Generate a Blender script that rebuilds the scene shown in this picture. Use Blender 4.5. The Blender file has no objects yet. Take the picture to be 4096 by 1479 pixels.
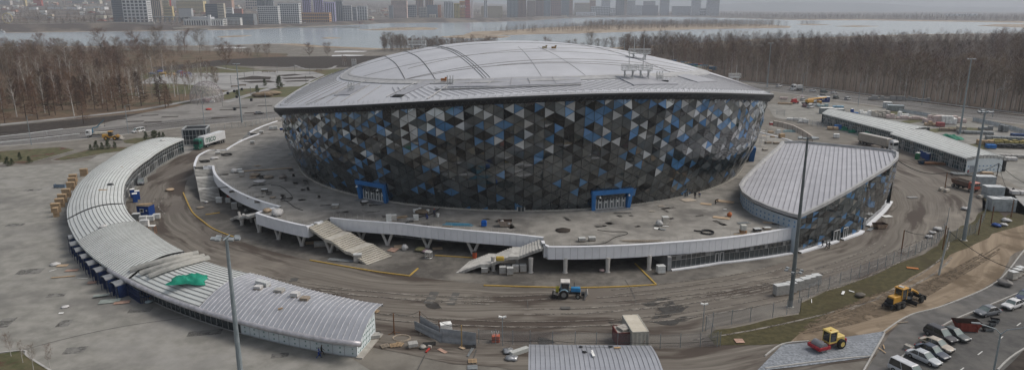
import bpy,bmesh,math,random
import numpy as np
from mathutils import Vector,Matrix
random.seed(7);rng=np.random.default_rng(7)
R_=math.radians;PI=math.pi
# ---------------------------------------------------------------- camera, sky, sun, exposure
F_,H_=2800.0,48.0
PITCH=math.atan((739.5-30)/F_)
sc=bpy.context.scene
cam_d=bpy.data.cameras.new('camera');cam=bpy.data.objects.new('camera',cam_d)
sc.collection.objects.link(cam);sc.camera=cam
cam.location=(0,0,H_);cam.rotation_euler=(PI/2-PITCH,0,0)
cam_d.sensor_width=36;cam_d.lens=36*F_/4096;cam_d.clip_end=30000;cam_d.clip_start=1
SUN_EL,SUN_AZ=50.0,80.0
w=bpy.data.worlds.new('World');sc.world=w;w.use_nodes=True
nt=w.node_tree;bg=nt.nodes['Background']
sky=nt.nodes.new('ShaderNodeTexSky');sky.sky_type='NISHITA';sky.sun_disc=False
sky.sun_elevation=R_(SUN_EL);sky.sun_rotation=R_(SUN_AZ);sky.dust_density=4.0;sky.air_density=1.2;sky.altitude=100
hs=nt.nodes.new('ShaderNodeHueSaturation');hs.inputs['Saturation'].default_value=0.4
nt.links.new(sky.outputs[0],hs.inputs['Color']);nt.links.new(hs.outputs[0],bg.inputs[0])
bg.inputs[1].default_value=0.085
sl=bpy.data.lights.new('sun','SUN');sl.energy=1.0;sl.angle=R_(26);sl.color=(1,.93,.84)
so=bpy.data.objects.new('sun',sl);sc.collection.objects.link(so)
dv=Vector((math.sin(R_(SUN_AZ))*math.cos(R_(SUN_EL)),math.cos(R_(SUN_AZ))*math.cos(R_(SUN_EL)),math.sin(R_(SUN_EL))))
so.rotation_euler=dv.to_track_quat('Z','Y').to_euler()
sc.view_settings.view_transform='Standard';sc.view_settings.look='None'
sc.view_settings.exposure=0.52;sc.view_settings.gamma=1
sc.cycles.max_bounces=6;sc.cycles.volume_bounces=1;sc.cycles.diffuse_bounces=3
sc.cycles.glossy_bounces=3;sc.cycles.transparent_max_bounces=12;sc.cycles.caustics_reflective=False
# ---------------------------------------------------------------- projection: photograph pixel <-> world
cP,sP=math.cos(PITCH),math.sin(PITCH)
def ray(x,y):
 v=(739.5-y)/F_
 return Vector(((x-2048)/F_,cP+v*sP,-sP+v*cP))
def G(x,y,h=0.0):
 d=ray(x,y);t=(h-H_)/d.z
 return Vector((d.x*t,d.y*t,h))
def at_depth(x,y,D):
 d=ray(x,y);t=D/d.y
 return Vector((d.x*t,D,H_+d.z*t))
CX,CY,RR=2.5,211.5,71.5
def pol(r,deg,z=0.0):a=R_(deg);return Vector((CX+r*math.cos(a),CY+r*math.sin(a),z))
def topol(v):return math.hypot(v.x-CX,v.y-CY),math.degrees(math.atan2(v.y-CY,v.x-CX))
# ---------------------------------------------------------------- materials
MATS={}
def mat(name,c1,c2=None,scale=1.0,rough=.8,metal=0.0,bump=0.0,detail=5,space='obj',stretch=(1,1,1),
stain=None,sscale=.05,sth=(.52,.6),stain2=None,s2scale=.02,s2th=(.5,.62),ior=1.5,lo=.38,hi=.62,bscale=None,alpha=1.0,emit=None,srough=None,trans=0,pstain=None,amask=None):
 if name in MATS:return MATS[name]
 m=bpy.data.materials.new(name);m.use_nodes=True;MATS[name]=m
 n=m.node_tree;N,L=n.nodes,n.links;b=N['Principled BSDF']
 if c2 is None:c2=tuple(min(1,v*1.22) for v in c1);c1=tuple(v*.84 for v in c1)
 if space=='obj':
  co=N.new('ShaderNodeTexCoord').outputs['Object']
 else:
  co=N.new('ShaderNodeNewGeometry').outputs['Position']
 base=co
 if space=='polar':
  sub=N.new('ShaderNodeVectorMath');sub.operation='SUBTRACT';sub.inputs[1].default_value=(CX,CY,0);L.new(co,sub.inputs[0])
  sx=N.new('ShaderNodeSeparateXYZ');L.new(sub.outputs[0],sx.inputs[0])
  ln=N.new('ShaderNodeVectorMath');ln.operation='LENGTH';L.new(sub.outputs[0],ln.inputs[0])
  at=N.new('ShaderNodeMath');at.operation='ARCTAN2';L.new(sx.outputs[0],at.inputs[0]);L.new(sx.outputs[1],at.inputs[1])
  ab=N.new('ShaderNodeMath');ab.operation='ABSOLUTE';L.new(at.outputs[0],ab.inputs[0])
  mu=N.new('ShaderNodeMath');mu.operation='MULTIPLY';mu.inputs[1].default_value=100;L.new(ab.outputs[0],mu.inputs[0])
  wn=N.new('ShaderNodeTexNoise');wn.inputs['Scale'].default_value=.03;L.new(co,wn.inputs['Vector'])
  w1=N.new('ShaderNodeMath');w1.operation='MULTIPLY';w1.inputs[1].default_value=9;L.new(wn.outputs[0],w1.inputs[0])
  w2=N.new('ShaderNodeMath');L.new(w1.outputs[0],w2.inputs[0]);L.new(ln.outputs['Value'],w2.inputs[1])
  cb=N.new('ShaderNodeCombineXYZ');L.new(mu.outputs[0],cb.inputs[0]);L.new(w2.outputs[0],cb.inputs[1]);co=cb.outputs[0]
 def noise(sca,src,det=detail,st=(1,1,1),rgh=.6):
  mp=N.new('ShaderNodeMapping');mp.inputs['Scale'].default_value=[sca*s for s in st];L.new(src,mp.inputs[0])
  t=N.new('ShaderNodeTexNoise');t.inputs['Scale'].default_value=1;t.inputs['Detail'].default_value=det;t.inputs['Roughness'].default_value=rgh
  L.new(mp.outputs[0],t.inputs['Vector']);return t.outputs[0]
 def ramp(src,a,bb):
  r=N.new('ShaderNodeMapRange');r.inputs[1].default_value=a;r.inputs[2].default_value=bb;L.new(src,r.inputs[0]);return r.outputs[0]
 def mix(fac,a,bb):
  x=N.new('ShaderNodeMix');x.data_type='RGBA';L.new(fac,x.inputs[0])
  for v,i in((a,6),(bb,7)):
   if isinstance(v,tuple):x.inputs[i].default_value=(*v,1)
   else:L.new(v,x.inputs[i])
  return x.outputs[2]
 nz=noise(scale,co,detail,stretch)
 col=mix(ramp(nz,lo,hi),c1,c2)
 if stain:sf=ramp(noise(sscale,base,7,(1,1,1),.62),*sth);col=mix(sf,col,stain)
 if stain2:col=mix(ramp(noise(s2scale,base,6),*s2th),col,stain2)
 if pstain:col=mix(ramp(noise(1,co,6,(.03,.14,1)),.50,.57),col,pstain)
 L.new(col,b.inputs['Base Color'])
 b.inputs['Roughness'].default_value=rough;b.inputs['Metallic'].default_value=metal;b.inputs['IOR'].default_value=ior
 if stain and srough is not None:
  rr=N.new('ShaderNodeMapRange');rr.inputs[3].default_value=rough;rr.inputs[4].default_value=srough;L.new(sf,rr.inputs[0]);L.new(rr.outputs[0],b.inputs['Roughness'])
 b.inputs['Alpha'].default_value=alpha
 if rough>=.5:b.inputs['Specular IOR Level'].default_value=.2
 if trans:b.inputs['Transmission Weight'].default_value=trans
 if emit:b.inputs['Emission Color'].default_value=(*emit,1);b.inputs['Emission Strength'].default_value=1
 if amask:L.new(ramp(noise(amask[0],base,5),amask[1],amask[2]),b.inputs['Alpha'])
 if bump:
  bp=N.new('ShaderNodeBump');bp.inputs['Strength'].default_value=1;bp.inputs['Distance'].default_value=bump
  L.new(noise(bscale or scale*3,co,4,stretch),bp.inputs['Height']);L.new(bp.outputs[0],b.inputs['Normal'])
 return m
g_=lambda v:(v,v,v)
# ---------------------------------------------------------------- mesh builder
class MB:
 def __init__(s):s.v=[];s.f=[];s.m=[];s.mi=0;s.T=Matrix.Identity(4)
 def tr(s,loc=(0,0,0),rz=0,sc_=1,rx=0,ry=0):
  s.T=Matrix.Translation(loc)@Matrix.Rotation(rz,4,'Z')@Matrix.Rotation(ry,4,'Y')@Matrix.Rotation(rx,4,'X')@Matrix.Scale(sc_,4);return s
 def add(s,vs,fs):
  k=len(s.v);s.v+=[tuple(s.T@Vector(p)) for p in vs];s.f+=[tuple(i+k for i in f) for f in fs];s.m+=[s.mi]*len(fs);return s
 def box(s,c,d,rz=0,rx=0,ry=0,taper=1.0,shift=(0,0)):
  x,y,z=d[0]/2,d[1]/2,d[2]/2;t=taper
  vs=[(-x,-y,-z),(x,-y,-z),(x,y,-z),(-x,y,-z),(-x*t+shift[0],-y*t+shift[1],z),(x*t+shift[0],-y*t+shift[1],z),(x*t+shift[0],y*t+shift[1],z),(-x*t+shift[0],y*t+shift[1],z)]
  if rz or rx or ry:
   Mx=Matrix.Rotation(rz,3,'Z')@Matrix.Rotation(ry,3,'Y')@Matrix.Rotation(rx,3,'X');vs=[Mx@Vector(p) for p in vs]
  return s.add([(p[0]+c[0],p[1]+c[1],p[2]+c[2]) for p in vs],[(3,2,1,0),(4,5,6,7),(0,1,5,4),(1,2,6,5),(2,3,7,6),(3,0,4,7)])
 def quad(s,a,b,c,d):return s.add([a,b,c,d],[(0,1,2,3)])
 def ngon(s,pts):return s.add(pts,[tuple(range(len(pts)))])
 def prism(s,pts,z0,z1):
  n=len(pts);vs=[(p[0],p[1],z0) for p in pts]+[(p[0],p[1],z1) for p in pts]
  return s.add(vs,[tuple(range(n-1,-1,-1)),tuple(range(n,2*n))]+[(i,(i+1)%n,(i+1)%n+n,i+n) for i in range(n)])
 def side(s,prof,y0,y1):
  n=len(prof);vs=[(p[0],y0,p[1]) for p in prof]+[(p[0],y1,p[1]) for p in prof]
  return s.add(vs,[tuple(range(n)),tuple(range(2*n-1,n-1,-1))]+[((i+1)%n,i,i+n,(i+1)%n+n) for i in range(n)])
 def tube(s,path,r,n=6,cap=True):
  P=[Vector(p) for p in path];rs=r if isinstance(r,(list,tuple)) else[r]*len(P);vs=[];fs=[]
  for i,p in enumerate(P):
   d=(P[min(i+1,len(P)-1)]-P[max(i-1,0)]);d=d.normalized() if d.length>1e-9 else Vector((0,0,1))
   u=d.cross(Vector((0,0,1)) if abs(d.z)<.9 else Vector((1,0,0))).normalized();v=d.cross(u)
   for k in range(n):a=2*PI*k/n;vs.append(p+rs[i]*(math.cos(a)*u+math.sin(a)*v))
  for i in range(len(P)-1):
   for k in range(n):fs.append((i*n+k,i*n+(k+1)%n,(i+1)*n+(k+1)%n,(i+1)*n+k))
  if cap:fs.append(tuple(range(n-1,-1,-1)));fs.append(tuple(range((len(P)-1)*n,len(P)*n)))
  return s.add(vs,fs)
 def cyl(s,c,r,h,axis='z',n=16,r2=None):
  c=Vector(c);a={'x':Vector((1,0,0)),'y':Vector((0,1,0)),'z':Vector((0,0,1))}[axis]
  return s.tube([c-a*h/2,c+a*h/2],[r,r if r2 is None else r2],n)
 def ball(s,c,r,sx=1,sy=1,sz=1,n=8,jit=0):
  vs=[];fs=[]
  for i in range(n//2+1):
   t=PI*i/(n//2)
   for k in range(n):
    a=2*PI*k/n;q=1+random.uniform(-jit,jit)
    vs.append((c[0]+r*sx*q*math.sin(t)*math.cos(a),c[1]+r*sy*q*math.sin(t)*math.sin(a),c[2]+r*sz*q*math.cos(t)))
  for i in range(n//2):
   for k in range(n):fs.append((i*n+k,(i+1)*n+k,(i+1)*n+(k+1)%n,i*n+(k+1)%n))
  return s.add(vs,fs)
 def strip(s,rows,closed=False):
  n=len(rows[0]);vs=[p for r in rows for p in r];fs=[]
  for i in range(len(rows)-1):
   for k in range(n if closed else n-1):fs.append((i*n+k,i*n+(k+1)%n,(i+1)*n+(k+1)%n,(i+1)*n+k))
  return s.add(vs,fs)
 def build(s,name,mats,parent=None,bevel=0,smooth=False,link=True,seg=1):
  me=bpy.data.meshes.new(name);me.from_pydata(s.v,[],s.f)
  for m in(mats if isinstance(mats,(list,tuple)) else[mats]):me.materials.append(m)
  if any(s.m):me.polygons.foreach_set('material_index',s.m)
  if bevel:
   bm=bmesh.new();bm.from_mesh(me);bmesh.ops.remove_doubles(bm,verts=bm.verts,dist=1e-5)
   bm.normal_update();e=[x for x in bm.edges if len(x.link_faces)==2 and x.calc_face_angle(0)>.5]
   bmesh.ops.bevel(bm,geom=e,offset=bevel,segments=seg,affect='EDGES',profile=.5,clamp_overlap=True);bm.to_mesh(me);bm.free()
  if smooth:me.polygons.foreach_set('use_smooth',[True]*len(me.polygons))
  me.update();o=bpy.data.objects.new(name,me);sc.collection.objects.link(o)
  if parent:
   o.parent=parent
   if not getattr(s,'local',False):
    q=parent;W_=q.matrix_basis.copy()
    while q.parent:q=q.parent;W_=q.matrix_basis@W_
    me.transform(W_.inverted())
  return o
 def lb(s,name,mats,parent,**k):s.local=True;return s.build(name,mats,parent,**k)
def tag(o,label,cat,group=None,kind=None):
 if label:o['label']=label
 if cat:o['category']=cat
 if group:o['group']=group
 if kind:o['kind']=kind
 return o
def thing(name,label,cat,loc=(0,0,0),rz=0,group=None):
 o=bpy.data.objects.new(name,None);sc.collection.objects.link(o);o.location=loc;o.rotation_euler=(0,0,rz)
 return tag(o,label,cat,group)
KIDS={}
def kids(o):return[c for c in bpy.data.objects if c.parent==o]
def dup(root,loc,rz=0,label=None,group=None,s=None,deep=None):
 ks=deep if deep is not None else[(c,kids(c)) for c in kids(root)]
 r=root.copy();sc.collection.objects.link(r);r.location=loc;r.rotation_euler=(0,0,rz)
 if s:r.scale=(s,s,s) if not isinstance(s,(tuple,list)) else s
 if label:r['label']=label
 if group:r['group']=group
 for c,gs in ks:
  q=c.copy();sc.collection.objects.link(q);q.parent=r
  for g in gs:
   d=g.copy();sc.collection.objects.link(d);d.parent=q
 return r
def struct(o):o['kind']='structure';return o
def jag(pts,step=6,amp=.5,closed=True):
 out=[];n=len(pts)
 for i in range(n if closed else n-1):
  a,b=Vector(pts[i]),Vector(pts[(i+1)%n]);L=(b-a).length;k=max(1,int(L/step))
  for j in range(k):
   p=a.lerp(b,j/k)
   if j:p+=Vector((random.uniform(-amp,amp),random.uniform(-amp,amp),0))
   out.append(p)
 return out
def patch(name,px,z,m,step=6,amp=.4,kind='structure',world=False):
 pts=[Vector((p[0],p[1],z)) if world else G(p[0],p[1],z) for p in px]
 if step:pts=jag(pts,step,amp)
 o=MB().ngon([tuple(p) for p in pts]).build(name,m)
 me=o.data;
 if me.polygons[0].normal.z<0:me.flip_normals()
 if kind:o['kind']=kind
 return o
def smooth_px(px,h,n=4):
 P=[G(p[0],p[1],h if len(p)<3 else p[2]) for p in px];out=[]
 for i in range(len(P)-1):
  p0,p1,p2,p3=P[max(i-1,0)],P[i],P[i+1],P[min(i+2,len(P)-1)]
  for k in range(n):
   t=k/n;out.append(.5*((2*p1)+(p2-p0)*t+(2*p0-5*p1+4*p2-p3)*t*t+(3*p1-p0-3*p2+p3)*t**3))
 return out+[P[-1]]
def line_strip(mb,path,wdt,z=None):
 P=[Vector(p) for p in path];L=[];Rr=[]
 for i,p in enumerate(P):
  d=(P[min(i+1,len(P)-1)]-P[max(i-1,0)]);d.z=0;d.normalize();nrm=Vector((-d.y,d.x,0))*wdt/2
  zz=p.z if z is None else z
  L.append((p.x+nrm.x,p.y+nrm.y,zz));Rr.append((p.x-nrm.x,p.y-nrm.y,zz))
 mb.strip([Rr,L]);return mb
 # ---------------------------------------------------------------- ground, river, far bank
M_paving=mat('paving_grey',(.20,.195,.175),(.28,.27,.245),scale=.35,rough=.85,space='world',stain=(.15,.145,.135),sscale=.06,sth=(.5,.66),stain2=(.31,.30,.285),s2scale=.035,s2th=(.52,.7),bump=.01)
M_dirt=mat('dirt_apron',(.145,.133,.115),(.205,.19,.165),scale=.25,rough=.9,space='world',stain=(.115,.10,.085),sscale=.07,sth=(.52,.68),stain2=(.27,.25,.22),s2scale=.05,s2th=(.54,.7),bump=.02)
M_road=mat('muddy_asphalt',(.085,.074,.062),(.235,.212,.182),scale=.9,detail=8,rough=.85,space='polar',stretch=(.03,1.5,1),pstain=(.075,.06,.05),stain=(.14,.122,.105),sscale=.05,sth=(.5,.62),stain2=(.25,.225,.19),s2scale=.03,s2th=(.55,.68),lo=.3,hi=.7)
M_asph=mat('asphalt',(.095,.092,.088),(.135,.13,.125),scale=.5,rough=.85,space='world',stain=(.17,.16,.145),sscale=.09,sth=(.52,.7))
M_asphd=mat('asphalt_dark',(.07,.068,.066),(.10,.097,.092),scale=.6,rough=.8,space='world',stain=(.13,.125,.115),sscale=.11,sth=(.52,.7))
M_hway=mat('highway_asphalt',(.13,.125,.12),(.17,.163,.155),scale=.4,rough=.85,space='world',stain=(.105,.098,.09),sscale=.05)
M_turf=mat('brown_turf',(.055,.05,.024),(.09,.078,.038),scale=1.1,rough=.95,space='world',stain=(.06,.05,.026),sscale=.12,bump=.06)
M_grass=mat('park_grass',(.075,.085,.04),(.13,.12,.065),scale=.3,rough=.95,space='world',stain=(.12,.09,.055),sscale=.05)
M_litter=mat('leaf_litter',(.10,.072,.048),(.17,.12,.08),scale=.5,rough=.95,space='world',stain=(.075,.07,.04),sscale=.04,bump=.05)
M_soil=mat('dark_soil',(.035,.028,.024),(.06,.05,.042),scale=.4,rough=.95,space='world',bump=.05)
M_track=mat('dirt_track',(.19,.145,.10),(.29,.23,.165),scale=.5,rough=.95,space='polar',stretch=(.05,1.4,1),stain=(.14,.105,.07),sscale=.08,bump=.03)
M_gravel=mat('gravel',(.15,.165,.185),(.31,.33,.355),scale=2.6,rough=.9,space='world',lo=.36,hi=.64,bump=.03,stain=(.2,.215,.235),sscale=.1)
M_sand=mat('river_sand',(.26,.205,.15),(.36,.295,.22),scale=.03,rough=.95,space='world',stain=(.20,.15,.10),sscale=.02)
M_water=mat('river_water',(.24,.285,.32),(.28,.32,.35),scale=.004,rough=.19,space='world',stretch=(.3,1,1),bump=.0025,bscale=.12)
M_conc=mat('concrete',(.33,.31,.28),(.42,.40,.36),scale=.8,rough=.85,bump=.005)
M_kerb=mat('kerb_stone',(.34,.33,.31),(.42,.41,.39),scale=1,rough=.85)
M_path=mat('park_paving',(.27,.265,.26),(.34,.335,.325),scale=.2,rough=.85,space='world',stain=(.22,.215,.21),sscale=.05)
shore=[(-6000,-60),(-900,186),(0,188),(500,186),(900,184),(1060,178),(1180,176),(1300,186),(1530,196),(1800,190),(2200,186),(2450,192),(2700,180),(3000,160),(3300,152),(3430,146),(3650,139),(3950,136),(4300,132)]
SH=[G(x,y,-3.0) for x,y in shore[1:]];SH.insert(0,Vector((-1500,900,-3)));SH.append(Vector((2600,1500,-3)))
ground=MB().ngon([(-1500,-300,0),(2600,-300,0)]+[(p.x,p.y-70,0) for p in reversed(SH)]).build('ground',M_dirt);struct(ground)
if ground.data.polygons[0].normal.z<0:ground.data.flip_normals()
sl_=MB();sl_.strip([[(p.x,p.y-70,0) for p in SH],[(p.x,p.y-45,-.6) for p in SH],[(p.x,p.y-20,-1.6) for p in SH],[(p.x,p.y+12,-3.3) for p in SH]])
o=sl_.build('river_bank',M_sand);struct(o);[o.data.flip_normals() if o.data.polygons[0].normal.z<0 else None]
wt=MB().ngon([(-9000,300,-3),(14000,300,-3),(14000,13000,-3),(-9000,13000,-3)]).build('water',M_water);struct(wt)
FS=[(-1500,140),(-400,135),(0,132),(300,128),(600,125),(1000,118),(1130,112),(1420,100),(1540,93),(1900,90),(2100,84),(2300,72),(2700,68),(3180,82),(3450,82),(3700,86),(4096,92),(4800,92)]
FW=[G(x,y,-3.0) for x,y in FS]
fsx=np.array([p.x/p.y for p in FW]);fsd=np.array([p.y for p in FW])
KX=np.array([-1.5,-.35,-.15,0.05,.2,.4,1.0]);KV=np.array([1,1,.75,.3,.12,.02,.01])
def far_z(X,Y):
 s=X/Y;t=Y-np.interp(s,fsx,fsd)
 if t<0:return-3.6
 a=min(1,t/60);bank=np.interp(s,[-1,-.55,-.45,-.2,-.1,.05,.15,.5],[17,16,7,9,13,10,5,2])
 return float(-3.2+bank*a*a*(3-2*a)+.033*max(0,t-180)*np.interp(s,KX,KV)+1.2*math.sin(X*.013)*a)
M_far=mat('far_bank_land',(.10,.085,.065),(.17,.14,.11),scale=.012,rough=.95,space='world',stain=(.07,.055,.045),sscale=.01,sth=(.45,.55))
rows=[];sl_n=np.linspace(-.95,1.05,90)
for t in[-15,0,25,60,95,130,200,320,500,800,1200,1800,2600,3600,5200]:
 rows.append([(s*(np.interp(s,fsx,fsd)+t),np.interp(s,fsx,fsd)+t,far_z(s*(np.interp(s,fsx,fsd)+t),np.interp(s,fsx,fsd)+t) if t>=0 else-3.6) for s in sl_n])
o=MB().strip(rows).build('far_bank',M_far,smooth=True);struct(o);[o.data.flip_normals() if o.data.polygons[0].normal.z<0 else None]
M_hill=mat('far_hills',(.08,.085,.075),(.11,.11,.10),scale=.002,rough=1,space='world')
hr=[]
for k,(D,f) in enumerate([(8200,0),(8500,.55),(8900,1),(9400,.8),(9900,.2)]):
 hr.append([(s*D,D,-5+f*(60+55*math.exp(-((s-.38)/.16)**2)+60*math.exp(-((s+.5)/.4)**2)+10*math.sin(s*17)+6*math.sin(s*41))) for s in np.linspace(-1,1.1,80)])
o=MB().strip(hr).build('hills',M_hill,smooth=True);struct(o)
o=MB().strip([[(s*np.interp(s,fsx,fsd)*f,np.interp(s,fsx,fsd)*f,z) for s in sl_n] for f,z in((.992,-3.4),(1.0,-2.7),(1.012,-1.4),(1.022,.6))]).build('far_shore_sand',M_sand,smooth=True);struct(o)
def island(name,px,z=-2.4,m=M_sand):
 pts=[G(x,y,-3) for x,y in px];c=sum(pts,Vector())/len(pts)
 P=jag(pts,18,3);mb=MB()
 mb.strip([[(p.x,p.y,-3.3) for p in P]+[(P[0].x,P[0].y,-3.3)],[(c.x+(p.x-c.x)*.93,c.y+(p.y-c.y)*.93,z) for p in P]+[(c.x+(P[0].x-c.x)*.93,c.y+(P[0].y-c.y)*.93,z)]])
 mb.ngon([(c.x+(p.x-c.x)*.93,c.y+(p.y-c.y)*.93,z) for p in P]);o=mb.build(name,m);struct(o)
 if o.data.polygons[-1].normal.z<0:o.data.flip_normals()
 return o
island('sandy_island',[(1870,128),(1990,124),(2150,112),(2400,100),(2800,95),(3080,98),(3180,106),(3172,112),(3000,115),(2800,118),(2500,129),(2300,136),(2100,139),(1980,143),(1830,143)])
island('sand_bar',[(1420,121),(1480,119),(1560,112),(1700,110),(1760,114),(1740,120),(1560,123)])
island('sand_bar',[(1284,154),(1310,151),(1365,153),(1310,156)]);island('sand_bar',[(865,149),(940,144),(1010,143),(960,148),(880,151)])
island('sand_bar',[(3340,106),(3420,103),(3520,106),(3420,109)]);island('sand_bar',[(3180,99),(3230,96),(3330,101),(3250,102)])
island('sand_bar',[(3900,104),(3980,98),(4150,98),(4300,108),(4096,112)])
island('sand_bar',[(1750,150),(1850,141),(2050,146),(2010,152),(1850,155)])
patch('left_plaza',[(-1200,1700),(-1200,900),(-300,700),(0,668),(350,645),(430,600),(520,585),(640,552),(740,545),(800,600),(560,780),(560,860),(900,1060),(1500,1230),(1500,1330),(1390,1420),(1660,1600),(1500,1900),(-500,1900)],.02,M_paving,8,.2)
interp_t=lambda d:float(np.interp(d,[-175,-150,-120,-100,-85,-70,-36],[104,104,109,116,120,121,119]))
rd=MB();ths=list(range(-200,21,3))
ri=lambda d:60
rows=[[tuple(pol(np.interp(d,[-200,-150,-110,-60,-40,20],[60]*6),d,.05)) for d in ths],[tuple(pol(np.interp(d,[-200,-170,-150,-120,-100,-85,-70,-55,-40,-20,0,20],[118,108,108,113,121,128,131,130,128,132,140,150])+.6*math.sin(d*.9),d,.05)) for d in ths]]
rd.strip(rows);o=rd.build('ring_road',M_road);struct(o);[o.data.flip_normals() if o.data.polygons[0].normal.z<0 else None]
mb=MB();ths=list(range(-196,-52,3));mb.strip([[tuple(pol(62,d,.07)) for d in ths],[tuple(pol(np.interp(d,[-196,-180,-161,-148,-137,-117,-103,-85,-76,-53],[101,99,95,93.6,93,92.2,93,96.5,97.6,97.5]),d,.07)) for d in ths]])
o=mb.build('podium_apron',mat('apron_asphalt',(.10,.093,.083),(.155,.143,.127),scale=.5,rough=.85,space='world',stain=(.085,.078,.07),sscale=.08,stain2=(.22,.205,.18),s2scale=.06));struct(o);[o.data.flip_normals() if o.data.polygons[0].normal.z<0 else None]
def road(name,px,wd,z,m,lines=None,h=0):
 P=smooth_px(px,0,6);o=line_strip(MB(),P,wd,z).build(name,m);struct(o)
 if o.data.polygons[0].normal.z<0:o.data.flip_normals()
 return P
HL=road('highway',[(-900,610),(0,560),(380,527),(700,490),(1000,462),(1250,430),(1600,395)],30,.03,M_hway)
HR=road('highway',[(2400,322),(2800,335),(3072,352),(3300,378),(3500,405),(3800,445),(4096,478),(4700,550)],33,.03,M_hway)
def stripe(name,P,off,wd,z,m):
 Q=[]
 for i,p in enumerate(P):
  d=(P[min(i+1,len(P)-1)]-P[max(i-1,0)]).normalized();Q.append(Vector((p.x-d.y*off,p.y+d.x*off,z)))
 mb=line_strip(MB(),Q,wd,z);o=mb.build(name,m);struct(o)
 if o.data.polygons[0].normal.z<0:o.data.flip_normals()
 return Q
for P in(HL,HR):
 stripe('road_verge',P,0,2.0,.045,M_soil)
 for off in(-15.5,15.5):stripe('road_edge',P,off,1.2,.05,M_conc)
 for off in(-14,14,1.5,-1.5,7.5,-7.5):stripe('lane_line',P,off,.16,.055,mat('road_paint',(.5,.5,.48),(.6,.6,.57),rough=.7))
patch('grove_floor',[(-900,540),(-900,260),(-200,215),(500,200),(900,205),(1150,215),(1150,245),(760,262),(900,330),(880,365),(700,432),(560,452),(0,500)],.02,M_litter,10,1)
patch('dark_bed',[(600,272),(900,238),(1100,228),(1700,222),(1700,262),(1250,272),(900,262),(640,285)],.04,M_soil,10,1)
patch('park_lawn',[(560,300),(880,258),(1100,285),(1400,275),(1500,300),(1150,420),(880,410),(880,392),(640,362)],.03,M_grass,8,.6)
patch('park_plaza',[(600,310),(700,292),(940,292),(1030,285),(1250,286),(1300,300),(1200,345),(980,355),(900,362),(820,345),(700,335),(560,335)],.06,M_path,8,.2)
for pts in([(945,315),(1010,304),(1085,308),(1080,318),(950,320)],[(960,326),(1075,322),(1110,330),(1000,332)],[(1100,302),(1180,296),(1210,300),(1140,306)],[(1120,312),(1250,306),(1270,314),(1140,318)],[(1130,324),(1240,320),(1230,326),(1150,328)]):
 patch('planting_bed',pts,.09,M_soil,4,.2)
patch('planting_bed',[(1195,262),(1260,254),(1330,262),(1310,274),(1220,274)],.09,M_soil,4,.3)
for px,wd in(([(870,385),(960,352),(1020,343)],4),([(900,410),(1000,380),(1120,345),(1250,330)],5),([(0,500),(300,470),(560,440),(740,408),(870,385)],4.5),([(860,268),(960,282),(1100,276),(1200,266)],3),([(1180,262),(1220,276),(1310,278),(1345,264)],2.5),([(0,262),(200,262),(360,262)],5)):
 P=smooth_px(px,0,5);o=line_strip(MB(),P,wd,.12).build('footpath',M_path);struct(o);[o.data.flip_normals() if o.data.polygons[0].normal.z<0 else None]
patch('soil_slope',[(-400,540),(0,505),(300,478),(620,447),(600,452),(430,488),(380,500),(0,545),(-400,580)],.05,M_soil,6,.5)
patch('car_park',[(430,490),(560,455),(740,420),(870,400),(1150,388),(1250,400),(1180,440),(700,478),(390,515)],.06,mat('car_park_asphalt',(.20,.19,.178),(.25,.24,.225),scale=.3,rough=.85,space='world',stain=(.16,.152,.142),sscale=.05),8,.2)
bedpx=[(470,478),(540,487),(600,462),(680,468),(612,489),(910,440),(960,432),(1010,452),(1060,424),(880,472)]
for x,y in bedpx:
 c=G(x,y);MB().box((c.x,c.y,.1),(7,2.6,.06),rz=.25).build('kerb_bed',M_soil)['kind']='structure'
M_lawnd=mat('dry_lawn',(.07,.075,.035),(.12,.105,.06),scale=.5,rough=.95,space='world',stain=(.10,.045,.035),sscale=.15,sth=(.55,.62),bump=.04)
patch('lawn',[(-900,760),(-300,690),(0,648),(110,655),(300,600),(240,588),(0,605),(-900,680)],.06,M_lawnd,6,.5)
patch('lawn',[(210,640),(330,605),(400,590),(510,588),(505,600),(430,612),(260,640)],.06,M_lawnd,6,.4)
patch('lawn',[(492,562),(540,552),(680,548),(740,556),(700,572),(560,576),(500,572)],.06,M_lawnd,6,.3)
patch('lawn',[(-200,1440),(80,1402),(110,1425),(215,1490),(200,1600),(-300,1600)],.06,M_lawnd,4,.2)
for px in([(430,612),(262,643),(205,642)],[(110,655),(300,602)],[(-200,1440),(80,1402),(110,1425),(215,1490)],[(495,575),(560,580),(700,575),(745,560)]):
 line_strip(MB(),smooth_px(px,0,4),.3,.14).build('kerb',M_kerb)['kind']='structure'
patch('turf_slope',[(2832,1342),(2860,1318),(3000,1296),(3195,1256),(3206,1210),(3275,1178),(3405,1131),(3545,1077),(3665,1027),(3750,982),(3796,930),(3900,880),(3960,800),(3930,790),(4020,870),(4060,850),(4100,860),(4096,900),(4000,930),(3900,980),(3830,1010),(3700,1080),(3560,1160),(3380,1230),(3250,1310),(3160,1372),(3020,1378),(2860,1378)],.09,M_turf,3,.35)
patch('dirt_track',[(3150,1375),(3250,1300),(3380,1228),(3560,1158),(3750,1050),(3830,1005),(3900,975),(4000,925),(4150,880),(4250,930),(4060,1010),(3990,1120),(3880,1180),(3640,1260),(3540,1335),(3300,1360),(3170,1370)],.10,M_track,3,.3)
patch('gravel_pad',[(3030,1478),(3130,1376),(3240,1366),(3540,1322),(3535,1345),(3490,1425),(3340,1445),(3080,1476),(3000,1500)],.12,M_gravel,4,.1)
patch('asphalt_path',[(3440,1520),(3560,1330),(3640,1262),(3780,1222),(3980,1135),(4090,1020),(4300,900),(4400,1000),(4180,1130),(3960,1218),(3790,1290),(3680,1370),(3600,1430),(3560,1520)],.08,M_asph,6,.1)
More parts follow.
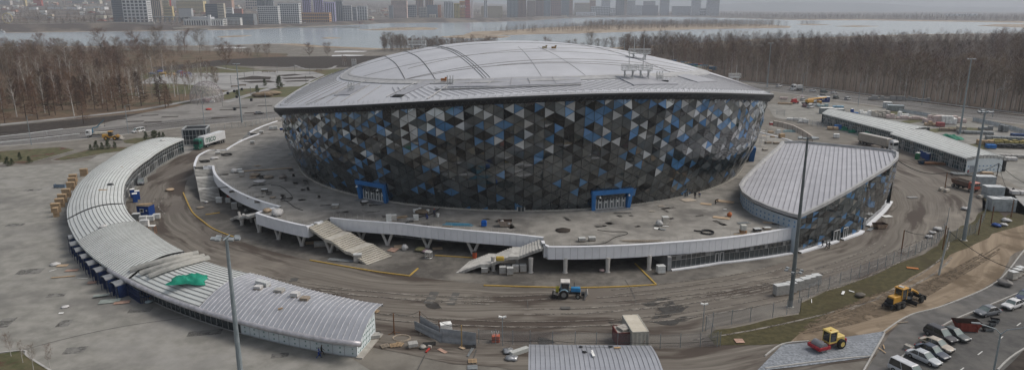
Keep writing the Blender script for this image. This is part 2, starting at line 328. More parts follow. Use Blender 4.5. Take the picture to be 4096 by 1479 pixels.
patch('car_park_right',[(3565,1520),(3605,1432),(3690,1372),(3790,1295),(3965,1222),(4180,1132),(4500,980),(5200,1100),(4600,1400),(4080,1520)],.06,M_asphd,8,.05)
patch('soil_corner',[(3990,1500),(4096,1398),(4400,1250),(4700,1400),(4300,1700)],.11,M_soil,3,.2)
kp=MB()
for px in([(3560,1485),(3605,1430),(3690,1370),(3790,1293),(3962,1220),(4180,1130)],[(3445,1500),(3533,1345),(3540,1325),(3640,1262),(3780,1222),(3985,1130),(4090,1010),(4140,960)],[(3990,1480),(4096,1396),(4400,1248)],[(3060,1475),(3330,1440),(3480,1427)],[(3060,1425),(3130,1378),(3235,1366)]):
 kp=MB();P=smooth_px(px,0,6)
 for a,b in zip(P[:-1],P[1:]):
  d=(b-a);kp.box(((a.x+b.x)/2,(a.y+b.y)/2,.13),(d.length-.02,.22,.2),rz=math.atan2(d.y,d.x))
 kp.build('kerb',M_kerb)['kind']='structure'
mb=MB()
for x,y in((4075,1297),(3920,1412),(3845,1478),(4003,1352)):
 c=G(x,y);mb.box((c.x,c.y,.075),(1.7,.15,.01),rz=R_(38))
struct(mb.build('parking_line',mat('road_paint',(.5,.5,.48))))
patch('rear_yard',[(3060,420),(3250,400),(3500,430),(3800,475),(4096,520),(4500,600),(4500,900),(4096,760),(3990,700),(3860,690),(3600,600),(3300,510),(3100,470)],.03,M_paving,8,.3)
for pts in([(3430,455),(3560,440),(3680,445),(3560,462)],[(3560,490),(3720,470),(3740,478),(3600,500)],[(3600,530),(3800,508),(3930,512),(3930,522),(3760,528),(3640,540)],[(3700,585),(3900,575),(4200,555),(4200,575),(3900,600)]):
 patch('grass_strip',pts,.08,M_grass,5,.2)
patch('light_paving',[(3990,740),(4096,760),(4300,800),(4300,900),(4096,870),(4010,830)],.05,M_path,6,.2)
M_wet=mat('wet_asphalt',(.045,.041,.036),(.06,.055,.048),scale=.5,rough=.4,space='world',amask=(.45,.38,.52))
for pts in([(2570,1215),(2640,1190),(2665,1188),(2700,1215),(2760,1222),(2730,1245),(2650,1270),(2600,1275),(2620,1240)],[(2700,1300),(2790,1262),(2640,1280),(2560,1285)],[(2430,1285),(2560,1280),(2520,1290),(2440,1292)],[(1700,1217),(1730,1200),(1770,1235),(1740,1236)],[(2120,1360),(2150,1345),(2190,1352),(2230,1372),(2160,1378)]):
 P=[tuple(v) for v in jag([G(*q,.09) for q in pts],1.2,.5)]
 o=MB().ngon(P).build('wet_patch',M_wet);struct(o);[o.data.flip_normals() if o.data.polygons[0].normal.z<0 else None]
for a,b,wd in(((1740,1165),(1713,1212),1.6),((1826,1168),(1803,1218),1.3),((1180,1110),(1172,1125),1.4)):
 line_strip(MB(),[G(*a,.1),G(*b,.1)],wd,.1).build('asphalt_repair',M_asphd)['kind']='structure'
M_yel=mat('yellow_kerb',(.40,.26,.06),(.47,.32,.09),scale=2,rough=.8)
def curb(px,m=M_yel):
 P=smooth_px(px,0,4);mb=MB()
 for a,b in zip(P[:-1],P[1:]):
  d=b-a;n=max(1,int(d.length/1.2))
  for k in range(n):
   c=a.lerp(b,(k+.5)/n);mb.box((c.x,c.y,.14),(d.length/n-.03,.28,.17),rz=math.atan2(d.y,d.x))
 return tag(mb.build('yellow_kerb',m),None,None)
yl=[([(733,772),(745,800),(770,850),(810,885),(860,920),(960,958)],'long curved yellow kerb beside the leftmost stair'),([(1240,1042),(1400,1070),(1520,1090),(1640,1105)],'curved yellow kerb in front of the pale concrete stair'),([(1640,1103),(1672,1075)],'short yellow kerb stub running back from the ring road'),([(1935,1143),(2100,1148),(2300,1152),(2480,1148),(2625,1140)],'long yellow kerb behind the blue tractor'),([(2625,1140),(2590,1105),(2540,1055)],'yellow kerb running back under the white podium'),([(1740,1023),(1900,1033)],'yellow kerb by the orange drum in front of the glass wall'),([(822,860),(880,852)],'short yellow kerb near the half built stair')]
for px,lb_ in yl:tag(curb(px),lb_,'kerb','yellow kerbs round the podium')
for nm,cc in(('dark_tyre_track',(.075,.064,.054)),('pale_tyre_track',(.25,.228,.20))):
 mb=MB();rq=random.Random(len(nm));M_tt=mat(nm,cc,amask=(.6,.35,.6),space='world',rough=.9)
 for k in range(26):
  r0=rq.uniform(98,120);a0=rq.uniform(-175,-35);ln=rq.uniform(8,45);dr=rq.uniform(-5,5);ph=rq.random()*6
  for off in(0,1.9):
   P=[pol(r0+off+dr*j/14+.5*math.sin(ph+j*.4),a0+ln*j/14,.06) for j in range(15)]
   if a0+ln>-36 or max(topol(p)[0] for p in P)>interp_t(a0+ln/2):continue
   line_strip(mb,P,rq.uniform(.22,.4),.085+.004*(k%5)+(.03 if nm[0]=='p' else 0))
 struct(mb.build(nm,M_tt))
mb=MB();rq=random.Random(9)
for k in range(26):
 f=k/25;P=smooth_px([(3180+60*f,1330+55*(1-f)-40),(3420+60*f,1235+110*(1-f)-50),(3640+60*f,1130+90*(1-f)),(3850+60*f,1010+80*(1-f)+10),(4040,930+40*(1-f)+10)],0,6)
 line_strip(mb,P[rq.randrange(0,6):rq.randrange(14,len(P))],.3,.115+.004*(k%6))
struct(mb.build('dirt_ruts',mat('dirt_rut',(.115,.088,.06),(.15,.115,.08),space='world',amask=(.5,.35,.55),rough=.95)))
mb=MB();M_pp=mat('dark_pavers',(.17,.165,.155),(.2,.195,.18),space='world',amask=(.5,.3,.55))
for x,y,w_,d_ in((20,1290,3,5),(258,1292,2.6,3.4),(120,1085,6,4),(225,1180,4,2),(560,1240,5,2.4),(820,1330,7,2.5),(300,1400,4,3),(1120,1420,3.4,2),(60,900,5,3),(130,760,6,3)):
 c=G(x,y);mb.box((c.x,c.y,.03),(w_*.7,d_*.7,.02),rz=.2)
struct(mb.build('paver_patch',M_pp));mb=MB()
for q in([(40,1412),(300,1345),(520,1300),(760,1268)],[(1490,1345),(1620,1362)],[(1700,1420),(1660,1500)],[(1905,1400),(1870,1500)],[(2500,1120),(2530,1170),(2545,1215)],[(2110,1200),(2112,1240)]):line_strip(mb,smooth_px(q,0,4),.16,.045 if q[0][0]<1500 else .1)
struct(mb.build('paving_joint',M_asphd))
# ---------------------------------------------------------------- arena
ar=thing('arena','huge bowl shaped arena of dark and blue triangular glass under a pale domed roof','arena',(CX,CY,0))
def rimz(deg):return 27.1+3.87*math.cos(2*R_(deg+78))-2.4*max(0,math.cos(R_(deg+175)))**11
def rimr(deg):return RR-1.2*max(0,math.cos(R_(deg+150)))**6
def roofz(x,y):
 dg=math.degrees(math.atan2(y-CY,x-CX));rho=math.hypot(x-CX,y-CY)/rimr(dg)
 return 37.9+(rimz(dg)-37.9)*rho**2.1
def roofp(rho,deg,up=0.0):
 p=pol(rimr(deg)*rho,deg);return Vector((p.x,p.y,roofz(p.x,p.y)+up))
def hit(x,y,up=0.0):
 d=ray(x,y);t=110.0
 while t<330:
  X,Y,Z=d.x*t,d.y*t,H_+d.z*t
  if math.hypot(X-CX,Y-CY)<RR*1.0 and Z<roofz(X,Y):return Vector((X,Y,roofz(X,Y)+up))
  t+=.15
 return None
M_roof=mat('roof_membrane',(.44,.45,.48),(.49,.50,.53),scale=.12,rough=.7,metal=0,bump=.003,bscale=2.5,stain=(.40,.405,.43),sscale=.05,sth=(.5,.75))
M_roofd=mat('roof_panel',(.32,.325,.35),(.36,.365,.39),scale=.3,rough=.6)
M_seam=mat('roof_seam',(.22,.215,.21),(.28,.275,.27),scale=1,rough=.6,metal=.3)
M_gut=mat('gutter_metal',(.33,.33,.335),(.42,.42,.42),scale=.7,rough=.6)
M_galv=mat('galvanised_steel',(.42,.43,.43),(.52,.53,.53),scale=2,rough=.45,metal=.5)
M_dark=mat('dark_metal',(.035,.037,.04),(.05,.052,.055),scale=2,rough=.5,metal=.4)
M_whites=mat('white_cladding',(.72,.73,.76),(.78,.79,.82),scale=.6,rough=.45)
M_black=mat('black_rubber',(.018,.018,.018),(.03,.03,.03),scale=3,rough=.85)
def ringr(deg):return .765+.06*math.cos(2*R_(deg+85))
NA=180
mb=MB();degs=[-180+360*i/NA for i in range(NA+1)]
mb.strip([[tuple(roofp(q+(1-q)*k/8,d)) for d in degs] for k in range(9) for q in[0]][0:0] or[[tuple(roofp(ringr(d)+.012+(1-ringr(d)-.012)*k/8,d)) for d in degs] for k in range(9)])
rf=mb.build('roof',M_roof,ar,smooth=True)
mb=MB();mb.strip([[tuple(roofp(ringr(d)*k/12,d,.14)) for d in degs] for k in range(0,13)])
dome=mb.build('roof_crown',M_roof,ar,smooth=True)
def ringtube(f,a0,a1,r,n=180,N=6):
 return[tuple(f(a0+(a1-a0)*i/n)) for i in range(n+1)]
mb=MB();mb.strip([[tuple(roofp(ringr(d)-.004,d,.22)) for d in degs],[tuple(roofp(ringr(d)+.004,d,.22)) for d in degs],[tuple(roofp(ringr(d)+.006,d,.12)) for d in degs],[tuple(roofp(ringr(d)+.03,d,.12)) for d in degs],[tuple(roofp(ringr(d)+.032,d,.2)) for d in degs],[tuple(roofp(ringr(d)+.038,d,.2)) for d in degs],[tuple(roofp(ringr(d)+.038,d,.0)) for d in degs]])
mb.build('ring_gutter',M_gut,ar)
def rimp(deg,dr,dz):p=pol(rimr(deg)+dr,deg,rimz(deg)+dz);return tuple(p)
mb=MB();mb.strip([[rimp(d,*q) for d in degs] for q in((-1.9,.32),(-1.5,.34),(-1.5,.08),(-.3,.02),(-.3,.25),(.15,.25),(.15,-.1))]);mb.build('rim_gutter',M_gut,ar)
mb=MB();mb.strip([[rimp(d,*q) for d in degs] for q in((.15,.18),(.3,.1),(.3,-.2),(-.1,-.8),(-1.3,-1.4))]);mb.build('rim_fascia',M_dark,ar)
mb=MB()
for i in range(360):
 d=i*1.0;zz=(globals().setdefault('_zz',[]));zz+=[Vector(rimp(d,.32,-.5)),Vector(rimp(d+.3,-.7,-1.75))]
mb.tube(_zz,.06,3,False);mb.build('rim_bracket_row',mat('bracket_grey',(.13,.13,.13),(.18,.18,.18)),ar)
mb=MB()
for i in range(300):
 d=i*1.2;sg=(globals().setdefault('_sg',[]));a=Vector(rimp(d,-1.2,.3));sg+=[a,a+Vector((.35,0,.75)),a+Vector((.5,0,0))]
mb.tube(_sg,.045,3,False);mb.build('snow_guard_row',M_galv,ar)
def online(px,r,up,n=14,m=None,name='roof_joint'):
 pts=[]
 for i in range(len(px)-1):
  for k in range(n):
   x=px[i][0]+(px[i+1][0]-px[i][0])*k/n;y=px[i][1]+(px[i+1][1]-px[i][1])*k/n;h=hit(x,y,up)
   if h:pts.append(tuple(h))
 h=hit(*px[-1],up)
 if h:pts.append(tuple(h))
 if len(pts)>1:return MB().tube(pts,r,4).build(name,m or M_seam,ar)
def hitn(x,y,up=0.0):
 for k in range(60):
  p=hit(x,y+k,up)
  if p:return p
def ext(a,b,r,m=M_seam,up=.16,name='roof_joint',lim=1.0):
 A,B=hitn(*a),hitn(*b)
 if not A or not B:return
 d=(B-A);d.z=0;pts=[]
 for k in range(-60,140):
  p=A+d*(k/40);dg=math.degrees(math.atan2(p.y-CY,p.x-CX))
  if math.hypot(p.x-CX,p.y-CY)<rimr(dg)*ringr(dg)*lim:pts.append((p.x,p.y,roofz(p.x,p.y)+up))
 if len(pts)>1:MB().tube(pts,r,4).build(name,m,ar)
for a,b in(((1560,240),(1610,300)),((1640,215),(1735,310))):ext(a,b,.13)
for a,b in(((1747,192),(1930,312)),((1760,190),(1945,314)),((1780,192),(1960,314))):ext(a,b,.1)
ext((1470,304),(1900,222),.08,M_gut);ext((1640,318),(2048,262),.08);ext((1500,250),(1760,195),.06)
ext((2370,190),(2680,292),.08);ext((2120,240),(2160,300),.04);ext((2250,240),(2330,296),.04);ext((2450,255),(2740,290),.06)
ext((2048,250),(2330,240),.08);ext((2048,204),(2300,196),.06)
for k in range(26):
 dg=-200+4.6*k
 q0=ringr(dg)+.05;
 if dg>-118:break
 MB().tube([tuple(roofp(q0+(.965-q0)*j/5,dg-(1-(q0+(.965-q0)*j/5))*30*.35,.06)) for j in range(6)],.075,4).build('standing_seam',M_seam,ar)
for side in(-1,):
 mb=MB()
 for k in range(60):
  dg=(-112+1.54*k) if side<0 else(62+1.54*k)
  q0=ringr(dg)+.055;j0=roofp(q0,dg-7,.1);
  mb.tube([tuple(roofp(q0+(.965-q0)*j/4,dg-7+7*j/4,.1)) for j in range(5)],.055,3,False)
 mb.build('ribbed_sheet',mat('rib_grey',(.22,.22,.235),(.25,.25,.265),rough=.6),ar)
def roofpoly(px,up,m,name,th=.2):
 P=[hit(x,y) for x,y in px]
 if any(p is None for p in P):return
 Q=[Vector((p.x,p.y,roofz(p.x,p.y)+up)) for p in jag(P,1.5,0)];c=sum(Q,Vector())/len(Q);c.z=roofz(c.x,c.y)+up
 n=len(Q);mb=MB();mb.add([tuple(q) for q in Q]+[tuple(c)],[(i,(i+1)%n,n) for i in range(n)])
 mb.add([tuple(q) for q in Q]+[(q.x,q.y,q.z-th-up) for q in Q],[((i+1)%n,i,i+n,(i+1)%n+n) for i in range(n)])
 o=mb.build(name,m,ar)
 return o
roofpoly([(1790,352),(1822,330),(1985,316),(2250,312),(2320,313),(2325,336),(2200,342),(2000,350)],.22,M_roofd,'flat_roof_panel')
for a,b in(((1862,351),(1890,331)),((1948,347),(1975,322)),((2042,343),(2048,319)),((2120,339),(2112,317)),((2225,338),(2210,314))):online([a,b],.06,.3,6,M_gut)
roofpoly([(2460,308),(2590,304),(2710,340),(2535,344)],.24,M_roofd,'flat_roof_panel');roofpoly([(2705,306),(2760,302),(2870,328),(2790,332)],.24,M_roofd,'flat_roof_panel')
roofpoly([(1560,390),(1700,327),(1745,328),(1600,388)],.2,M_roofd,'recessed_walkway');roofpoly([(1335,384),(1410,346),(1466,346),(1400,382)],.2,M_roofd,'recessed_walkway')
roofpoly([(1568,390),(1580,383),(1618,383),(1605,390)],.25,M_black,'roof_hatch')
online([(1225,422),(1465,325)],.1,.2,16,M_gut);online([(1340,381),(1410,342)],.1,.25,8,M_gut);online([(1545,392),(1675,328)],.1,.2,8,M_gut)
online([(1710,398),(1790,345)],.15,.15,10,M_gut);online([(1740,362),(2048,352),(2325,342)],.16,.2,20,M_gut)
def platform(px,py,wd,dp,hh,masts=(),fits=2):
 c=hitn(px,py);p=thing('roof_platform',None,None,tuple(c));mb=MB()
 for sx in(-1,1):
  for sy in(-1,1):mb.tube([(sx*wd*.28,sy*dp*.35,-.4),(sx*wd*.28,sy*dp*.35,hh)],.09,5)
  mb.tube([(sx*wd*.28,-dp*.35,.2),(sx*wd*.28,dp*.35,hh)],.06,4);mb.tube([(sx*wd*.4,-dp*.35,hh),(sx*wd*.1,-dp*.35,.3)],.06,4)
 mb.box((0,0,hh),(wd,dp,.16));mb.lb('platform_frame',M_galv,p);mb=MB()
 for z in(.45,.85,1.15):
  for sy in(-1,1):mb.tube([(-wd/2,sy*dp/2,hh+z),(wd/2,sy*dp/2,hh+z)],.045,4)
  for sx in(-1,1):mb.tube([(sx*wd/2,-dp/2,hh+z),(sx*wd/2,dp/2,hh+z)],.045,4)
 n=max(3,int(wd/1.1))
 for i in range(n+1):
  for sy in(-1,1):mb.tube([(-wd/2+wd*i/n,sy*dp/2,hh),(-wd/2+wd*i/n,sy*dp/2,hh+1.2)],.04,4)
 mb.lb('railing',M_galv,p)
 for mx,mh in masts:MB().tube([(mx,0,hh),(mx,0,hh+mh)],[.09,.05],5).lb('mast',M_galv,p)
 return p
pls=[((2514,316),3.1,1.9,1.9,((0,5.2),),'left one of the twin railed steel platforms at the roof front'),((2577,315),3.1,1.9,1.9,((-.4,5.4),),'right one of the twin railed steel platforms at the roof front'),
((1668,200),5.6,2.2,1.6,((-1.5,3.0),(1.4,3.0)),'railed steel platform at the back left edge of the arena roof'),((2557,238),5.4,2.2,1.5,((-1.4,4),(1.1,4)),'railed steel platform at the back right edge of the arena roof')]
for(q,a,b,c_,ms,lb_) in pls:
 tag(platform(q[0],q[1],a,b,c_,ms),lb_,'roof platform','railed platforms on the arena roof')
p=platform(2503,314,3.4,2,2.6,((.4,4),));q=pol(rimr(8)-1.0,12);p.location=(q.x,q.y,roofz(q.x,q.y));tag(p,'railed steel platform by the far right end of the arena roof','roof platform','railed platforms on the arena roof')
def ladder(px,py,lb_):
 c=hitn(px,py);t=thing('roof_ladder',lb_,'ladder',tuple(c),0,'hooped ladders on the arena roof');mb=MB()
 for sx in(-.6,0,.6):
  mb.tube([(sx,0,-.2),(sx,0,1.7),(sx,.35,2.2),(sx,.9,2.2),(sx,1.2,1.7),(sx,1.2,0)],.07,5)
 for z in(.7,1.2):mb.tube([(-.6,0,z),(.6,0,z)],.05,4);mb.tube([(-.6,1.2,z),(.6,1.2,z)],.05,4)
 mb.lb('hoop_rail',M_galv,t);MB().box((1.2,.5,.15),(1.4,1.1,.3)).lb('hatch',M_dark,t)
ladder(1403,368,'hooped ladder by the recessed walkway at the left of the roof');ladder(1800,344,'hooped ladder at the left end of the flat grey roof panels');ladder(2640,328,'hooped ladder right of the twin steel platforms');ladder(1415,256,'hooped ladder at the back left roof edge')
for x,y,c_ in((1775,331,(.35,.16,.07)),(2178,200,(.35,.3,.2)),(2215,201,(.3,.2,.1))):
 c=hit(x,y,.35);tag(MB().tr(tuple(c)).box((0,0,.3),(1.2,.8,.5)).box((.5,.1,.7),(.5,.4,.3)).build('toolbox',mat('box%d'%x,c_)),{1775:'small brown box on the ring gutter of the roof',2178:'yellow brown bundle left on the top of the roof',2215:'brown bundle on the roof crown beside the yellow one'}[x],'box')
Z0=5.0;NC=212;NR=11
def wallp(i,v,dr=0.0):
 dg=360*i/NC;t=min(1,max(0,v/NR));zt=rimz(dg)-1.3;r0,r1=65.0,rimr(dg)-1.2
 return pol(r0+(r1-r0)*(t**.85)+.8*math.sin(PI*t)+dr,dg,Z0+(zt-Z0)*t)
gm=[]
def glass(name,c,metal,rough,ior=1.9,bump=0.0):
 c2=tuple(min(1,v*1.35+.01) for v in c)
 m=mat(name,c,c2,scale=.25,rough=rough,metal=metal,ior=ior,bump=bump,bscale=.45);gm.append(m)
glass('glass_charcoal',(.018,.026,.030),.0,.05,2.1);glass('glass_black',(.010,.011,.012),.0,.04,1.6);glass('glass_grey',(.068,.078,.083),.15,.08)
glass('glass_blue',(.055,.15,.29),.15,.07);glass('glass_sky_pale',(.40,.43,.455),.3,.10,2.2,.012);glass('glass_wavy',(.13,.14,.14),.4,.05,1.9,.015);glass('glass_bluelight',(.07,.19,.40),.3,.07,1.9,.02)
glass('glass_sky_bright',(.5,.5,.49),.9,.12)  # palest glass colours paint in the bright sky some panels mirror
jit={}
def gv(i,v):
 k=(i%NC,v)
 if k not in jit:
  jit[k]=rng.uniform(-.26,.26)*(0.35+1.0*min(1,max(0,v/NR)))
 return wallp(i,v,jit[k])
mb=MB()
shell=MB();shell.strip([[tuple(wallp(i,v,-.75)) for i in range(NC+1)] for v in range(NR+1)]);shell.build('facade_backing',M_dark,ar)
rows_c={}
for i in range(NC):
 o=.5*(i%2)
 for j in range(-1,NR+1):
  for tri in(((i,j+o),(i,j+1+o),(i+1,j+.5+o if o==0 else j+o+.5)),((i+1,j+.5-o if o else j+.5),(i+1,j+1.5-o if o else j+1.5),(i,j+.5 if o else j+1))):
   V=[(a,min(NR,max(0,b))) for a,b in tri]
   if len(set(V))<3:continue
   P=[gv(a,b) for a,b in V]
   if(P[1]-P[0]).cross(P[2]-P[0]).length<.05:continue
   c=sum(P,Vector())/3;cc=c-Vector((CX,CY,0));
   nrm=(P[1]-P[0]).cross(P[2]-P[0])
   if nrm.dot(Vector((cc.x,cc.y,0)))<0:P=[P[0],P[2],P[1]]
   Q=[]
   for q in P:
    d=c-q;Q.append(tuple(q+d*min(.3,.075/max(.1,d.length)*1.25)))
   vv=sum(b for _,b in V)/3/NR;dg=(360*i/NC+180)%360-180
   rightness=max(0,min(1,(dg+75)/45)) if dg<60 else .6
   u=rng.random();pb=.06+.15*vv;ps=.42*max(0,vv-.4)+.26*rightness*max(0,vv-.25);pw=.08*vv+.5*rightness*max(0,vv-.3)  # more pale panels upward and rightward: sky reflection put into panel colour
   if abs(vv-.5)>.5:pass
   if u<pb:k=3 if rng.random()>.35*rightness+.12*vv else 6
   elif u<pb+ps:k=4 if rng.random()>.15*rightness else 7
   elif u<pb+ps+pw:k=5
   elif u<pb+ps+pw+.14+.16*vv:k=2
   elif u<pb+ps+pw+.30+.16*vv:k=1
   else:k=0
   mb.mi=k;mb.add(Q,[(0,1,2)])
mb.build('glass_facade',gm,ar)
mb=MB();mb.strip([[tuple(wallp(i,0,d_)+Vector((0,0,z_))) for i in range(NC+1)] for d_,z_ in((.5,.02),(.5,.3),(-.3,.32))]);mb.build('plinth',M_conc,ar)
M_blue=mat('portal_blue',(.012,.115,.33),(.02,.145,.39),scale=.5,rough=.45)
M_frame=mat('door_frame_white',(.5,.5,.5),(.58,.58,.58),scale=3,rough=.5)
M_gl=mat('window_glass',(.03,.04,.045),(.05,.06,.065),scale=.3,rough=.05,ior=1.8)
M_dgl=mat('door_glass',(.10,.12,.125),(.14,.16,.165),scale=.5,rough=.1,ior=1.8)
M_paper=mat('paper',(.75,.75,.73),rough=.8)
def portal(xl,xr,y,lb_,wide,nd=5):
 c=G((xl+xr)/2,y,Z0);r,dg=topol(c);dg_=dg;c=pol(65.3,dg,Z0)
 t=thing('entrance_portal',lb_,'entrance',tuple(c),R_(dg+90),'blue entrance portals in the glass wall')
 hw=wide/2;h=4.3;mb=MB()
 def leg(s):
  mb.add([(s*hw*.93,.9,0),(s*hw*1.05,-1.1,0),(s*(hw*.86),-1.1,0),(s*(hw*.86),.9,0),(s*hw*1.05,.4,h),(s*hw*1.13,-1.7,h+.3),(s*hw*.9,-1.7,h-.7),(s*hw*.84,.4,h-.9)],
  [(0,1,2,3),(4,7,6,5),(0,4,5,1),(1,5,6,2),(2,6,7,3),(3,7,4,0)])
 leg(1);leg(-1)
 mb.box((0,-.7,h-.25),(hw*2.2,2.2,.95),taper=1.02)
 mb.lb('portal_frame',M_blue,t)
 for k in range(nd):
  x0=-hw*.8+k*hw*1.6/nd;wd=hw*1.6/nd;db=MB()
  for q in(0,.48,.96):db.box((x0+wd*(q+.02),-.5,1.25),(.2,.12,2.5))
  db.box((x0+wd/2,-.5,2.5),(wd,.12,.16));db.box((x0+wd/2,-.5,.1),(wd,.12,.2));dr=db.lb('door',M_frame,t)
  MB().box((x0+wd/2,-.43,1.7),(wd,.04,3.4)).lb('pane',M_dgl,dr);MB().box((x0+wd*.72,-.6,1.6),(.34,.03,.4)).lb('notice',M_paper,dr)
 MB().box((0,-.1,-.03),(hw*2,5.5,.1)).lb('threshold',mat('slab_grey',(.16,.165,.17)),t)
 for s in(-1,1):MB().box((s*hw*.78,-2.7,h-1.0),(.3,.4,.2)).box((s*hw*.78,-2.6,h-.8),(.08,.08,.3)).lb('camera',M_paper,t)
portal(1448,1568,797,'blue entrance portal at the left of the dark glass wall',8.0,4);portal(2345,2512,826,'blue entrance portal at the centre right of the dark glass wall',8.8,5)
c=pol(67.5,-9,Z0);
t=thing('entrance_portal','blue entrance portal at the far right edge of the glass wall, seen side on','entrance',tuple(c),R_(81),'blue entrance portals in the glass wall')
MB().box((-3.6,-.3,1.7),(.8,1.4,3.4),shift=(-.3,-.3)).box((3.6,-.3,1.7),(.8,1.4,3.4),shift=(.3,-.3)).box((0,-.6,3.7),(8.6,1.5,.8)).lb('portal_frame',M_blue,t);MB().box((0,.3,1.7),(6.6,.1,3.4)).lb('pane',M_gl,t)
for x,y,wd in((2084,842,1.6),(2712,778,1.6)):
 c=G(x,y,Z0);r,dg=topol(c);o=MB().tr(tuple(pol(65.2,dg,Z0)),R_(dg+90));o.box((0,0,1.05),(wd+.2,.5,2.1));f=o.build('service_door',M_galv,ar);MB().tr(tuple(pol(65.2,dg,Z0)),R_(dg+90)).box((-.35,-.28,1.05),(.6,.05,1.9)).box((.4,-.28,1.05),(.6,.05,1.9)).build('pane',M_gl,f)
 # ---------------------------------------------------------------- podium: deck, white fascias, stairs, columns
po=thing('podium','raised grey paved deck with white panelled edge wrapping round the arena','podium',(CX,CY,0))
M_deck=mat('deck_paving',(.215,.205,.187),(.31,.295,.27),scale=.35,rough=.85,space='world',stain=(.145,.138,.128),sscale=.09,sth=(.52,.66),stain2=(.35,.335,.305),s2scale=.06,s2th=(.54,.7))
def interp(d,tb):return float(np.interp(d,[a for a,_ in tb],[b for _,b in tb]))
def arc(a0,a1,tb,step=2.0):
 n=max(1,int(abs(a1-a0)/step));return[(a0+(a1-a0)*k/n,interp(a0+(a1-a0)*k/n,tb)) for k in range(n+1)]
segs=[arc(-212,-199,[(-212,111),(-199,101)]),arc(-199,-181,[(-199,96.3),(-181,91.4)]),arc(-181,-166.5,[(-181,96.8),(-176,96.6),(-172,95),(-166.5,93.4)]),arc(-166.5,-131,[(-167,88.6),(-150,85),(-131,82.3)]),
arc(-131,-120,[(-131,88.4),(-120,88.2)]),arc(-120,-87.6,[(-120,81.5),(-109,78.6),(-100,79.6),(-92,81.3),(-87.6,83.6)]),arc(-87.6,-55,[(-87.6,89),(-73,90.6),(-55,94.2)]),arc(-55,-22,[(-55,93),(-22,100)]),arc(-20,60,[(-20,90),(0,92),(30,92),(60,90)],4),arc(60,148,[(60,90),(148,92)],4)]
outline=[pol(r,d,5.0) for s in segs for d,r in s]
nI=120;inner=[pol(62,148+(-360)*k/nI+0,5.0) for k in range(nI+1)]
mb=MB();flat=[(r,d) for s in segs for d,r in s]
for(r0,d0),(r1,d1) in zip(flat[:-1],flat[1:]):
 mb.quad(tuple(pol(62,d0,5)),tuple(pol(r0,d0,5)),tuple(pol(r1,d1,5)),tuple(pol(62,d1,5))) if d1>d0+1e-6 else None
 if d1>d0+1e-6:mb.quad(tuple(pol(62,d0,3.0)),tuple(pol(62,d1,3.0)),tuple(pol(r1,d1,3.0)),tuple(pol(r0,d0,3.0)))
mb.build('deck',M_deck,po)
for nm,cc in(('dark_paver_patch',(.15,.145,.135)),('pale_paver_patch',(.34,.325,.30))):
 mb=MB();rq=random.Random(len(nm)+3)
 for k in range(70):
  d,r=rq.uniform(-165,-60),rq.uniform(67,88)
  if r>(78 if-121<d<-88 else 86):continue
  q=pol(r,d);mb.box((q.x,q.y,5.004),(rq.uniform(.8,4.5),rq.uniform(.5,1.6),.02+.004*(k%4)),rz=.35+PI/2*rq.randrange(2))
 mb.build(nm,mat(nm,cc,amask=(.7,.3,.55),space='world',rough=.9),po)
def fascia(seg,top=5.22,bot=2.75,ret0=None,ret1=None,name='edge_panel'):
 mb=MB();pts=[pol(r+.12,d) for d,r in seg]
 if ret0:pts=[pol(ret0,seg[0][0])]+pts
 if ret1:pts=pts+[pol(ret1,seg[-1][0])]
 L=[0];
 for a,b in zip(pts[:-1],pts[1:]):L.append(L[-1]+(b-a).length)
 n=max(1,int(L[-1]/1.35));Q=[]
 for k in range(n+1):
  s=L[-1]*k/n;i=min(len(L)-2,max(0,int(np.searchsorted(L,s))-1));f=(s-L[i])/max(1e-6,L[i+1]-L[i]);Q.append(pts[i].lerp(pts[i+1],f))
 ctr=Vector((CX,CY,0))
 for a,b in zip(Q[:-1],Q[1:]):
  d=(b-a).normalized();a2=a+d*.025;b2=b-d*.025;nr=Vector((-d.y,d.x,0));
  if nr.dot((a+b)/2-ctr)<0:nr=-nr
  vs=[]
  for z in(bot,top-.22):
   for p in(a2,b2):vs+=[(p.x,p.y,z),(p.x-nr.x*.3,p.y-nr.y*.3,z)]
  mb.add(vs,[(0,2,6,4),(1,5,7,3),(4,6,7,5),(0,1,3,2),(0,4,5,1),(2,3,7,6)])
 for z0,z1,off in((top-.2,top,.06),):
  cap=MB();o_=[];i_=[]
  for k,p in enumerate(Q):
   d=(Q[min(k+1,n)]-Q[max(k-1,0)]).normalized();nr=Vector((-d.y,d.x,0));nr=-nr if nr.dot(p-ctr)<0 else nr
   o_.append(p+nr*off);i_.append(p-nr*.55)
  mb.strip([[(p.x,p.y,z0) for p in o_],[(p.x,p.y,z1) for p in o_],[(p.x,p.y,z1) for p in i_],[(p.x,p.y,z0-.05) for p in i_]])
 mb2=MB();mb2.strip([[(p.x-(p.x-CX)*.0012,p.y-(p.y-CY)*.0012,z) for p in Q] for z in(bot+.03,top-.25)])
 f=mb.build(name,M_whites,po);mb2.build('joint_backing',mat('joint_grey',(.22,.22,.23)),f)
fascia(segs[0]);fascia(segs[1]);fascia(segs[2],ret0=91);fascia(segs[3],ret0=91);fascia(segs[4],ret0=83.5,ret1=84);fascia(segs[5]);fascia(segs[6],ret0=85.5);fascia(segs[8]);fascia(segs[9])
mb=MB();mg=MB();ths=np.arange(-170,-60,1.15)
mg.strip([[tuple(pol(72.5,d,z)) for d in ths] for z in(.1,3.0)]);gw=mg.build('lower_glass_wall',M_gl,po)
for d in ths:mb.tube([tuple(pol(72.62,d,.1)),tuple(pol(72.62,d,3.0))],.045,4,False)
mb.strip([[tuple(pol(73,d,z)) for d in ths] for z in(.0,.35)]);mb.build('mullion',mat('mullion_grey',(.28,.28,.28)),gw)
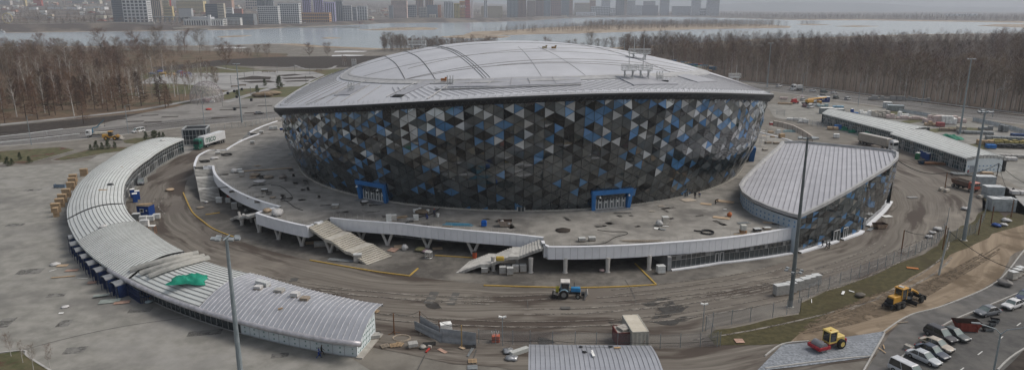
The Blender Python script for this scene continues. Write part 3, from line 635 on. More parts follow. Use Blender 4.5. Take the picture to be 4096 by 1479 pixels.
for d in(-115,-104.3,-103,-96,-93.5,-88):
 MB().tr(tuple(pol(72.75,d,1.5)),R_(d+90)).box((0,0,0),(.9,.1,2.9)).build('blue_pane',mat('pane_blue',(.03,.11,.24),rough=.1),gw)
A=topol(G(2685,1083,0));ths=np.linspace(A[1],-55.6,26);rr_=lambda d:interp(d,[(-66,92.0),(-55,95.2)])-.4
mg=MB();mb=MB()
mg.strip([[tuple(pol(rr_(d),d,z)) for d in ths] for z in(.25,2.85)]);sf=mg.build('shop_front',M_gl,po)
for k,d in enumerate(ths):mb.tube([tuple(pol(rr_(d)+.1,d,.25)),tuple(pol(rr_(d)+.1,d,2.85))],.03 if k%4 else .06,4,False)
for z in(.3,1.95,2.8):mb.tube([tuple(pol(rr_(d)+.1,d,z)) for d in ths],.035,4,False)
mb.build('mullion',mat('mullion_grey',(.28,.28,.28)),sf)
for k in range(25):
 if k in(9,10):
  MB().tr(tuple(pol(rr_(ths[k])+.18,(ths[k]+ths[k+1])/2,1.2)),R_(ths[k]+90)).box((-.36,0,0),(.08,.08,2)).box((.36,0,0),(.08,.08,2)).box((0,0,1),(.8,.08,.08)).build('door',M_frame,sf);continue
 c_=((.05,.17,.36) if k in(2,4,5,11,14,15,17,20,22) else(.16,.165,.165) if k%3 else(.05,.052,.052))
 dm=(ths[k]+ths[k+1])/2;MB().tr(tuple(pol(rr_(dm)+.06,dm,2.4)),R_(dm+90)).box((0,0,0),((ths[1]-ths[0])*PI/180*92-.14,.06,.8)).build('transom_panel',mat('transom%.2f'%c_[0],c_,rough=.15),sf)
mb=MB();mb.strip([[tuple(pol(rr_(d)+a,d,z)) for d in ths] for a,z in((.75,0),(.75,.28),(0,.3))]);mb.build('white_plinth',M_whites,sf)
c1,c2=pol(rr_(ths[0])+.2,ths[0]),pol(76,ths[0]);mb=MB();mb.add([(c1.x,c1.y,0),(c2.x,c2.y,0),(c2.x,c2.y,2.9),(c1.x,c1.y,2.9)],[(0,1,2,3)]);mb.box((c1.x-.35,c1.y,1.4),(.7,.7,2.8));mb.build('side_wall',mat('grey_panel',(.32,.32,.32)),sf)
M_col=mat('column_white',(.48,.46,.43),(.56,.54,.51),scale=1.5,rough=.7)
vcols=[(1208,983),(1321,1009),(1447,959),(1550,980),(1710,990),(1893,1014),(1038,929),(1115,957),(969,901),(985,806),(1022,832),(1065,841)]
pcols=[(1973,1083),(2123,1089),(2261,1090),(2430,1088),(2595,1078),(945,757),(959,783)]
def vcol(b,straight):
 r,dg=topol(b);tg=Vector((-math.sin(R_(dg)),math.cos(R_(dg)),0));mb=MB()
 if straight:mb.tube([b,b+Vector((0,0,.12))],.55,10);mb.tube([b,b+Vector((0,0,2.95))],[.36,.46],10)
 else:
  mb.tube([b,b+Vector((0,0,.15))],.5,10)
  for s in(-1,1):mb.tube([b+tg*.1*s,b+tg*(.35*s)+Vector((0,0,.7)),b+tg*(1.35*s)+Vector((0,0,2.95))],[.34,.3,.3],8)
 mb.build('column',M_col,po)
for q in vcols:vcol(G(*q),False)
for q in pcols:vcol(G(*q),True)
def stair(t1,t2,b1,b2,lb_,m,n=24,land=((.33,.1),(.66,.1)),th=.45):
 """t1,t2 top edge at deck height, b1,b2 bottom edge on the ground"""
 c=(t1+t2+b1+b2)/4;c.z=0;t=thing('concrete_stair',lb_,'stair',tuple(c),0,'concrete stairs down from the podium')
 prof=[];run=1-sum(l for _,l in land);s=0;L=[]
 fl=[];p0=0
 for f,l in land:fl.append((p0,f-l/2,False));fl.append((f-l/2,f+l/2,True));p0=f+l/2
 fl.append((p0,1,False));z=1.0;pts=[(0,1.0)]
 for a,b,isl in fl:
  if isl:pts.append((b,z));continue
  k=max(2,round(n*(b-a)/run));dz=(b-a)/run
  for i in range(k):
   z2=z-dz*(i+1)/k;x=a+(b-a)*(i+1)/k;q=a+(b-a)*i/k;pts.append((q+.0,z2+.02));pts.append((q-.008,z2+.018)) if 0 else None;pts.append((q-.006,z2));pts.append((x+.004,z2))
  z-=dz
 H=t1.z;mb=MB();top1=[];top2=[]
 for f,z in pts:
  z=max(0,z)*H;a=t1.lerp(b1,f);b=t2.lerp(b2,f);top1.append((a.x,a.y,z));top2.append((b.x,b.y,z))
 mb.strip([top1,top2])
 so=[(0,1.0)];z=1.0
 for a,b,isl in fl:
  if not isl:z-=(b-a)/run
  so.append((b,z))
 bt1=[];bt2=[]
 def sz(f):return float(np.interp(f,[q[0] for q in so],[q[1] for q in so]))
 for(f,zz),p1,p2 in zip(pts,top1,top2):
  zb=max(-.02,sz(f)*H-th-.16);bt1.append((p1[0],p1[1],zb));bt2.append((p2[0],p2[1],zb))
 mb.strip([bt1,top1]);mb.strip([top2,bt2]);mb.strip([bt2,bt1]);mb.build('stair_flight',m,t)
 for f in(.3,.62):
  b=(t1.lerp(b1,f)+t2.lerp(b2,f))/2;b.z=0;h=sz(f)*H-th-.1
  if h>1.2:MB().tube([b,b+Vector((0,0,h))],[.3,.36],8).build('column',M_col,t)
M_stair=mat('stair_concrete',(.46,.43,.37),(.55,.52,.46),scale=.9,rough=.85,stain=(.42,.395,.345),sscale=.35,sth=(.5,.68));M_stg=mat('stair_grey',(.42,.41,.385),(.52,.51,.48),scale=.9,rough=.85,stain=(.34,.33,.31),sscale=.3)
stair(G(775,665,5),G(853,660,5),G(803,812,0),G(884,803,0),'weathered grey concrete stair at the far left of the podium',M_stg)
a0,a1=pol(88.2,-131,5),pol(82.6,-131,5);stair(a0,a1,pol(87.8,-141.5),pol(82.2,-141.5),'grey concrete stair seen edge on between the two left white fascias',M_stg)
stair(G(1237,907,5),G(1308,877,5),G(1478,1063,0),G(1577,1027,0),'pale broad concrete stair facing the camera at the left front of the podium',M_stair)
stair(pol(88.8,-88,5),pol(83.8,-88,5),G(1815,1093,0),G(1870,1046,0),'dusty concrete stair with a yellow box on it at the centre of the podium front',M_stg)
a,b=pol(96.5,-200,5),pol(103,-200,5);stair(a,b,pol(94.5,-190),pol(101,-190),'light concrete stair at the back left of the podium',M_stg)
mb=MB();_rp=[]
for s in(segs[3],segs[4],segs[5],segs[6]):
 for(d0,r0),(d1,r1) in zip(s[:-1],s[1:]):
  for k in range(2):
   d=d0+(d1-d0)*k/2;r=r0+(r1-r0)*k/2;_rp+=[tuple(pol(r-1.0,d,5.02)),tuple(pol(r-1.0,d,6.1)),tuple(pol(r-1.0,d+.01,5.02))]
mb.tube(_rp,.025,3,False);mb.build('railing_post_row',M_galv,po)
# ---------------------------------------------------------------- glass wing building at the right of the podium
wg=thing('wing_building','wedge shaped glass pavilion with a pale ribbed metal roof joined to the podium','pavilion',(75,150,0))
rp=[(3200,865,8.0),(3150,853,8.05),(3080,830,8.2),(3010,800,8.4),(2968,770,8.5),(2955,742,8.6),(2972,715,8.8),(3015,672,9.3),(3065,625,9.8),(3105,592,10.1),(3128,567,10.3),(3200,566,10.6),(3350,580,11.2),(3500,594,11.7),(3572,603,11.9),(3594,612,12),(3594,632,12),(3560,665,11.7),(3480,714,11.1),(3400,762,10.2),(3300,817,9.1)]
WP=[G(*q) for q in rp];n=len(WP);cw=sum(WP,Vector())/n
M_wroof=mat('wing_roof',(.42,.42,.45),(.48,.48,.51),scale=.3,rough=.5,metal=.1)
def inset(P,d):
 out=[]
 for i,p in enumerate(P):
  a=(P[(i+1)%len(P)]-P[i-1]);a.z=0;a.normalize();nr=Vector((-a.y,a.x,0));q=p+nr*d
  if(q-cw).length>(p-cw).length:q=p-nr*d
  out.append(q)
 return out
WI=inset(WP,.9)
mb=MB();K=8;cz=cw.copy();cz.z=cw.z+.5
rings=[[tuple(p.lerp(cz,k/K)+Vector((0,0,-.35))) for p in WI+[WI[0]]] for k in range(K+1)]
mb.strip(rings);mb.build('roof',M_wroof,wg)
def inside(x,y,P):
 c=False
 for i in range(len(P)):
  a,b=P[i],P[i-1]
  if(a.y>y)!=(b.y>y) and x<(b.x-a.x)*(y-a.y)/(b.y-a.y)+a.x:c=not c
 return c
def wz(x,y):
 best=None
 for i in range(len(WI)):
  a,b=WI[i],WI[(i+1)%len(WI)];v0=Vector((a.x-cz.x,a.y-cz.y));v1=Vector((b.x-cz.x,b.y-cz.y));v=Vector((x-cz.x,y-cz.y))
  dt=v0.x*v1.y-v0.y*v1.x
  if abs(dt)<1e-6:continue
  s=(v.x*v1.y-v.y*v1.x)/dt;t=(v0.x*v.y-v0.y*v.x)/dt
  if s>=-1e-6 and t>=-1e-6:return cz.z+s*(a.z-cz.z)+t*(b.z-cz.z)-.35
 return cz.z-.35
dr=G(3150,600,9.8)-G(3060,830,8.3);dr.z=0;dr.normalize();pr=Vector((dr.y,-dr.x,0));mb=MB()
for k in range(-60,60):
 run=[]
 for j in range(-45,46):
  p=cw+pr*(k*1.05)+dr*(j*1.0)
  if inside(p.x,p.y,WI):run.append((p.x,p.y,wz(p.x,p.y)+.1))
  else:
   if len(run)>1:mb.tube(run,.07,3,False)
   run=[]
mb.build('roof_seam_row',mat('wing_seam',(.2,.2,.215),rough=.6),wg)
mb=MB();cl=lambda P:P+[P[0]]
mb.strip([[(p.x,p.y,p.z-.45) for p in cl(WP)],[(p.x,p.y,p.z+.25) for p in cl(WP)],[(p.x,p.y,p.z+.28) for p in cl(inset(WP,.55))],[(p.x,p.y,p.z-.3) for p in cl(inset(WP,.9))]]);mb.build('parapet',M_gut,wg)
base_px=[(3190,1010),(3260,990),(3350,962),(3430,935),(3480,890),(3530,845),(3562,800),(3575,760)]
FB=[G(x,y,0) for x,y in base_px];FT=[WP[0],WP[20],WP[19],WP[18].lerp(WP[19],.3),WP[18],WP[17],WP[16],WP[15]]
def along(P,f):
 f=f*(len(P)-1);i=min(len(P)-2,int(f));return P[i].lerp(P[i+1],f-i)
NWc,NWr=26,7;mb=MB();wj={}
def wp_(i,j):
 f=i/NWc;t=min(1,max(0,j/NWr));b=along(FB,f);tt=along(FT,f).copy();tt.z-=.45;q=b.lerp(tt,t);q.z=b.z+(tt.z-b.z)*t;return q
for i in range(NWc):
 o=.5*(i%2)
 for j in range(-1,NWr+1):
  for tri in(((i,j+o),(i,j+1+o),(i+1,j+.5+o)),((i+1,j+.5-o if o else j+.5),(i+1,j+1.5-o if o else j+1.5),(i,j+.5 if o else j+1))):
   V=[(a,min(NWr,max(0,b))) for a,b in tri]
   if len(set(V))<3:continue
   P=[wp_(a,b) for a,b in V];c=sum(P,Vector())/3;nrm=(P[1]-P[0]).cross(P[2]-P[0])
   if nrm.length<.02:continue
   if nrm.dot(Vector((c.x-CX,c.y-CY,0)))<0:P=[P[0],P[2],P[1]]
   up=sum(b for _,b in V)/3/NWr;u=rng.random()
   mb.mi=3 if u<.06+.16*up else 2 if u<.3+.3*up else 8 if u<.34+.3*up and up>.4 else 1 if u<.5+.3*up else 0
   mb.add([tuple(q+(c-q)*min(.3,.07/max(.1,(c-q).length))) for q in P],[(0,1,2)])
mb.build('glass_facade',gm+[mat('panel_warm_grey',(.17,.165,.15),rough=.3)],wg)
mb=MB();mb.strip([[tuple(wp_(i,j)+Vector((-.12,.12,0))) for i in range(NWc+1)] for j in(0,NWr)]);mb.build('facade_backing',M_dark,wg)
M_wrap=mat('blue_grey_wrap',(.40,.47,.53),(.46,.53,.59),scale=.5,rough=.6);M_mark=mat('wrap_print',(.12,.24,.42))
W2=inset(WP,.5);mb=MB();seq=W2[0:11]
mb.strip([[(p.x,p.y,0) for p in seq],[(p.x,p.y,p.z-.85) for p in seq]]);ww=mb.build('insulated_wall',M_wrap,wg)
L=[0]
for a,b in zip(seq[:-1],seq[1:]):L.append(L[-1]+(b-a).length)
mk=MB()
for k in range(int(L[-1]/1.25)):
 s=k*1.25+.6;i=min(len(L)-2,max(0,int(np.searchsorted(L,s))-1));p=seq[i].lerp(seq[i+1],(s-L[i])/(L[i+1]-L[i]));d=(seq[i+1]-seq[i]).normalized();nr=Vector((-d.y,d.x,0));nr=-nr if nr.dot(p-cw)<0 else nr
 for z in(5.6,6.5,7.2):
  if z<p.z-1.2:mk.box((p.x+nr.x*.03,p.y+nr.y*.03,z),(.3,.05,.34),rz=math.atan2(d.y,d.x))
mk.build('printed_mark',M_mark,ww)
seq=W2[10:17];mb=MB();mb.strip([[(p.x,p.y,0) for p in seq],[(p.x,p.y,p.z-.85) for p in seq]]);mb.build('back_wall',mat('grey_panel',(.32,.32,.32)),wg)
for(a,b) in((0.0,.27),(.30,.46),(.52,.83)):
 P=[along(FB,a+(b-a)*k/6) for k in range(7)];mb=MB();o_=[p+(p-Vector((CX,CY,0))).normalized()*.9 for p in P]
 mb.strip([[(p.x,p.y,.0) for p in o_],[(p.x,p.y,.35) for p in o_],[(p.x,p.y,.38) for p in P]]);mb.build('white_plinth',M_whites,wg)
for f,wd in((.27,2.2),(.33,1.6),(.49,1.2)):
 p=along(FB,f);d=(along(FB,f+.02)-along(FB,f-.02)).normalized();nr=Vector((d.y,-d.x,0));q=p+nr*.2;rz=math.atan2(d.y,d.x)
 db=MB();db.tr((q.x,q.y,0),rz)
 for s in(-.5,0,.5):db.box((s*wd,0,1.25),(.1,.14,2.5))
 db.box((0,0,2.5),(wd+.1,.14,.12));dd=db.build('door',M_frame,wg);MB().tr((q.x,q.y,0),rz).box((0,.05,1.25),(wd,.05,2.4)).build('pane',M_gl,dd)
 # ---------------------------------------------------------------- curved low pavilions
M_pr1=mat('pale_sheet_roof',(.54,.56,.545),(.60,.62,.605),scale=.4,rough=.7,stain=(.5,.51,.495),sscale=.25,sth=(.5,.7));M_pr2=mat('grey_sheet_roof',(.36,.37,.40),(.41,.42,.45),scale=.4,rough=.38,metal=.3)
M_seamd=mat('dark_seam',(.21,.215,.21));M_seaml=mat('light_seam',(.60,.60,.62),rough=.6)
M_wrapw=mat('white_wrap',(.60,.66,.68),(.68,.73,.75),scale=.6,rough=.6);M_markg=mat('wrap_print_green',(.2,.3,.28))
def tb_(px,z):
 o=[]
 for x,y in px:
  r,d=topol(G(x,y,z));d=d-360 if d>90 else d;o.append((d,r))
 return sorted(o)
def curved_pavilion(name,label,A0,A1,Ri,Ro,zi,zo,over,pieces):
 """Ri: glazed street side radius, Ro: outer wall radius"""
 t=thing(name,label,'pavilion',tuple(pol(0,0)))
 def rp(d,f,up=0):
  r=(Ri(d)-.5)+(Ro(d)+over-(Ri(d)-.5))*f;z=zi+(zo-zi)*f+1.05*math.sin(PI*min(1,f*1.0))+(.0);return tuple(pol(r,d,z+up))
 for k,(a,b,m,ms,ribs,along_) in enumerate(pieces):
  ths=np.linspace(a,b,max(3,int(abs(b-a)/1.5)));up=.16*(k%2);mb=MB()
  mb.strip([[rp(d,f/14,up) for f in range(15)] for d in ths]);mb.strip([[rp(d,0,up) for d in ths],[rp(d,0,up-.4) for d in ths]]);mb.strip([[rp(d,1,up) for d in ths],[rp(d,1,up-.35) for d in ths]])
  r=mb.build('roof',m,t);sm=MB()
  if along_:
   for q in range(ribs):f=(q+.5)/ribs;sm.tube([rp(d,f,up+.03) for d in ths],.075,3,False)
  else:
   for d in np.linspace(a,b,ribs):sm.tube([rp(d,f/10,up+.06) for f in range(11)],.06,3,False)
  sm.build('roof_seam_row',ms,r)
 ths=np.linspace(A0,A1,80)
 gl=MB();gl.strip([[tuple(pol(Ri(d),d,z)) for d in ths] for z in(.1,zi+.05)]);gl=gl.build('glass_wall',M_gl,t);mu=MB()
 for d in np.arange(min(A0,A1),max(A0,A1),.82):mu.tube([tuple(pol(Ri(d)-.1,d,.1)),tuple(pol(Ri(d)-.1,d,zi))],.04,4,False)
 for z in(.2,2.3,3.4):mu.tube([tuple(pol(Ri(d)-.1,d,z)) for d in ths],.04,4,False)
 mu.build('mullion',M_galv,gl)
 dl=np.arange(min(A0,A1)+3,max(A0,A1)-1,4.5)
 for d in dl[:24]:
  MB().tr(tuple(pol(Ri(d)-.2,d,0)),R_(d+90)).box((-.9,0,1.25),(.12,.1,2.3)).box((0,0,1.25),(.12,.1,2.3)).box((.9,0,1.25),(.12,.1,2.3)).box((0,0,2.35),(1.9,.1,.12)).build('door',M_frame,gl)
 return t,rp
ti=tb_([(735,555),(600,630),(520,700),(495,770),(495,810),(530,870),(600,920),(840,1050),(1050,1105),(1490,1215)],4.9)
to=tb_([(600,553),(430,640),(330,720),(285,790),(268,860),(290,930),(350,1010),(500,1110),(700,1200),(1000,1290),(1335,1358)],3.1)
RiL=lambda d:interp(d,ti)+.5;RoL=lambda d:interp(d,to)-1.6
e0=-101.4;e1=ti[0][0]
lp,rpL=curved_pavilion('arc_pavilion','long curved low pavilion with a ribbed metal roof left of the ring road',e1,e0,RiL,RoL,4.9,3.1,1.6,
[(e1,-167,M_pr1,M_seamd,15,True),(-166.8,-147,M_pr1,M_seamd,15,True),(-146.8,-138,M_pr1,M_seamd,15,True),(-137.8,-124.3,M_pr1,M_seamd,34,False),(-124.1,-114.6,M_pr1,M_seamd,15,True),(-114.4,-100.8,M_pr2,M_seaml,34,False)])
mb=MB();ths=np.linspace(-128,-100.8,30);mb.tube([Vector(rpL(d,1))+Vector((0,0,-.22)) for d in ths],.42,10);mb.build('round_eave',mat('eave_metal',(.42,.41,.43),rough=.4,metal=.3),lp,smooth=True)
ths=np.linspace(e1,e0,80);wl=MB();wl.strip([[tuple(pol(RoL(d),d,z)) for d in ths] for z in(0,3.0)]);ow=wl.build('outer_wall',M_gl,lp)
mu=MB()
for d in np.arange(-134,-111,.62):mu.tube([tuple(pol(RoL(d)+.06,d,.1)),tuple(pol(RoL(d)+.06,d,3.0))],.05,4,False)
mu.strip([[tuple(pol(RoL(d)+.3,d,z)) for d in ths] for z in(0,.15)]);mu.build('mullion',M_galv,ow)
tw=np.linspace(-111,e0,14);wl=MB();wl.strip([[tuple(pol(RoL(d)+.12,d,z)) for d in tw] for z in(0,3.2)])
def endw(d,off,m,name,par):
 P=[];N=12
 r0,r1=RoL(d)+.12,RiL(d)-.1
 lo=[];hi=[]
 for k in range(N+1):
  r=r0+(r1-r0)*k/N;f=(r-(RiL(d)-.5))/(RoL(d)+1.6-(RiL(d)-.5));z=4.9+(3.1-4.9)*f+1.05*math.sin(PI*min(1,f));lo.append(tuple(pol(r,d,0)));hi.append(tuple(pol(r,d,z-.9)))
 return lo,hi
lo,hi=endw(e0,0,None,None,None);wl.strip([lo,hi]);iw=wl.build('insulated_wall',M_wrapw,lp)
cl_=MB();cl_.strip([hi,[(p[0],p[1],p[2]+.85) for p in hi]]);cl_.build('gable_cladding',mat('gable_grey',(.36,.345,.325)),lp)
gr=MB()
for i in range(0,13):
 p=Vector(hi[i]);gr.tube([p,p+Vector((0,0,.9))],.08,4,False)
gr.build('gable_batten',M_dark,lp)
mk=MB()
for d in np.linspace(-110.6,e0-.3,11):
 for z in(.5,1.2,1.9):
  p=pol(RoL(d)+.15,d,z);mk.tr(tuple(p),R_(d+90)).box((0,0,0),(.2,.04,.22))
mk.tr()
for k in range(1,12):
 a=Vector(lo[k]);
 for z in(.5,1.3,2.1,2.9):
  if z<hi[k][2]-.2:mk.tr((a.x+.06,a.y-.02,z),R_(e0)).box((0,-.02,0),(.2,.05,.22))
mk.tr();mk.build('printed_mark',M_markg,iw)
vj=MB()
for d in np.linspace(-111,e0,12):vj.tube([tuple(pol(RoL(d)+.14,d,0)),tuple(pol(RoL(d)+.14,d,3))],.025,3,False)
for z in(1.45,):vj.tube([tuple(pol(RoL(d)+.14,d,z)) for d in tw],.025,3,False)
for k in range(0,13,2):vj.tube([lo[k],hi[k]],.025,3,False)
vj.build('sheet_joint',mat('joint_grey',(.22,.22,.23)),iw)
mb=MB();a,b=Vector(lo[0]),Vector(lo[-1]);d=(b-a).normalized();nr=Vector((d.y,-d.x,0));c=(a+b)/2+nr*.5;mb.box((c.x,c.y,.1),((b-a).length+1,1.0,.2),rz=math.atan2(d.y,d.x));mb.build('footing',M_conc,lp)
for d in(e1,):
 lo,hi=endw(d,0,0,0,0);MB().strip([lo,[(p[0],p[1],p[2]+.8) for p in hi]]).build('end_wall',M_gl,lp)
def straight_pav(name,label,f0,f1,b0,b1,zf,zb,ribs,gable):
 t=thing(name,label,'pavilion',((f0.x+f1.x)/2,(f0.y+f1.y)/2,0),0,'low pavilions at the right');N=16
 def P(u,v,up=0):a=f0.lerp(f1,u);b=b0.lerp(b1,u);q=a.lerp(b,v);return(q.x,q.y,zf+(zb-zf)*v+.9*math.sin(PI*v)+up)
 mb=MB();mb.strip([[P(i/N,j/10) for j in range(11)] for i in range(N+1)]);mb.strip([[P(i/N,0,-.4) for i in range(N+1)],[P(i/N,0) for i in range(N+1)]]);r=mb.build('roof',M_pr1,t)
 sm=MB()
 for j in range(ribs):v=(j+.5)/ribs;sm.tube([P(i/N,v,.03) for i in range(N+1)],.06,3,False)
 sm.build('roof_seam_row',M_seamd,r)
 d=(f1-f0).normalized();nr=Vector((-d.y,d.x,0));ins=(b0-f0).normalized()*.7
 g0,g1=f0+ins,f1+ins;gl=MB().add([(g0.x,g0.y,.1),(g1.x,g1.y,.1),(g1.x,g1.y,zf),(g0.x,g0.y,zf)],[(0,1,2,3)]).build('glass_wall',mat('teal_glass',(.02,.05,.06),(.035,.075,.09),rough=.08,ior=1.8),t)
 mu=MB();Ln=(g1-g0).length;k=int(Ln/1.15);off=-ins.normalized()*.1
 for i in range(k+1):
  q=g0.lerp(g1,i/k)+off;mu.tube([(q.x,q.y,.1),(q.x,q.y,zf-.1)],.055,4,False)
 for z in(.2,1.5,2.6):mu.tube([(g0.x+off.x,g0.y+off.y,z),(g1.x+off.x,g1.y+off.y,z)],.05,4,False)
 mu.build('mullion',M_galv,gl)
 for i in range(int(Ln/5.2)):
  q=g0.lerp(g1,(i+.6)/int(Ln/5.2))+off*2;rz=math.atan2(d.y,d.x);MB().tr((q.x,q.y,0),rz).box((-.7,0,1.2),(.12,.1,2.3)).box((.0,0,1.2),(.12,.1,2.3)).box((.7,0,1.2),(.12,.1,2.3)).box((0,0,2.3),(1.5,.1,.12)).build('door',M_frame,gl)
 ew=MB();c0=f1.lerp(b1,.02);c1=f1.lerp(b1,.9);ew.add([(c0.x,c0.y,0),(c1.x,c1.y,0),(c1.x,c1.y,zb+.1),(c0.x,c0.y,zf-.3)],[(0,1,2,3)]);e=ew.build('end_wall',M_wrapw if gable else M_gl,t)
 c0=f0.lerp(b0,.02);c1=f0.lerp(b0,.98);bb=b1
 MB().add([(c0.x,c0.y,0),(c1.x,c1.y,0),(c1.x,c1.y,zb),(c0.x,c0.y,zf)],[(3,2,1,0)]).add([(b0.x,b0.y,0),(b1.x,b1.y,0),(b1.x,b1.y,zb),(b0.x,b0.y,zb)],[(3,2,1,0)]).build('rear_wall',mat('grey_panel',(.32,.32,.32)),t)
 if gable:
  gc=MB()
  for i in range(12):
   a=P(1,i/12,0);b=P(1,(i+.85)/12,0);gc.add([(a[0],a[1],a[2]-1.0),(b[0],b[1],b[2]-1.0),(b[0],b[1],b[2]-.05),(a[0],a[1],a[2]-.05)],[(0,1,2,3)])
  gc.build('gable_cladding',mat('gable_pale',(.45,.45,.43)),t)
  mk=MB()
  for i in range(9):
   q=c0.lerp(c1,0);q=f1.lerp(b1,.08+.09*i)
   for z in(.8,2.0):mk.box((q.x,q.y-.05,z),(.3,.06,.34))
  mk.build('printed_mark',mat('wrap_print',(.12,.24,.42)),e)
  dd=f1.lerp(b1,.17);MB().box((dd.x,dd.y-.08,1.1),(1.5,.1,2.2)).build('door',mat('steel_door',(.32,.35,.38)),e)
 return t
straight_pav('low_pavilion','long low pavilion with a pale ribbed roof and glass front at the far right',G(3288,453,4.4),G(3610,538,4.4),G(3340,437,4.6),G(3720,510,4.6),4.4,4.6,9,False)
straight_pav('low_pavilion','nearer right hand low pavilion with a wrapped white end wall',G(3560,532,4.6),G(3866,634,4.4),G(3700,512,4.8),G(4030,632,4.2),4.5,4.3,10,True)
A_,B_,C_,D_=G(2115,1376,4),G(2604,1380,4),G(2668,1530,4),G(2112,1530,4)
t=thing('kiosk_pavilion','grey ribbed roof of a pavilion at the bottom centre','pavilion',((A_.x+C_.x)/2,(A_.y+C_.y)/2,0));N=20
def kp_(u,v,up=0):a=A_.lerp(B_,u);b=D_.lerp(C_,u);q=a.lerp(b,v);return(q.x,q.y,4.0+.9*math.sin(PI*min(1,v*.8+.1))-.28+up)
mb=MB();mb.strip([[kp_(i/N,j/10) for i in range(N+1)] for j in range(11)]);mb.strip([[kp_(i/N,0,-.3) for i in range(N+1)],[kp_(i/N,0) for i in range(N+1)]]);mb.strip([[kp_(1,j/10) for j in range(11)],[kp_(1,j/10,-.35) for j in range(11)]]);r=mb.build('roof',M_pr2,t);mb=MB()
for i in range(27):mb.tube([kp_((i+.5)/27,j/10,.03) for j in range(11)],.045,3,False)
mb.build('roof_seam_row',mat('kiosk_seam',(.25,.255,.27)),r)
MB().prism([(p.x,p.y) for p in(D_.lerp(A_,.05)+Vector((.4,0,0)),C_+Vector((-.6,0,0)),B_+Vector((-.6,-.6,0)),A_+Vector((.4,-.6,0)))],0,3.75).build('wall',M_wrapw,t)
mb=MB();rnd=random.Random(3)
for(u0,v0) in((.42,.12),(.44,.32),(.66,.1)):
 P=[]
 for k in range(40):P.append(kp_(u0+.02*math.sin(k*1.3)*rnd.random(),v0+.03*math.cos(k*1.7),.12))
 mb.tube(P,.04,3,False)
mb.tube([kp_(.42+.25*k/12,.15-.02*math.sin(k),.12) for k in range(13)],.03,3,False)
tag(mb.build('cable_tangle',M_dark),'tangled thin dark cable lying on the grey ribbed roof at the bottom','cable')
q=kp_(.5,.42,.12);tag(MB().tr(q,.1).box((0,0,.1),(.35,1.1,.12)).box((.05,.7,.16),(.25,.5,.1)).build('sheet_offcut',M_paper,bevel=.02),'narrow white offcut on the ribbed roof at the bottom','offcut')
q=kp_(.71,.18,.12);tag(MB().tr(q,.1).box((0,0,.06),(.9,.16,.1)).box((0,.18,.05),(.7,.12,.08)).build('wood_offcut',mat('raw_wood',(.42,.27,.14),(.52,.35,.19),scale=2)),'short orange wood offcut on the ribbed roof at the bottom','offcut')
c=G(776,580);t=thing('glass_box','glass walled entrance box with a pale frame and open top behind the white lorry','kiosk',(c.x,c.y+3,0),R_(14));s=3.9;hgt=6.0
mb=MB()
for sx in(-1,1):
 for sy in(-1,1):mb.box((sx*s,sy*s,hgt/2),(.45,.45,hgt))
for z in(hgt-.2,.2):
 for sx in(-1,1):mb.box((sx*s,0,z),(.5,2*s-.45,.4))
 for sy in(-1,1):mb.box((0,sy*s,z),(2*s-.45,.5,.4))
mb.lb('frame',M_galv,t)
for k,(cc,dd) in enumerate((((0,-s,3),(7.4,.06,5.4)),((0,s,3),(7.4,.06,5.4)),((-s,0,3),(.06,7.4,5.4)),((s,0,3),(.06,7.4,5.4)))):
 gp=MB().box(cc,dd).lb('pane',M_gl,t);mb=MB()
 for q in np.linspace(-3,3,6):mb.box((q,cc[1]*1.02,3) if k<2 else(cc[0]*1.02,q,3),(.09,.12,5.4) if k<2 else(.12,.09,5.4))
 for z in(2,3.6):mb.box((0,cc[1]*1.025,z) if k<2 else(cc[0]*1.025,0,z),(7.4,.1,.1) if k<2 else(.1,7.4,.1))
 mb.lb('mullion',M_galv,gp)
MB().box((0,0,5.3),(7.3,7.3,.1)).lb('roof',M_dark,t);MB().box((1.5,-s-1,2.6),(2.6,2,.15)).box((.4,-s-1.8,1.3),(.12,.12,2.6)).box((2.6,-s-1.8,1.3),(.12,.12,2.6)).lb('porch',M_galv,t)
# ---------------------------------------------------------------- trees
M_birch=mat('birch_bark',(.40,.38,.355),(.52,.50,.47),scale=1.5,rough=.85);M_bark=mat('grey_bark',(.16,.14,.12),(.25,.22,.19),scale=1.5,rough=.9);M_larchb=mat('larch_bark',(.07,.05,.04),(.11,.085,.07),scale=1.5,rough=.9)
M_twr=mat('twigs_red_brown',(.122,.073,.05),(.18,.112,.077),scale=.4,rough=.95);M_twg=mat('twigs_grey_brown',(.125,.09,.06),(.185,.138,.092),scale=.4,rough=.95);M_tww=mat('twigs_pale',(.19,.145,.105),(.26,.205,.155),scale=.4,rough=.95);M_twd=mat('twigs_dark',(.045,.028,.02),(.078,.048,.035),scale=.4,rough=.95);M_pine=mat('pine_needles',(.055,.07,.035),(.10,.115,.055),scale=1,rough=.95)
def slivers(mb,P,D,L,W):
 n=len(P);Rn=rng.normal(size=(n,3));S=np.cross(D,Rn);S/=np.linalg.norm(S,axis=1,keepdims=True)+1e-9
 bend=rng.normal(size=(n,3))*.15;bend[:,2]-=.05
 a=P-S*W[:,None]/2;b=P+S*W[:,None]/2;c=P+(D+bend)*L[:,None]
 k=len(mb.v);V=np.stack([a,b,c],1).reshape(-1,3);mb.v+=[tuple(v) for v in V.tolist()];mb.f+=[(k+3*i,k+3*i+1,k+3*i+2) for i in range(n)];mb.m+=[0]*n
def nrmz(a):return a/(np.linalg.norm(a,axis=-1,keepdims=True)+1e-9)
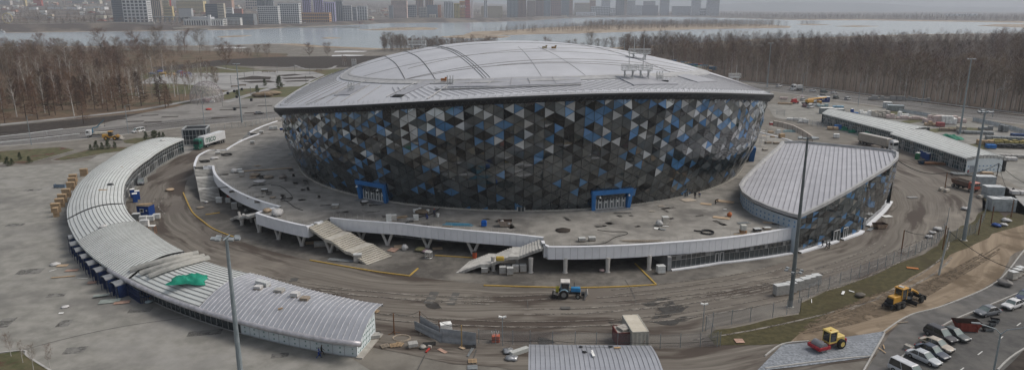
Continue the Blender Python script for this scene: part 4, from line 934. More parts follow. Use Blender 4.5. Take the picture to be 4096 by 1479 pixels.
def make_tree(kind,seed,name='bare_tree'):
 r=np.random.default_rng(seed);tr=MB();cr=MB()
 if kind=='birch':h,cw_,z0,nl,up,ntw=17.0,3.1,.28,30,1.5,15
 elif kind=='broad':h,cw_,z0,nl,up,ntw=15.0,5.2,.18,34,.9,20
 elif kind=='tall':h,cw_,z0,nl,up,ntw=22.0,3.6,.42,30,1.3,16
 elif kind=='larch':h,cw_,z0,nl,up,ntw=14.0,3.0,.12,60,.05,12
 elif kind=='pine':h,cw_,z0,nl,up,ntw=5.0,1.8,.05,40,.25,14
 elif kind=='shrub':h,cw_,z0,nl,up,ntw=4.0,2.0,.05,22,1.2,14
 lean=r.normal(0,.05,2);path=[(lean[0]*z*z/h,lean[1]*z*z/h,z) for z in np.linspace(-.2,h*.96,7)]
 tr.tube(path,[h*.0115*(1.1-.95*i/6) for i in range(7)],5)
 tp=np.array(path)
 TP=[];TD=[]
 for i in range(nl):
  f=(i+r.random())/nl;z=h*(z0+(1-z0)*f*.97)
  c=np.array([np.interp(z,tp[:,2],tp[:,0]),np.interp(z,tp[:,2],tp[:,1]),z]);a=r.random()*2*PI+i*2.4
  if kind in('larch','pine'):ln=cw_*(1.05-f)*r.uniform(.75,1.1)
  elif kind=='tall':ln=cw_*(.55+.9*math.sin(PI*min(1,f*1.05)))*r.uniform(.7,1.15)
  else:ln=cw_*(.5+.85*math.sin(PI*(.12+.8*f)))*r.uniform(.75,1.2)
  d=nrmz(np.array([math.cos(a),math.sin(a),up*r.uniform(.6,1.3)]));e=c+d*ln;e[2]=min(e[2],h*1.02) if kind!='broad' else min(e[2],h*1.05);mid=c+(e-c)*.5+np.array([0,0,-.08*ln])
  if kind not in('pine',):(tr if ln>cw_*.6 and kind in('birch','broad','tall') else cr).tube([tuple(c),tuple(mid),tuple(e)],[h*.0042*(1-.6*f)+.02,.035,.012],3,False)
  nt_=ntw;t=r.uniform(.2,1.0,nt_);pts=c+(mid-c)*2*np.minimum(t,.5)[:,None]+(e-mid)*2*np.maximum(t-.5,0)[:,None]
  dd=nrmz(d*.8+r.normal(0,.75,(nt_,3))+np.array([0,0,.25 if kind not in('larch','pine') else-.1]));L1=r.uniform(.5,1.3,nt_)*cw_*.36
  TP.append(pts);TD.append(dd*L1[:,None])
 TP=np.concatenate(TP);TD=np.concatenate(TD);LL=np.linalg.norm(TD,axis=1);Dn=TD/LL[:,None]
 wq=.10 if kind=='pine' else .065 if kind=='broad' else .045
 slivers(cr,TP,Dn,LL,np.full(len(TP),wq*1.3))
 k=3 if kind!='pine' else 3
 for j in range(k):
  t=rng.uniform(.25,.95,len(TP));q=TP+TD*t[:,None];d2=nrmz(Dn+rng.normal(0,.6,Dn.shape));slivers(cr,q,d2,LL*rng.uniform(.35,.7,len(TP)),np.full(len(TP),wq))
 return tr,cr
def tree_proto(name,kind,seed,mt,mc,label,cat='tree'):
 tr,cr=make_tree(kind,seed);t=thing(name,label,cat)
 tr.lb('trunk',mt,t);cr.lb('crown',mc,t);t['_k']=kind;return t
protos={}
for kk,nm,mt,mcs,n_ in(('birch','birch_tree',M_birch,(M_twr,M_tww,M_twg),5),('broad','bare_tree',M_bark,(M_twg,M_twr),4),('tall','bare_tree',M_bark,(M_twg,M_tww,M_twr),5),('larch','larch_tree',M_larchb,(M_twd,M_twr),4),('pine','young_pine',M_larchb,(M_pine,),2),('shrub','bare_shrub',M_bark,(M_twr,M_twg),2)):
 for i in range(n_):protos.setdefault(kk,[]).append((tree_proto(nm,kk,10+i*7+len(kk),mt,mcs[i%len(mcs)],None),[]))
for kk in protos:protos[kk]=[(o,[(c,[]) for c in kids(o)],[0]) for o,_ in protos[kk]]
for kk in protos:
 for o,ks,u in protos[kk]:
  del o['_k']
  for c,_ in ks:c.name=c.name
LB={'birch':('white trunked birch with bare reddish twigs in the grove left of the arena','tree','bare birches left of the arena'),
'larch':('dark brown conical larch among the birches at the left','tree','dark larches at the left'),
'forest':('tall bare grey trunked tree in the wood beyond the highway at the right','tree','bare trees of the wood beyond the highway'),
'shore':('bare brown tree on the low river bank behind the arena','tree','bare trees on the near river bank'),
'pine':('small dark green pine planted on the lawn strip','tree','young pines on the lawn strips'),
'park':('bare brown tree behind the grove near the river at the left','tree','bare trees near the river at the left')}
NT=[0]
def plant(kind,x,y,hpx=None,s=1.0,lab='birch',world=None,z=0):
 o,ks,used=random.choice(protos[kind]);p=world or G(x,y,z);NT[0]+=1
 ss=s*random.uniform(.88,1.12);sc3=(ss*random.uniform(.9,1.15),ss*random.uniform(.9,1.15),ss)
 l,c,g=LB[lab]
 if not used[0]:used[0]=1;o.location=p;o.rotation_euler=(0,0,random.random()*6.28);o.scale=sc3;tag(o,l,c,g);return o
 r=dup(o,p,random.random()*6.28,l,g,sc3,ks);r['category']=c;return r
for x,y,s in((68,468,.95),(180,452,.95),(297,464,1.0),(412,415,1),(428,418,1.05),(448,400,1),(545,385,1),(556,390,1.1),(575,382,1),(640,386,1),(700,388,1.05),(712,380,1),(756,360,1.0),(742,385,.9),(765,372,.95),(782,362,1),(800,350,1),(810,345,1.1),(830,352,1),(855,362,.75),(862,360,.8),(868,358,.75),(870,362,.7),(680,350,1.1),(655,300,1.1),(590,300,1.0),(505,370,1),(520,360,1),(480,362,1),(530,395,1),(90,340,1),(150,330,1.1),(230,320,1),(270,300,1.2),(10,440,1),(230,420,1.0),(370,400,1.05),(390,370,1),(345,345,1)):
 plant('birch',x,y,None,s,'birch')
for x,y,s in((20,494,1),(-20,480,1.1),(105,474,1),(130,450,1.05),(152,478,1),(198,462,1),(222,460,.9),(250,440,1),(335,495,.8),(432,446,.95),(465,440,1),(492,436,.95),(520,444,.95),(566,424,.95),(640,420,.85),(662,432,.8),(675,428,.7),(60,440,1.1),(345,430,.9),(-60,460,1.2),(175,430,1),(290,420,1.0),(310,440,.9),(380,440,.9),(410,436,.8)):
 plant('larch',x,y,None,s*1.22,'larch')
for k in range(58):
 x=random.uniform(-60,640);y=random.uniform(262,400)*1.0;plant(random.choice(['birch','birch','larch','tall']),x,y,None,random.uniform(.75,1.0),'birch' if False else 'park')
for k in range(26):plant('broad',random.uniform(-40,640),random.uniform(208,262),None,random.uniform(.8,1.1),'park')
for x,y,s in((545,225,1.7),(405,215,1.7),(800,215,1.5),(640,215,1.6),(740,212,1.5),(170,225,1.4)):plant('broad',x,y,None,s,'park')
for x,y,s in((905,276,1.25),(1070,232,.95),(1240,232,.85),(1312,228,1.0),(985,232,.6),(1000,236,.6),(960,228,.7),(880,236,.8),(920,225,.9),(1030,225,.7)):plant('broad',x,y,None,s,'shore')
for x in range(1535,1990,14):plant(random.choice(['broad','birch']),x+random.uniform(-4,4),random.uniform(196,206),None,random.uniform(.7,1.0)*(1.3 if x<1610 else 1),'shore')
for x,s in((2140,.8),(2165,.7),(2190,.9),(2270,.7),(2300,.9),(2362,1.3),(2390,.9),(2420,.8),(2330,.6),(2450,.9),(2480,.9),(2510,1.0)):plant('broad',x,205,None,s,'shore')
for x,y in((1372,262),(1380,262),(1385,261),(1378,264)):plant('birch',x,y,None,.5,'shore')
for x,y,s in((118,652,.7),(50,660,.8),(80,640,.8),(30,665,.9),(362,602,.7),(385,600,1.0),(410,598,.9),(432,596,1.1),(460,592,.8),(585,558,1.1),(612,556,.9),(625,554,1.0),(640,556,.9),(655,555,.8),(1030,372,1.3),(1118,356,2.4),(1060,345,1.5),(950,385,1.2),(0,640,.8)):plant('pine',x,y,None,s*.62,'pine')
LB['sap']=('thin bare reddish sapling on the small lawn at the bottom left corner','tree','saplings on the corner lawn')
for x,y in((45,1425),(92,1450),(135,1480),(200,1470)):plant('birch',x,y,None,.2,'sap')
fr=[(2600,250),(2700,262),(2790,290),(2960,316),(3072,334),(3300,356),(3500,382),(3800,418),(4096,456),(4300,480)]
def fy(x):return float(np.interp(x,[a for a,_ in fr],[b for _,b in fr]))
for k in range(112):
 x=2600+(4180-2600)*(k+random.random())/112;y=fy(x)-abs(random.gauss(0,11))-1
 plant(random.choice(['tall','tall','birch']),x,y,None,random.uniform(.85,1.1)*(.8 if x<2800 else 1.0),'forest')
ORD=('leftmost','second from the left','third from the left','fourth from the left','fifth from the left','sixth from the left','seventh from the left','eighth from the left','ninth from the left','tenth from the left','eleventh from the left','twelfth from the left')
for kx,what in(('larch','conical dark brown larch, %s of the larches'),('pine','small dark green pine, %s of the young pines'),('birch','white trunked bare birch, %s of the grove birches'),('shore','bare brown tree on the river bank, %s there'),('sap','thin bare reddish sapling, %s on the corner lawn'),('park','bare brown tree behind the grove, %s of them'),('forest','tall bare tree at the wood edge, %s of its front row')):
 L_=[o for o in bpy.data.objects if o.parent is None and 'group' in o.keys() and o['group']==LB[kx][2]];L_.sort(key=lambda o:o.location.x/o.location.y);n=len(L_)
 for i,o in enumerate(L_):
  if i<12 and i<=n//2:o['label']=what%ORD[i]
  elif n-1-i<12:o['label']=what%ORD[n-1-i].replace('left','right')
for kk in protos:
 for o,ks,u in protos[kk]:
  if not u[0]:
   for c,_ in ks:bpy.data.objects.remove(c)
   bpy.data.objects.remove(o)
def lod_tree(kind,n1,wid):
 r=np.random.default_rng(5);T=[]
 h,cw_=(1.0,.2)
 for k in range(2):
  a=r.normal(0,.012,2);T.append([(-.004,0,-.02),(.004,0,-.02),(a[0],a[1],.95)])
 for i in range(n1):
  z=r.uniform(.02,1)**.75*.98;a=r.random()*2*PI;rad=cw_*max(.55,math.sin(PI*min(1,max(.05,(z-.12)/.95))))*r.random()**.5 if z<.9 else cw_*.3*r.random()
  p=np.array([math.cos(a)*rad,math.sin(a)*rad,z]);d=nrmz(np.array([math.cos(a)*.5,math.sin(a)*.5,1.0])+r.normal(0,.4,3));s_=nrmz(np.cross(d,r.normal(size=3)))*wid
  T.append([tuple(p-s_/2),tuple(p+s_/2),tuple(p+d*r.uniform(.07,.15))])
 return np.array(T)
LOD=[lod_tree('a',330,.0046),lod_tree('a',90,.012),lod_tree('a',45,.045)]
def mass(name,pts,hts,lod,m,label):
 T=LOD[lod];out=[]
 P=np.array(pts);hh=np.array(hts)
 for p,h in zip(P,hh):
  a=random.random()*6.28;c,s=math.cos(a),math.sin(a);wv=random.uniform(.85,1.3)
  V=T*h;X=(V[...,0]*c-V[...,1]*s)*wv+p[0];Y=(V[...,0]*s+V[...,1]*c)*wv+p[1];out.append(np.stack([X,Y,V[...,2]+p[2]],-1))
 V=np.concatenate(out).reshape(-1,3);n=len(V)//3
 me=bpy.data.meshes.new(name);me.vertices.add(len(V));me.vertices.foreach_set('co',V.ravel());me.loops.add(len(V));me.loops.foreach_set('vertex_index',np.arange(len(V),dtype=np.int32))
 me.polygons.add(n);me.polygons.foreach_set('loop_start',np.arange(0,len(V),3,dtype=np.int32));me.update();me.validate()
 ml=m if isinstance(m,(list,tuple)) else[m]
 for q in ml:me.materials.append(q)
 if len(ml)>1:me.polygons.foreach_set('material_index',np.repeat(rng.integers(0,len(ml),len(P)),len(T)).astype(np.int32))
 o=bpy.data.objects.new(name,me);sc.collection.objects.link(o);o['kind']='stuff';o['label']=label;return o
def interp_sh(x):return float(np.interp(x,[a for a,_ in shore],[b for _,b in shore]))
pts=[];hts=[]
while len(pts)<1500:
 x=random.uniform(2480,4420);f=random.random()**1.0
 p0=G(x,fy(x)-10,0);p1=G(x,max(interp_sh(x)+10,176) if x<3200 else interp_sh(x)+24,0)
 D=math.sqrt(p0.y**2+(p1.y**2-p0.y**2)*f);q=Vector((p0.x*D/p0.y,D,0))
 if x<2760 and D<470:continue
 pts.append(tuple(q));hts.append(random.choice((random.uniform(12,17),random.uniform(16,21),random.uniform(19,25)))*(1.15 if x>3950 else 1)*(.75 if D>800 else 1))
mass('wood',pts,hts,0,[M_twg,M_twr,M_twd,M_twr,M_twd,M_twg],'dense bare wood between the highway and the river at the right')
M_uw=mat('shaded_forest_floor',(.04,.028,.02),(.07,.05,.035),scale=.3,rough=.95,space='world')  # floor colour darkened to carry the shade beneath the trees
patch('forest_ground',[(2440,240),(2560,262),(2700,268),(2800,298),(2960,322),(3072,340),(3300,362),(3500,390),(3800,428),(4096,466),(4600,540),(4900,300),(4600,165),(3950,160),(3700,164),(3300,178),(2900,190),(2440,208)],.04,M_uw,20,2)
pts=[];hts=[]
while len(pts)<420:
 x=random.uniform(-160,900);y=random.uniform(204,300)
 if x>500 and y>262-(x-500)*.13:continue
 p=G(x,y,0);pts.append(tuple(p));hts.append(random.uniform(11,16))
while len(pts)<760:
 x=random.uniform(-160,560);y=random.uniform(290,440);p=G(x,y,0)
 if y<440-(x/560)*30 and not(y>330 and x>480):pts.append(tuple(p));hts.append(random.uniform(8,13))
mass('grove_undergrowth',pts,hts,0,[M_twr,M_twd,M_twd,M_twr],'thicket of bare brown trees and brush behind the birches at the left')
pts=[];hts=[]
for k in range(210):
 x=random.uniform(1530,1995);pts.append(tuple(G(x,random.uniform(192,208),0)));hts.append(random.uniform(9,15)*(1.25 if x<1620 else 1))
for k in range(40):pts.append(tuple(G(random.uniform(2100,2560),random.uniform(196,206),0)));hts.append(random.uniform(5,11))
mass('bank_thicket',pts,hts,0,[M_twr,M_twg,M_twd],'brown bare thicket on the river bank just behind the arena roof')
pts=[];hts=[]
isl=[(1990,124),(2150,112),(2400,100),(2800,95),(3080,98),(3160,106),(3000,111),(2800,113),(2500,122),(2300,128),(2100,131),(2040,134)]
IP=[G(x,y,-2.4) for x,y in isl];xs=[p.x for p in IP];ys=[p.y for p in IP]
while len(pts)<1900:
 x,y=random.uniform(min(xs),max(xs)),random.uniform(min(ys),max(ys))
 if inside(x,y,IP):pts.append((x,y,-2.4));hts.append(random.uniform(11,18) if x/y>.1 else random.uniform(7,13))
for k in range(120):
 q=G(random.uniform(1420,1600),random.uniform(114,121),-2.6);pts.append(tuple(q));hts.append(random.uniform(3,6))
for k in range(60):
 q=G(random.uniform(1880,2060),random.uniform(122,128),-2.5);pts.append(tuple(q));hts.append(random.uniform(4,9))
for k in range(70):
 q=G(random.uniform(3200,3280),random.uniform(95,99),-2.8);pts.append(tuple(q));hts.append(random.uniform(7,12))
mass('island_wood',pts,hts,1,[M_twg,M_twd,M_twg],'hazy bare wood covering the low river islands')
pts=[];hts=[]
for k in range(7000):
 s=random.uniform(-.85,.95);t=70+random.random()**1.4*(2400 if s<.1 else 1900)
 if s<-.02 and s>-.32 and t<260:continue
 D=float(np.interp(s,fsx,fsd))+t;pts.append((s*D,D,far_z(s*D,D)-.4));hts.append(random.uniform(8,15)*(1.2 if s>.1 else 1))
mass('far_wood',pts,hts,2,[M_twg,M_twd,M_twr,M_twg],'trees and brush scattered over the far bank and its hillside')
# ---------------------------------------------------------------- far city
def mcol(c,rough=.7):return mat('paint_%02x%02x%02x'%tuple(int(v*255) for v in c),tuple(v*.93 for v in c),tuple(min(1,v*1.07) for v in c),scale=.3,rough=rough)
M_win=mat('far_window',(.05,.06,.07),(.09,.10,.11),scale=.2,rough=.2)
def adjD(x,D):
 m=float(np.interp(at_depth(x,50,1000).x/1000,fsx,fsd))+110
 return max(D,m+max(0,D-1600)*.12)
def bld(name,x0,x1,yt,D,c,lb_,style='band',base=None,roof=None,dep=.35,rz=0.0,strip=None,floors=None):
 D=adjD((x0+x1)/2,D);X0,X1=at_depth(x0,50,D).x,at_depth(x1,50,D).x;wd=X1-X0;xc=(X0+X1)/2;dp=max(10,min(26,wd*dep));yc=D+dp/2
 z0=far_z(xc,D)-2;zt=at_depth((x0+x1)/2,yt,D).z;h=max(5,zt-z0)
 t=thing(name,lb_,'building',(xc,yc,z0),rz);hw,hd=wd/2,dp/2
 MB().box((0,0,h/2),(wd,dp,h)).lb('wall',mcol(c),t)
 MB().box((0,0,h+.6),(wd+.8,dp+.8,1.2)).lb('roof',mcol(roof or tuple(v*.8 for v in c)),t)
 if style=='band':
  n=min(24,max(1,int(h/(3.4 if h<30 else 4.2))));fh=(h-2)/n;wb=MB().box((0,0,0),(wd-1.2,dp+.3,fh*.42));k0=None
  for k in range(n):
   o=wb.lb('window_band',M_win,t) if k0 is None else sc.collection.objects.link(k0.copy()) or sc.collection.objects[-1]
   if k0 is None:k0=o
   o.parent=t;o.location=(0,0,2+fh*(k+.5))
 elif style=='column':
  n=max(2,min(16,int(wd/5.5)));cw2=(wd-1)/n;k0=None;wb=MB().box((0,0,0),(cw2*.45,dp+.3,h-5))
  for k in range(n):
   o=wb.lb('window_strip',M_win,t) if k0 is None else sc.collection.objects.link(k0.copy()) or sc.collection.objects[-1]
   if k0 is None:k0=o
   o.parent=t;o.location=(-wd/2+.5+cw2*(k+.5),0,h/2)
 elif style=='grid':
  nx,nz=strip or 8,floors or 6;cx_,cz_=wd/nx,(h-3)/nz;wb=MB().box((0,0,0),(cx_*.66,dp+.4,cz_*.68));k0=None
  for i in range(nx):
   for k in range(nz):
    o=wb.lb('window',M_win,t) if k0 is None else sc.collection.objects.link(k0.copy()) or sc.collection.objects[-1]
    if k0 is None:k0=o
    o.parent=t;o.location=(-wd/2+cx_*(i+.5),0,2+cz_*(k+.5))
 if style in('column','grid'):
  n=min(14,max(2,int(h/5)));fh=(h-2)/n;wb=MB().box((0,0,0),(wd+.3,dp*.8,fh*.4));k0=None
  for k in range(n):
   o=wb.lb('side_window_band',M_win,t) if k0 is None else sc.collection.objects.link(k0.copy()) or sc.collection.objects[-1]
   if k0 is None:k0=o
   o.parent=t;o.location=(0,0,2+fh*(k+.5))
 return t,wd,dp,h
cream,white,brick,grey,dgrey,yel_,tan=(.55,.50,.40),(.62,.62,.62),(.33,.17,.12),(.33,.34,.36),(.16,.17,.19),(.55,.45,.24),(.45,.36,.27)
B=[('red_block',140,171,-6,2900,(.38,.09,.07),'red square block high on the hillside at the far left','plain',0,0),('yellow_tower',100,108,-8,2850,yel_,'narrow yellow tower left of the red block','band',0,0),('pale_block',0,46,4,2950,(.45,.42,.4),'long pale block at the top left corner','band',0,0),('pale_block',290,345,2,3300,(.4,.4,.4),'long grey institute block on the hilltop at the left','band',0,0),('pale_block',352,405,0,3250,(.5,.46,.38),'cream blocks on the hilltop left of the gridded office','band',0,0),('pale_block',985,1030,-5,3000,(.46,.4,.36),'pinkish block behind the dark towers','grid',5,4),('garage_row',0,30,32,2500,white,'white garage roofs line at the left edge','plain',0,0),('garage_row',115,148,31,2500,white,'first white garage row along the hill road','plain',0,0),('garage_row',190,312,30,2550,white,'longest white garage row along the hill road','plain',0,0),('garage_row',335,420,29,2550,white,'white garage row left of the gridded office','plain',0,0),('office_block',492,590,0,1760,white,'white gridded glass office block on the far bank at the left','grid',6,7),('office_block',450,493,2,1775,dgrey,'dark glass side wing joined to the white gridded office block','band',0,0),
('apartment_tower',606,646,-34,2050,tan,'tan and grey striped tower just right of the white gridded block','column',0,0),('apartment_block',630,680,4,2400,yel_,'pale yellow mid rise block behind the tan striped tower','band',0,0),
('town_house',655,690,27,2000,yel_,'small yellow two storey house below the red chimney','band',0,0),('apartment_block',708,816,6,2500,yel_,'long low yellow building on the hillside','band',0,0),
('apartment_block',840,930,-16,2900,(.42,.27,.2),'large pinkish brick apartment block on the hillside','band',0,0),('hotel_tower',822,872,18,1950,dgrey,'dark grey slab hotel tower behind the white river terminal','band',0,0),('hotel_tower',871,897,16,1945,cream,'cream balcony end of the grey slab hotel tower','band',0,0),
('town_house',905,930,33,2050,white,'small white house right of the hotel tower','band',0,0),('town_house',932,968,38,2150,(.42,.2,.15),'red roofed low house right of the small white house','band',0,0),
('modern_block',902,1012,58,1850,(.2,.21,.22),'long low black and white modern building on the promenade','band',0,0),('hotel_block',1032,1112,26,1880,white,'left wing of the big white gridded hotel','grid',10,9),('hotel_block',1112,1196,15,1880,white,'right taller wing of the big white gridded hotel','grid',10,9),
('dark_tower',1030,1062,-25,2500,dgrey,'dark tower rising behind the big white hotel, left one','column',0,0),('dark_tower',1064,1096,-25,2520,grey,'grey tower rising behind the big white hotel, right one','column',0,0),
('shopping_block',1197,1316,53,1980,(.5,.27,.12),'long orange brick building with rows of windows by the water','grid',14,3),('purple_tower',1212,1242,-30,2230,(.34,.28,.48),'leftmost of the three purple and white towers','column',0,0),('purple_tower',1256,1292,-32,2230,(.40,.34,.55),'middle one of the three purple and white towers','column',0,0),('purple_tower',1298,1340,10,2150,(.46,.42,.62),'rightmost lower one of the three purple and white towers','column',0,0),
('grey_tower',1338,1370,4,2300,(.24,.25,.26),'dark grey tower right of the purple towers','column',0,0),('apartment_tower',1372,1406,24,2120,(.5,.5,.5),'white and brown tower right of the dark grey tower','grid',4,9),('apartment_tower',1428,1468,26,2120,(.58,.58,.58),'white and brown tower left of the wooded shore','grid',4,9),('grey_block',1406,1427,30,2180,grey,'grey block between the two white and brown towers','band',0,0),
('pink_tower',1556,1572,24,2330,grey,'grey side wing left of the pink tower','band',0,0),('pink_tower',1566,1628,4,2300,(.56,.42,.37),'pink and cream tower standing alone above the shore wood','band',0,0),
('apartment_block',1630,1665,22,2700,grey,'grey unfinished block right of the pink tower','grid',5,6),('brick_tower',1664,1694,-25,2900,(.37,.24,.18),'left one of the two brown brick towers behind the pink tower','column',0,0),('brick_tower',1702,1734,-22,2900,(.36,.23,.18),'right one of the two brown brick towers behind the pink tower','column',0,0),
('apartment_block',1676,1707,30,2500,(.4,.38,.34),'beige low rise block in front of the brown towers','grid',5,6),('grey_block',1708,1750,22,2480,(.26,.28,.32),'blue grey block beside the orange gable wall','band',0,0),('orange_block',1749,1764,22,2480,(.47,.22,.12),'narrow orange brick gable wall','plain',0,0),
('frame_block',1776,1814,8,2300,(.52,.53,.54),'white framed block left of the yellow and red block','column',0,0),('colour_block',1816,1839,16,2300,(.58,.45,.10),'yellow third of the colourful block with the white letters','grid',4,12),('colour_block',1839,1860,6,2300,(.62,.30,.08),'orange middle third of the colourful block with white letters','grid',4,12),('colour_block',1860,1880,0,2300,(.62,.10,.07),'red right third of the colourful block with white letters','grid',4,12),
('white_tower',1884,1892,-10,2400,white,'thin white stair tower right of the red block','plain',0,0),('white_tower',1936,1949,0,2700,white,'small white tower with a brick stripe right of the red block','column',0,0),('low_block',1925,2010,27,2800,(.38,.33,.25),'long tan shed behind the shore trees','plain',0,0),
('glass_tower',2028,2072,-35,2450,(.24,.27,.30),'leftmost grey glass tower of the brown riverside cluster','column',0,0),('brick_tower',2072,2105,-35,2430,(.32,.18,.13),'brick tower with a blue corner, second of the cluster','column',0,0),('brick_tower',2108,2141,4,2500,(.34,.24,.19),'shorter brown tower inside the riverside cluster','band',0,0),('brick_tower',2142,2175,-35,2450,(.28,.17,.14),'dark brick tower right of the shorter brown tower','column',0,0),('glass_tower',2175,2202,-35,2400,(.22,.25,.29),'blue grey glass tower in the middle of the cluster','column',0,0),('brick_tower',2203,2244,-30,2420,(.30,.15,.12),'broad dark red brick tower of the riverside cluster','grid',5,12),('glass_tower',2245,2276,-35,2440,(.20,.22,.25),'slate coloured tower right of the dark red one','column',0,0),('brick_tower',2276,2291,-30,2400,(.36,.2,.14),'narrow orange brick tower at the right end of the cluster','column',0,0),
('beige_block',2298,2358,13,3100,(.45,.38,.28),'beige block right of the riverside tower cluster','column',0,0),('brick_tower',2358,2382,3,3150,(.36,.2,.14),'small brick tower right of the beige block','band',0,0),('white_block',2364,2440,27,2850,(.42,.43,.45),'long low grey white block below the tall zigzag tower','grid',12,5),('white_block',2438,2462,33,2830,white,'white end block of the long low grey white block','grid',4,5),
('zigzag_tower',2405,2440,-12,3000,(.5,.5,.52),'pale tower with zigzag bands','band',0,0),('dark_tower',2463,2496,-30,2750,(.15,.14,.15),'tall dark unfinished tower right of the white block','grid',4,14),('brick_tower',2496,2507,-28,2760,(.38,.27,.2),'narrow brown tower side of the tall dark tower','column',0,0),
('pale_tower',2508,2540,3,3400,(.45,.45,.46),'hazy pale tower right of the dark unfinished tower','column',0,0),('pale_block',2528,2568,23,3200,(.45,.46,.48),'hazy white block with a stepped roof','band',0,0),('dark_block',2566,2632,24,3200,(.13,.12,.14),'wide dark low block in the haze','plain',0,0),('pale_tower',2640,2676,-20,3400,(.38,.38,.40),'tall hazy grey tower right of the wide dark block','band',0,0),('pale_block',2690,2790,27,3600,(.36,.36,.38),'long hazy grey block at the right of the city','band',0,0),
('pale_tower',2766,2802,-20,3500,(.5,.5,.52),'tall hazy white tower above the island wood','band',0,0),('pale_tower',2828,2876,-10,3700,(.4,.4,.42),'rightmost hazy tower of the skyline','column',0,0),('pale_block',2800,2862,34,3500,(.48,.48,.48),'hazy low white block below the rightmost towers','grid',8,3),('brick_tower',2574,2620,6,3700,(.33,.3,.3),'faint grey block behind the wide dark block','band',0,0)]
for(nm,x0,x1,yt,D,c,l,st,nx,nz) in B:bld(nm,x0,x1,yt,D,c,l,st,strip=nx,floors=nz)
tx=bpy.data.curves.new('sign','FONT');tx.body='FUXFL';tx.size=13;tx.extrude=.3;tx.align_x='CENTER';to_=bpy.data.objects.new('sign_tmp',tx);sc.collection.objects.link(to_)
dg=bpy.context.evaluated_depsgraph_get();me=bpy.data.meshes.new_from_object(to_.evaluated_get(dg));bpy.data.objects.remove(to_)
DS=adjD(1850,2300)-1;q=at_depth(1845,31,DS);s_=bpy.data.objects.new('letter_sign',me);sc.collection.objects.link(s_);me.materials.clear();me.materials.append(mcol((.75,.75,.75)))
s_.location=(q.x,DS,q.z);s_.rotation_euler=(PI/2,0,0);tag(s_,'white capital letters mounted high on the colourful block','sign')
t,wd,dp,h=bld('river_terminal',730,888,79,1655,(.6,.6,.58),'long white river terminal with a slim clock tower on the far quay','column')
MB().box((wd*.18,-dp/2-2,h*.75),(6,5,h*1.5+6)).lb('tower',mcol(white),t);MB().box((0,-dp/2-4,1.5),(wd*1.05,8,.8)).lb('terrace',mcol(white),t);MB().box((-wd*.05,0,h+3.5),(wd*.5,dp*.7,5)).lb('upper_storey',mcol((.45,.46,.48)),t)
t,wd,dp,h=bld('terminal_wing',895,958,74,1690,(.6,.6,.58),'white low wing right of the river terminal','band')
t,wd,dp,h=bld('arched_hall',715,765,36,1980,(.42,.43,.44),'pale hall with a big arched glass front','plain');mb=MB()
mb.side([(18*math.cos(a),14*math.sin(a)) for a in np.linspace(PI,0,12)],-dp/2-1,dp/2);mb.lb('arch',M_win,t)
q=at_depth(682,24,2300);z0=far_z(q.x,2300);o=tag(MB().tube([(q.x,2300,z0),(q.x,2300,z0+62)],[3.2,2.4],10).build('chimney',mcol((.45,.06,.05))),'tall red chimney behind the tan striped tower','chimney')
t,wd,dp,h=bld('warehouse',2306,2384,50,2600,(.55,.56,.58),'white low roofed warehouse on the far bank before the towers','plain')
t,wd,dp,h=bld('kiosk',1716,1742,60,2290,cream,'cream pavilion with columns on the wooded far shore','column')
t,wd,dp,h=bld('shed',2242,2268,70,2520,tan,'tan shed near the water right of the brick towers','plain')
t,wd,dp,h=bld('shed',2156,2164,78,2480,white,'small white floodgate house on the far water','plain')
mb=MB();
for x0,x1,y,D in((0,640,113,1560),):pass
qa,qb=at_depth(590,60,1830),at_depth(822,56,1830);za=far_z(qa.x,1830)+13
t=thing('viaduct','pale road viaduct on piers behind the river terminal','viaduct',((qa.x+qb.x)/2,1830,za-13));L_=qb.x-qa.x
MB().box((0,0,13),(L_,12,1.6)).lb('road_slab',mcol((.45,.45,.44)),t)
for k in range(12):MB().box((-L_/2+L_*(k+.5)/12,0,6),(1.5,8,13)).lb('pier',mcol((.38,.38,.37)),t)
q=at_depth(34,100,1620);t=thing('ferris_wheel','small yellow ferris wheel by the far promenade at the left','ferris wheel',(q.x,1620,far_z(q.x,1620)))
MB().tube([(11*math.cos(a),0,12+11*math.sin(a)) for a in np.linspace(0,2*PI,25)],.8,5).lb('rim',mcol((.6,.5,.25)),t)
for a in(0,60,120):MB().tube([(-11*math.cos(R_(a)),0,12-11*math.sin(R_(a))),(11*math.cos(R_(a)),0,12+11*math.sin(R_(a)))],.35,4).lb('spoke',mcol((.6,.6,.55)),t)
MB().tube([(-6,0,0),(0,0,12),(6,0,0)],.6,5).lb('stand',mcol((.5,.5,.5)),t)
for x0,x1,D in((-100,620,1640),(640,830,1640),(1020,1440,1850)):
 a,b=at_depth(x0,100,D),at_depth(x1,100,D);z=far_z((a.x+b.x)/2,D)
 tag(MB().box(((a.x+b.x)/2,D,z+.5),(b.x-a.x,1.2,5.0)).build('quay_wall',mcol((.42,.38,.33))),{-100:'long pale quay wall below the hillside houses',640:'short quay wall by the boats at the terminal',1020:'long quay wall in front of the big white hotel'}[x0],'wall')
hp=[]
for k in range(4):
 c1,c2=[((.5,.47,.4),(.3,.12,.09)),((.42,.36,.28),(.38,.39,.40)),((.58,.58,.56),(.5,.51,.52)),((.35,.2,.15),(.2,.18,.17))][k]
 t=thing('hillside_house',None,'house',(0,0,0));MB().box((0,0,2.2),(13,9,5)).lb('wall',mcol(c1),t);MB().side([(-7.2,0),(7.2,0),(0,3.6)],-5.2,5.2).tr().lb('roof',mcol(c2),t);kids(t)[-1].location=(0,0,4.6);hp.append((t,[(c,[]) for c in kids(t)]))
first=[1]*4;n=0;
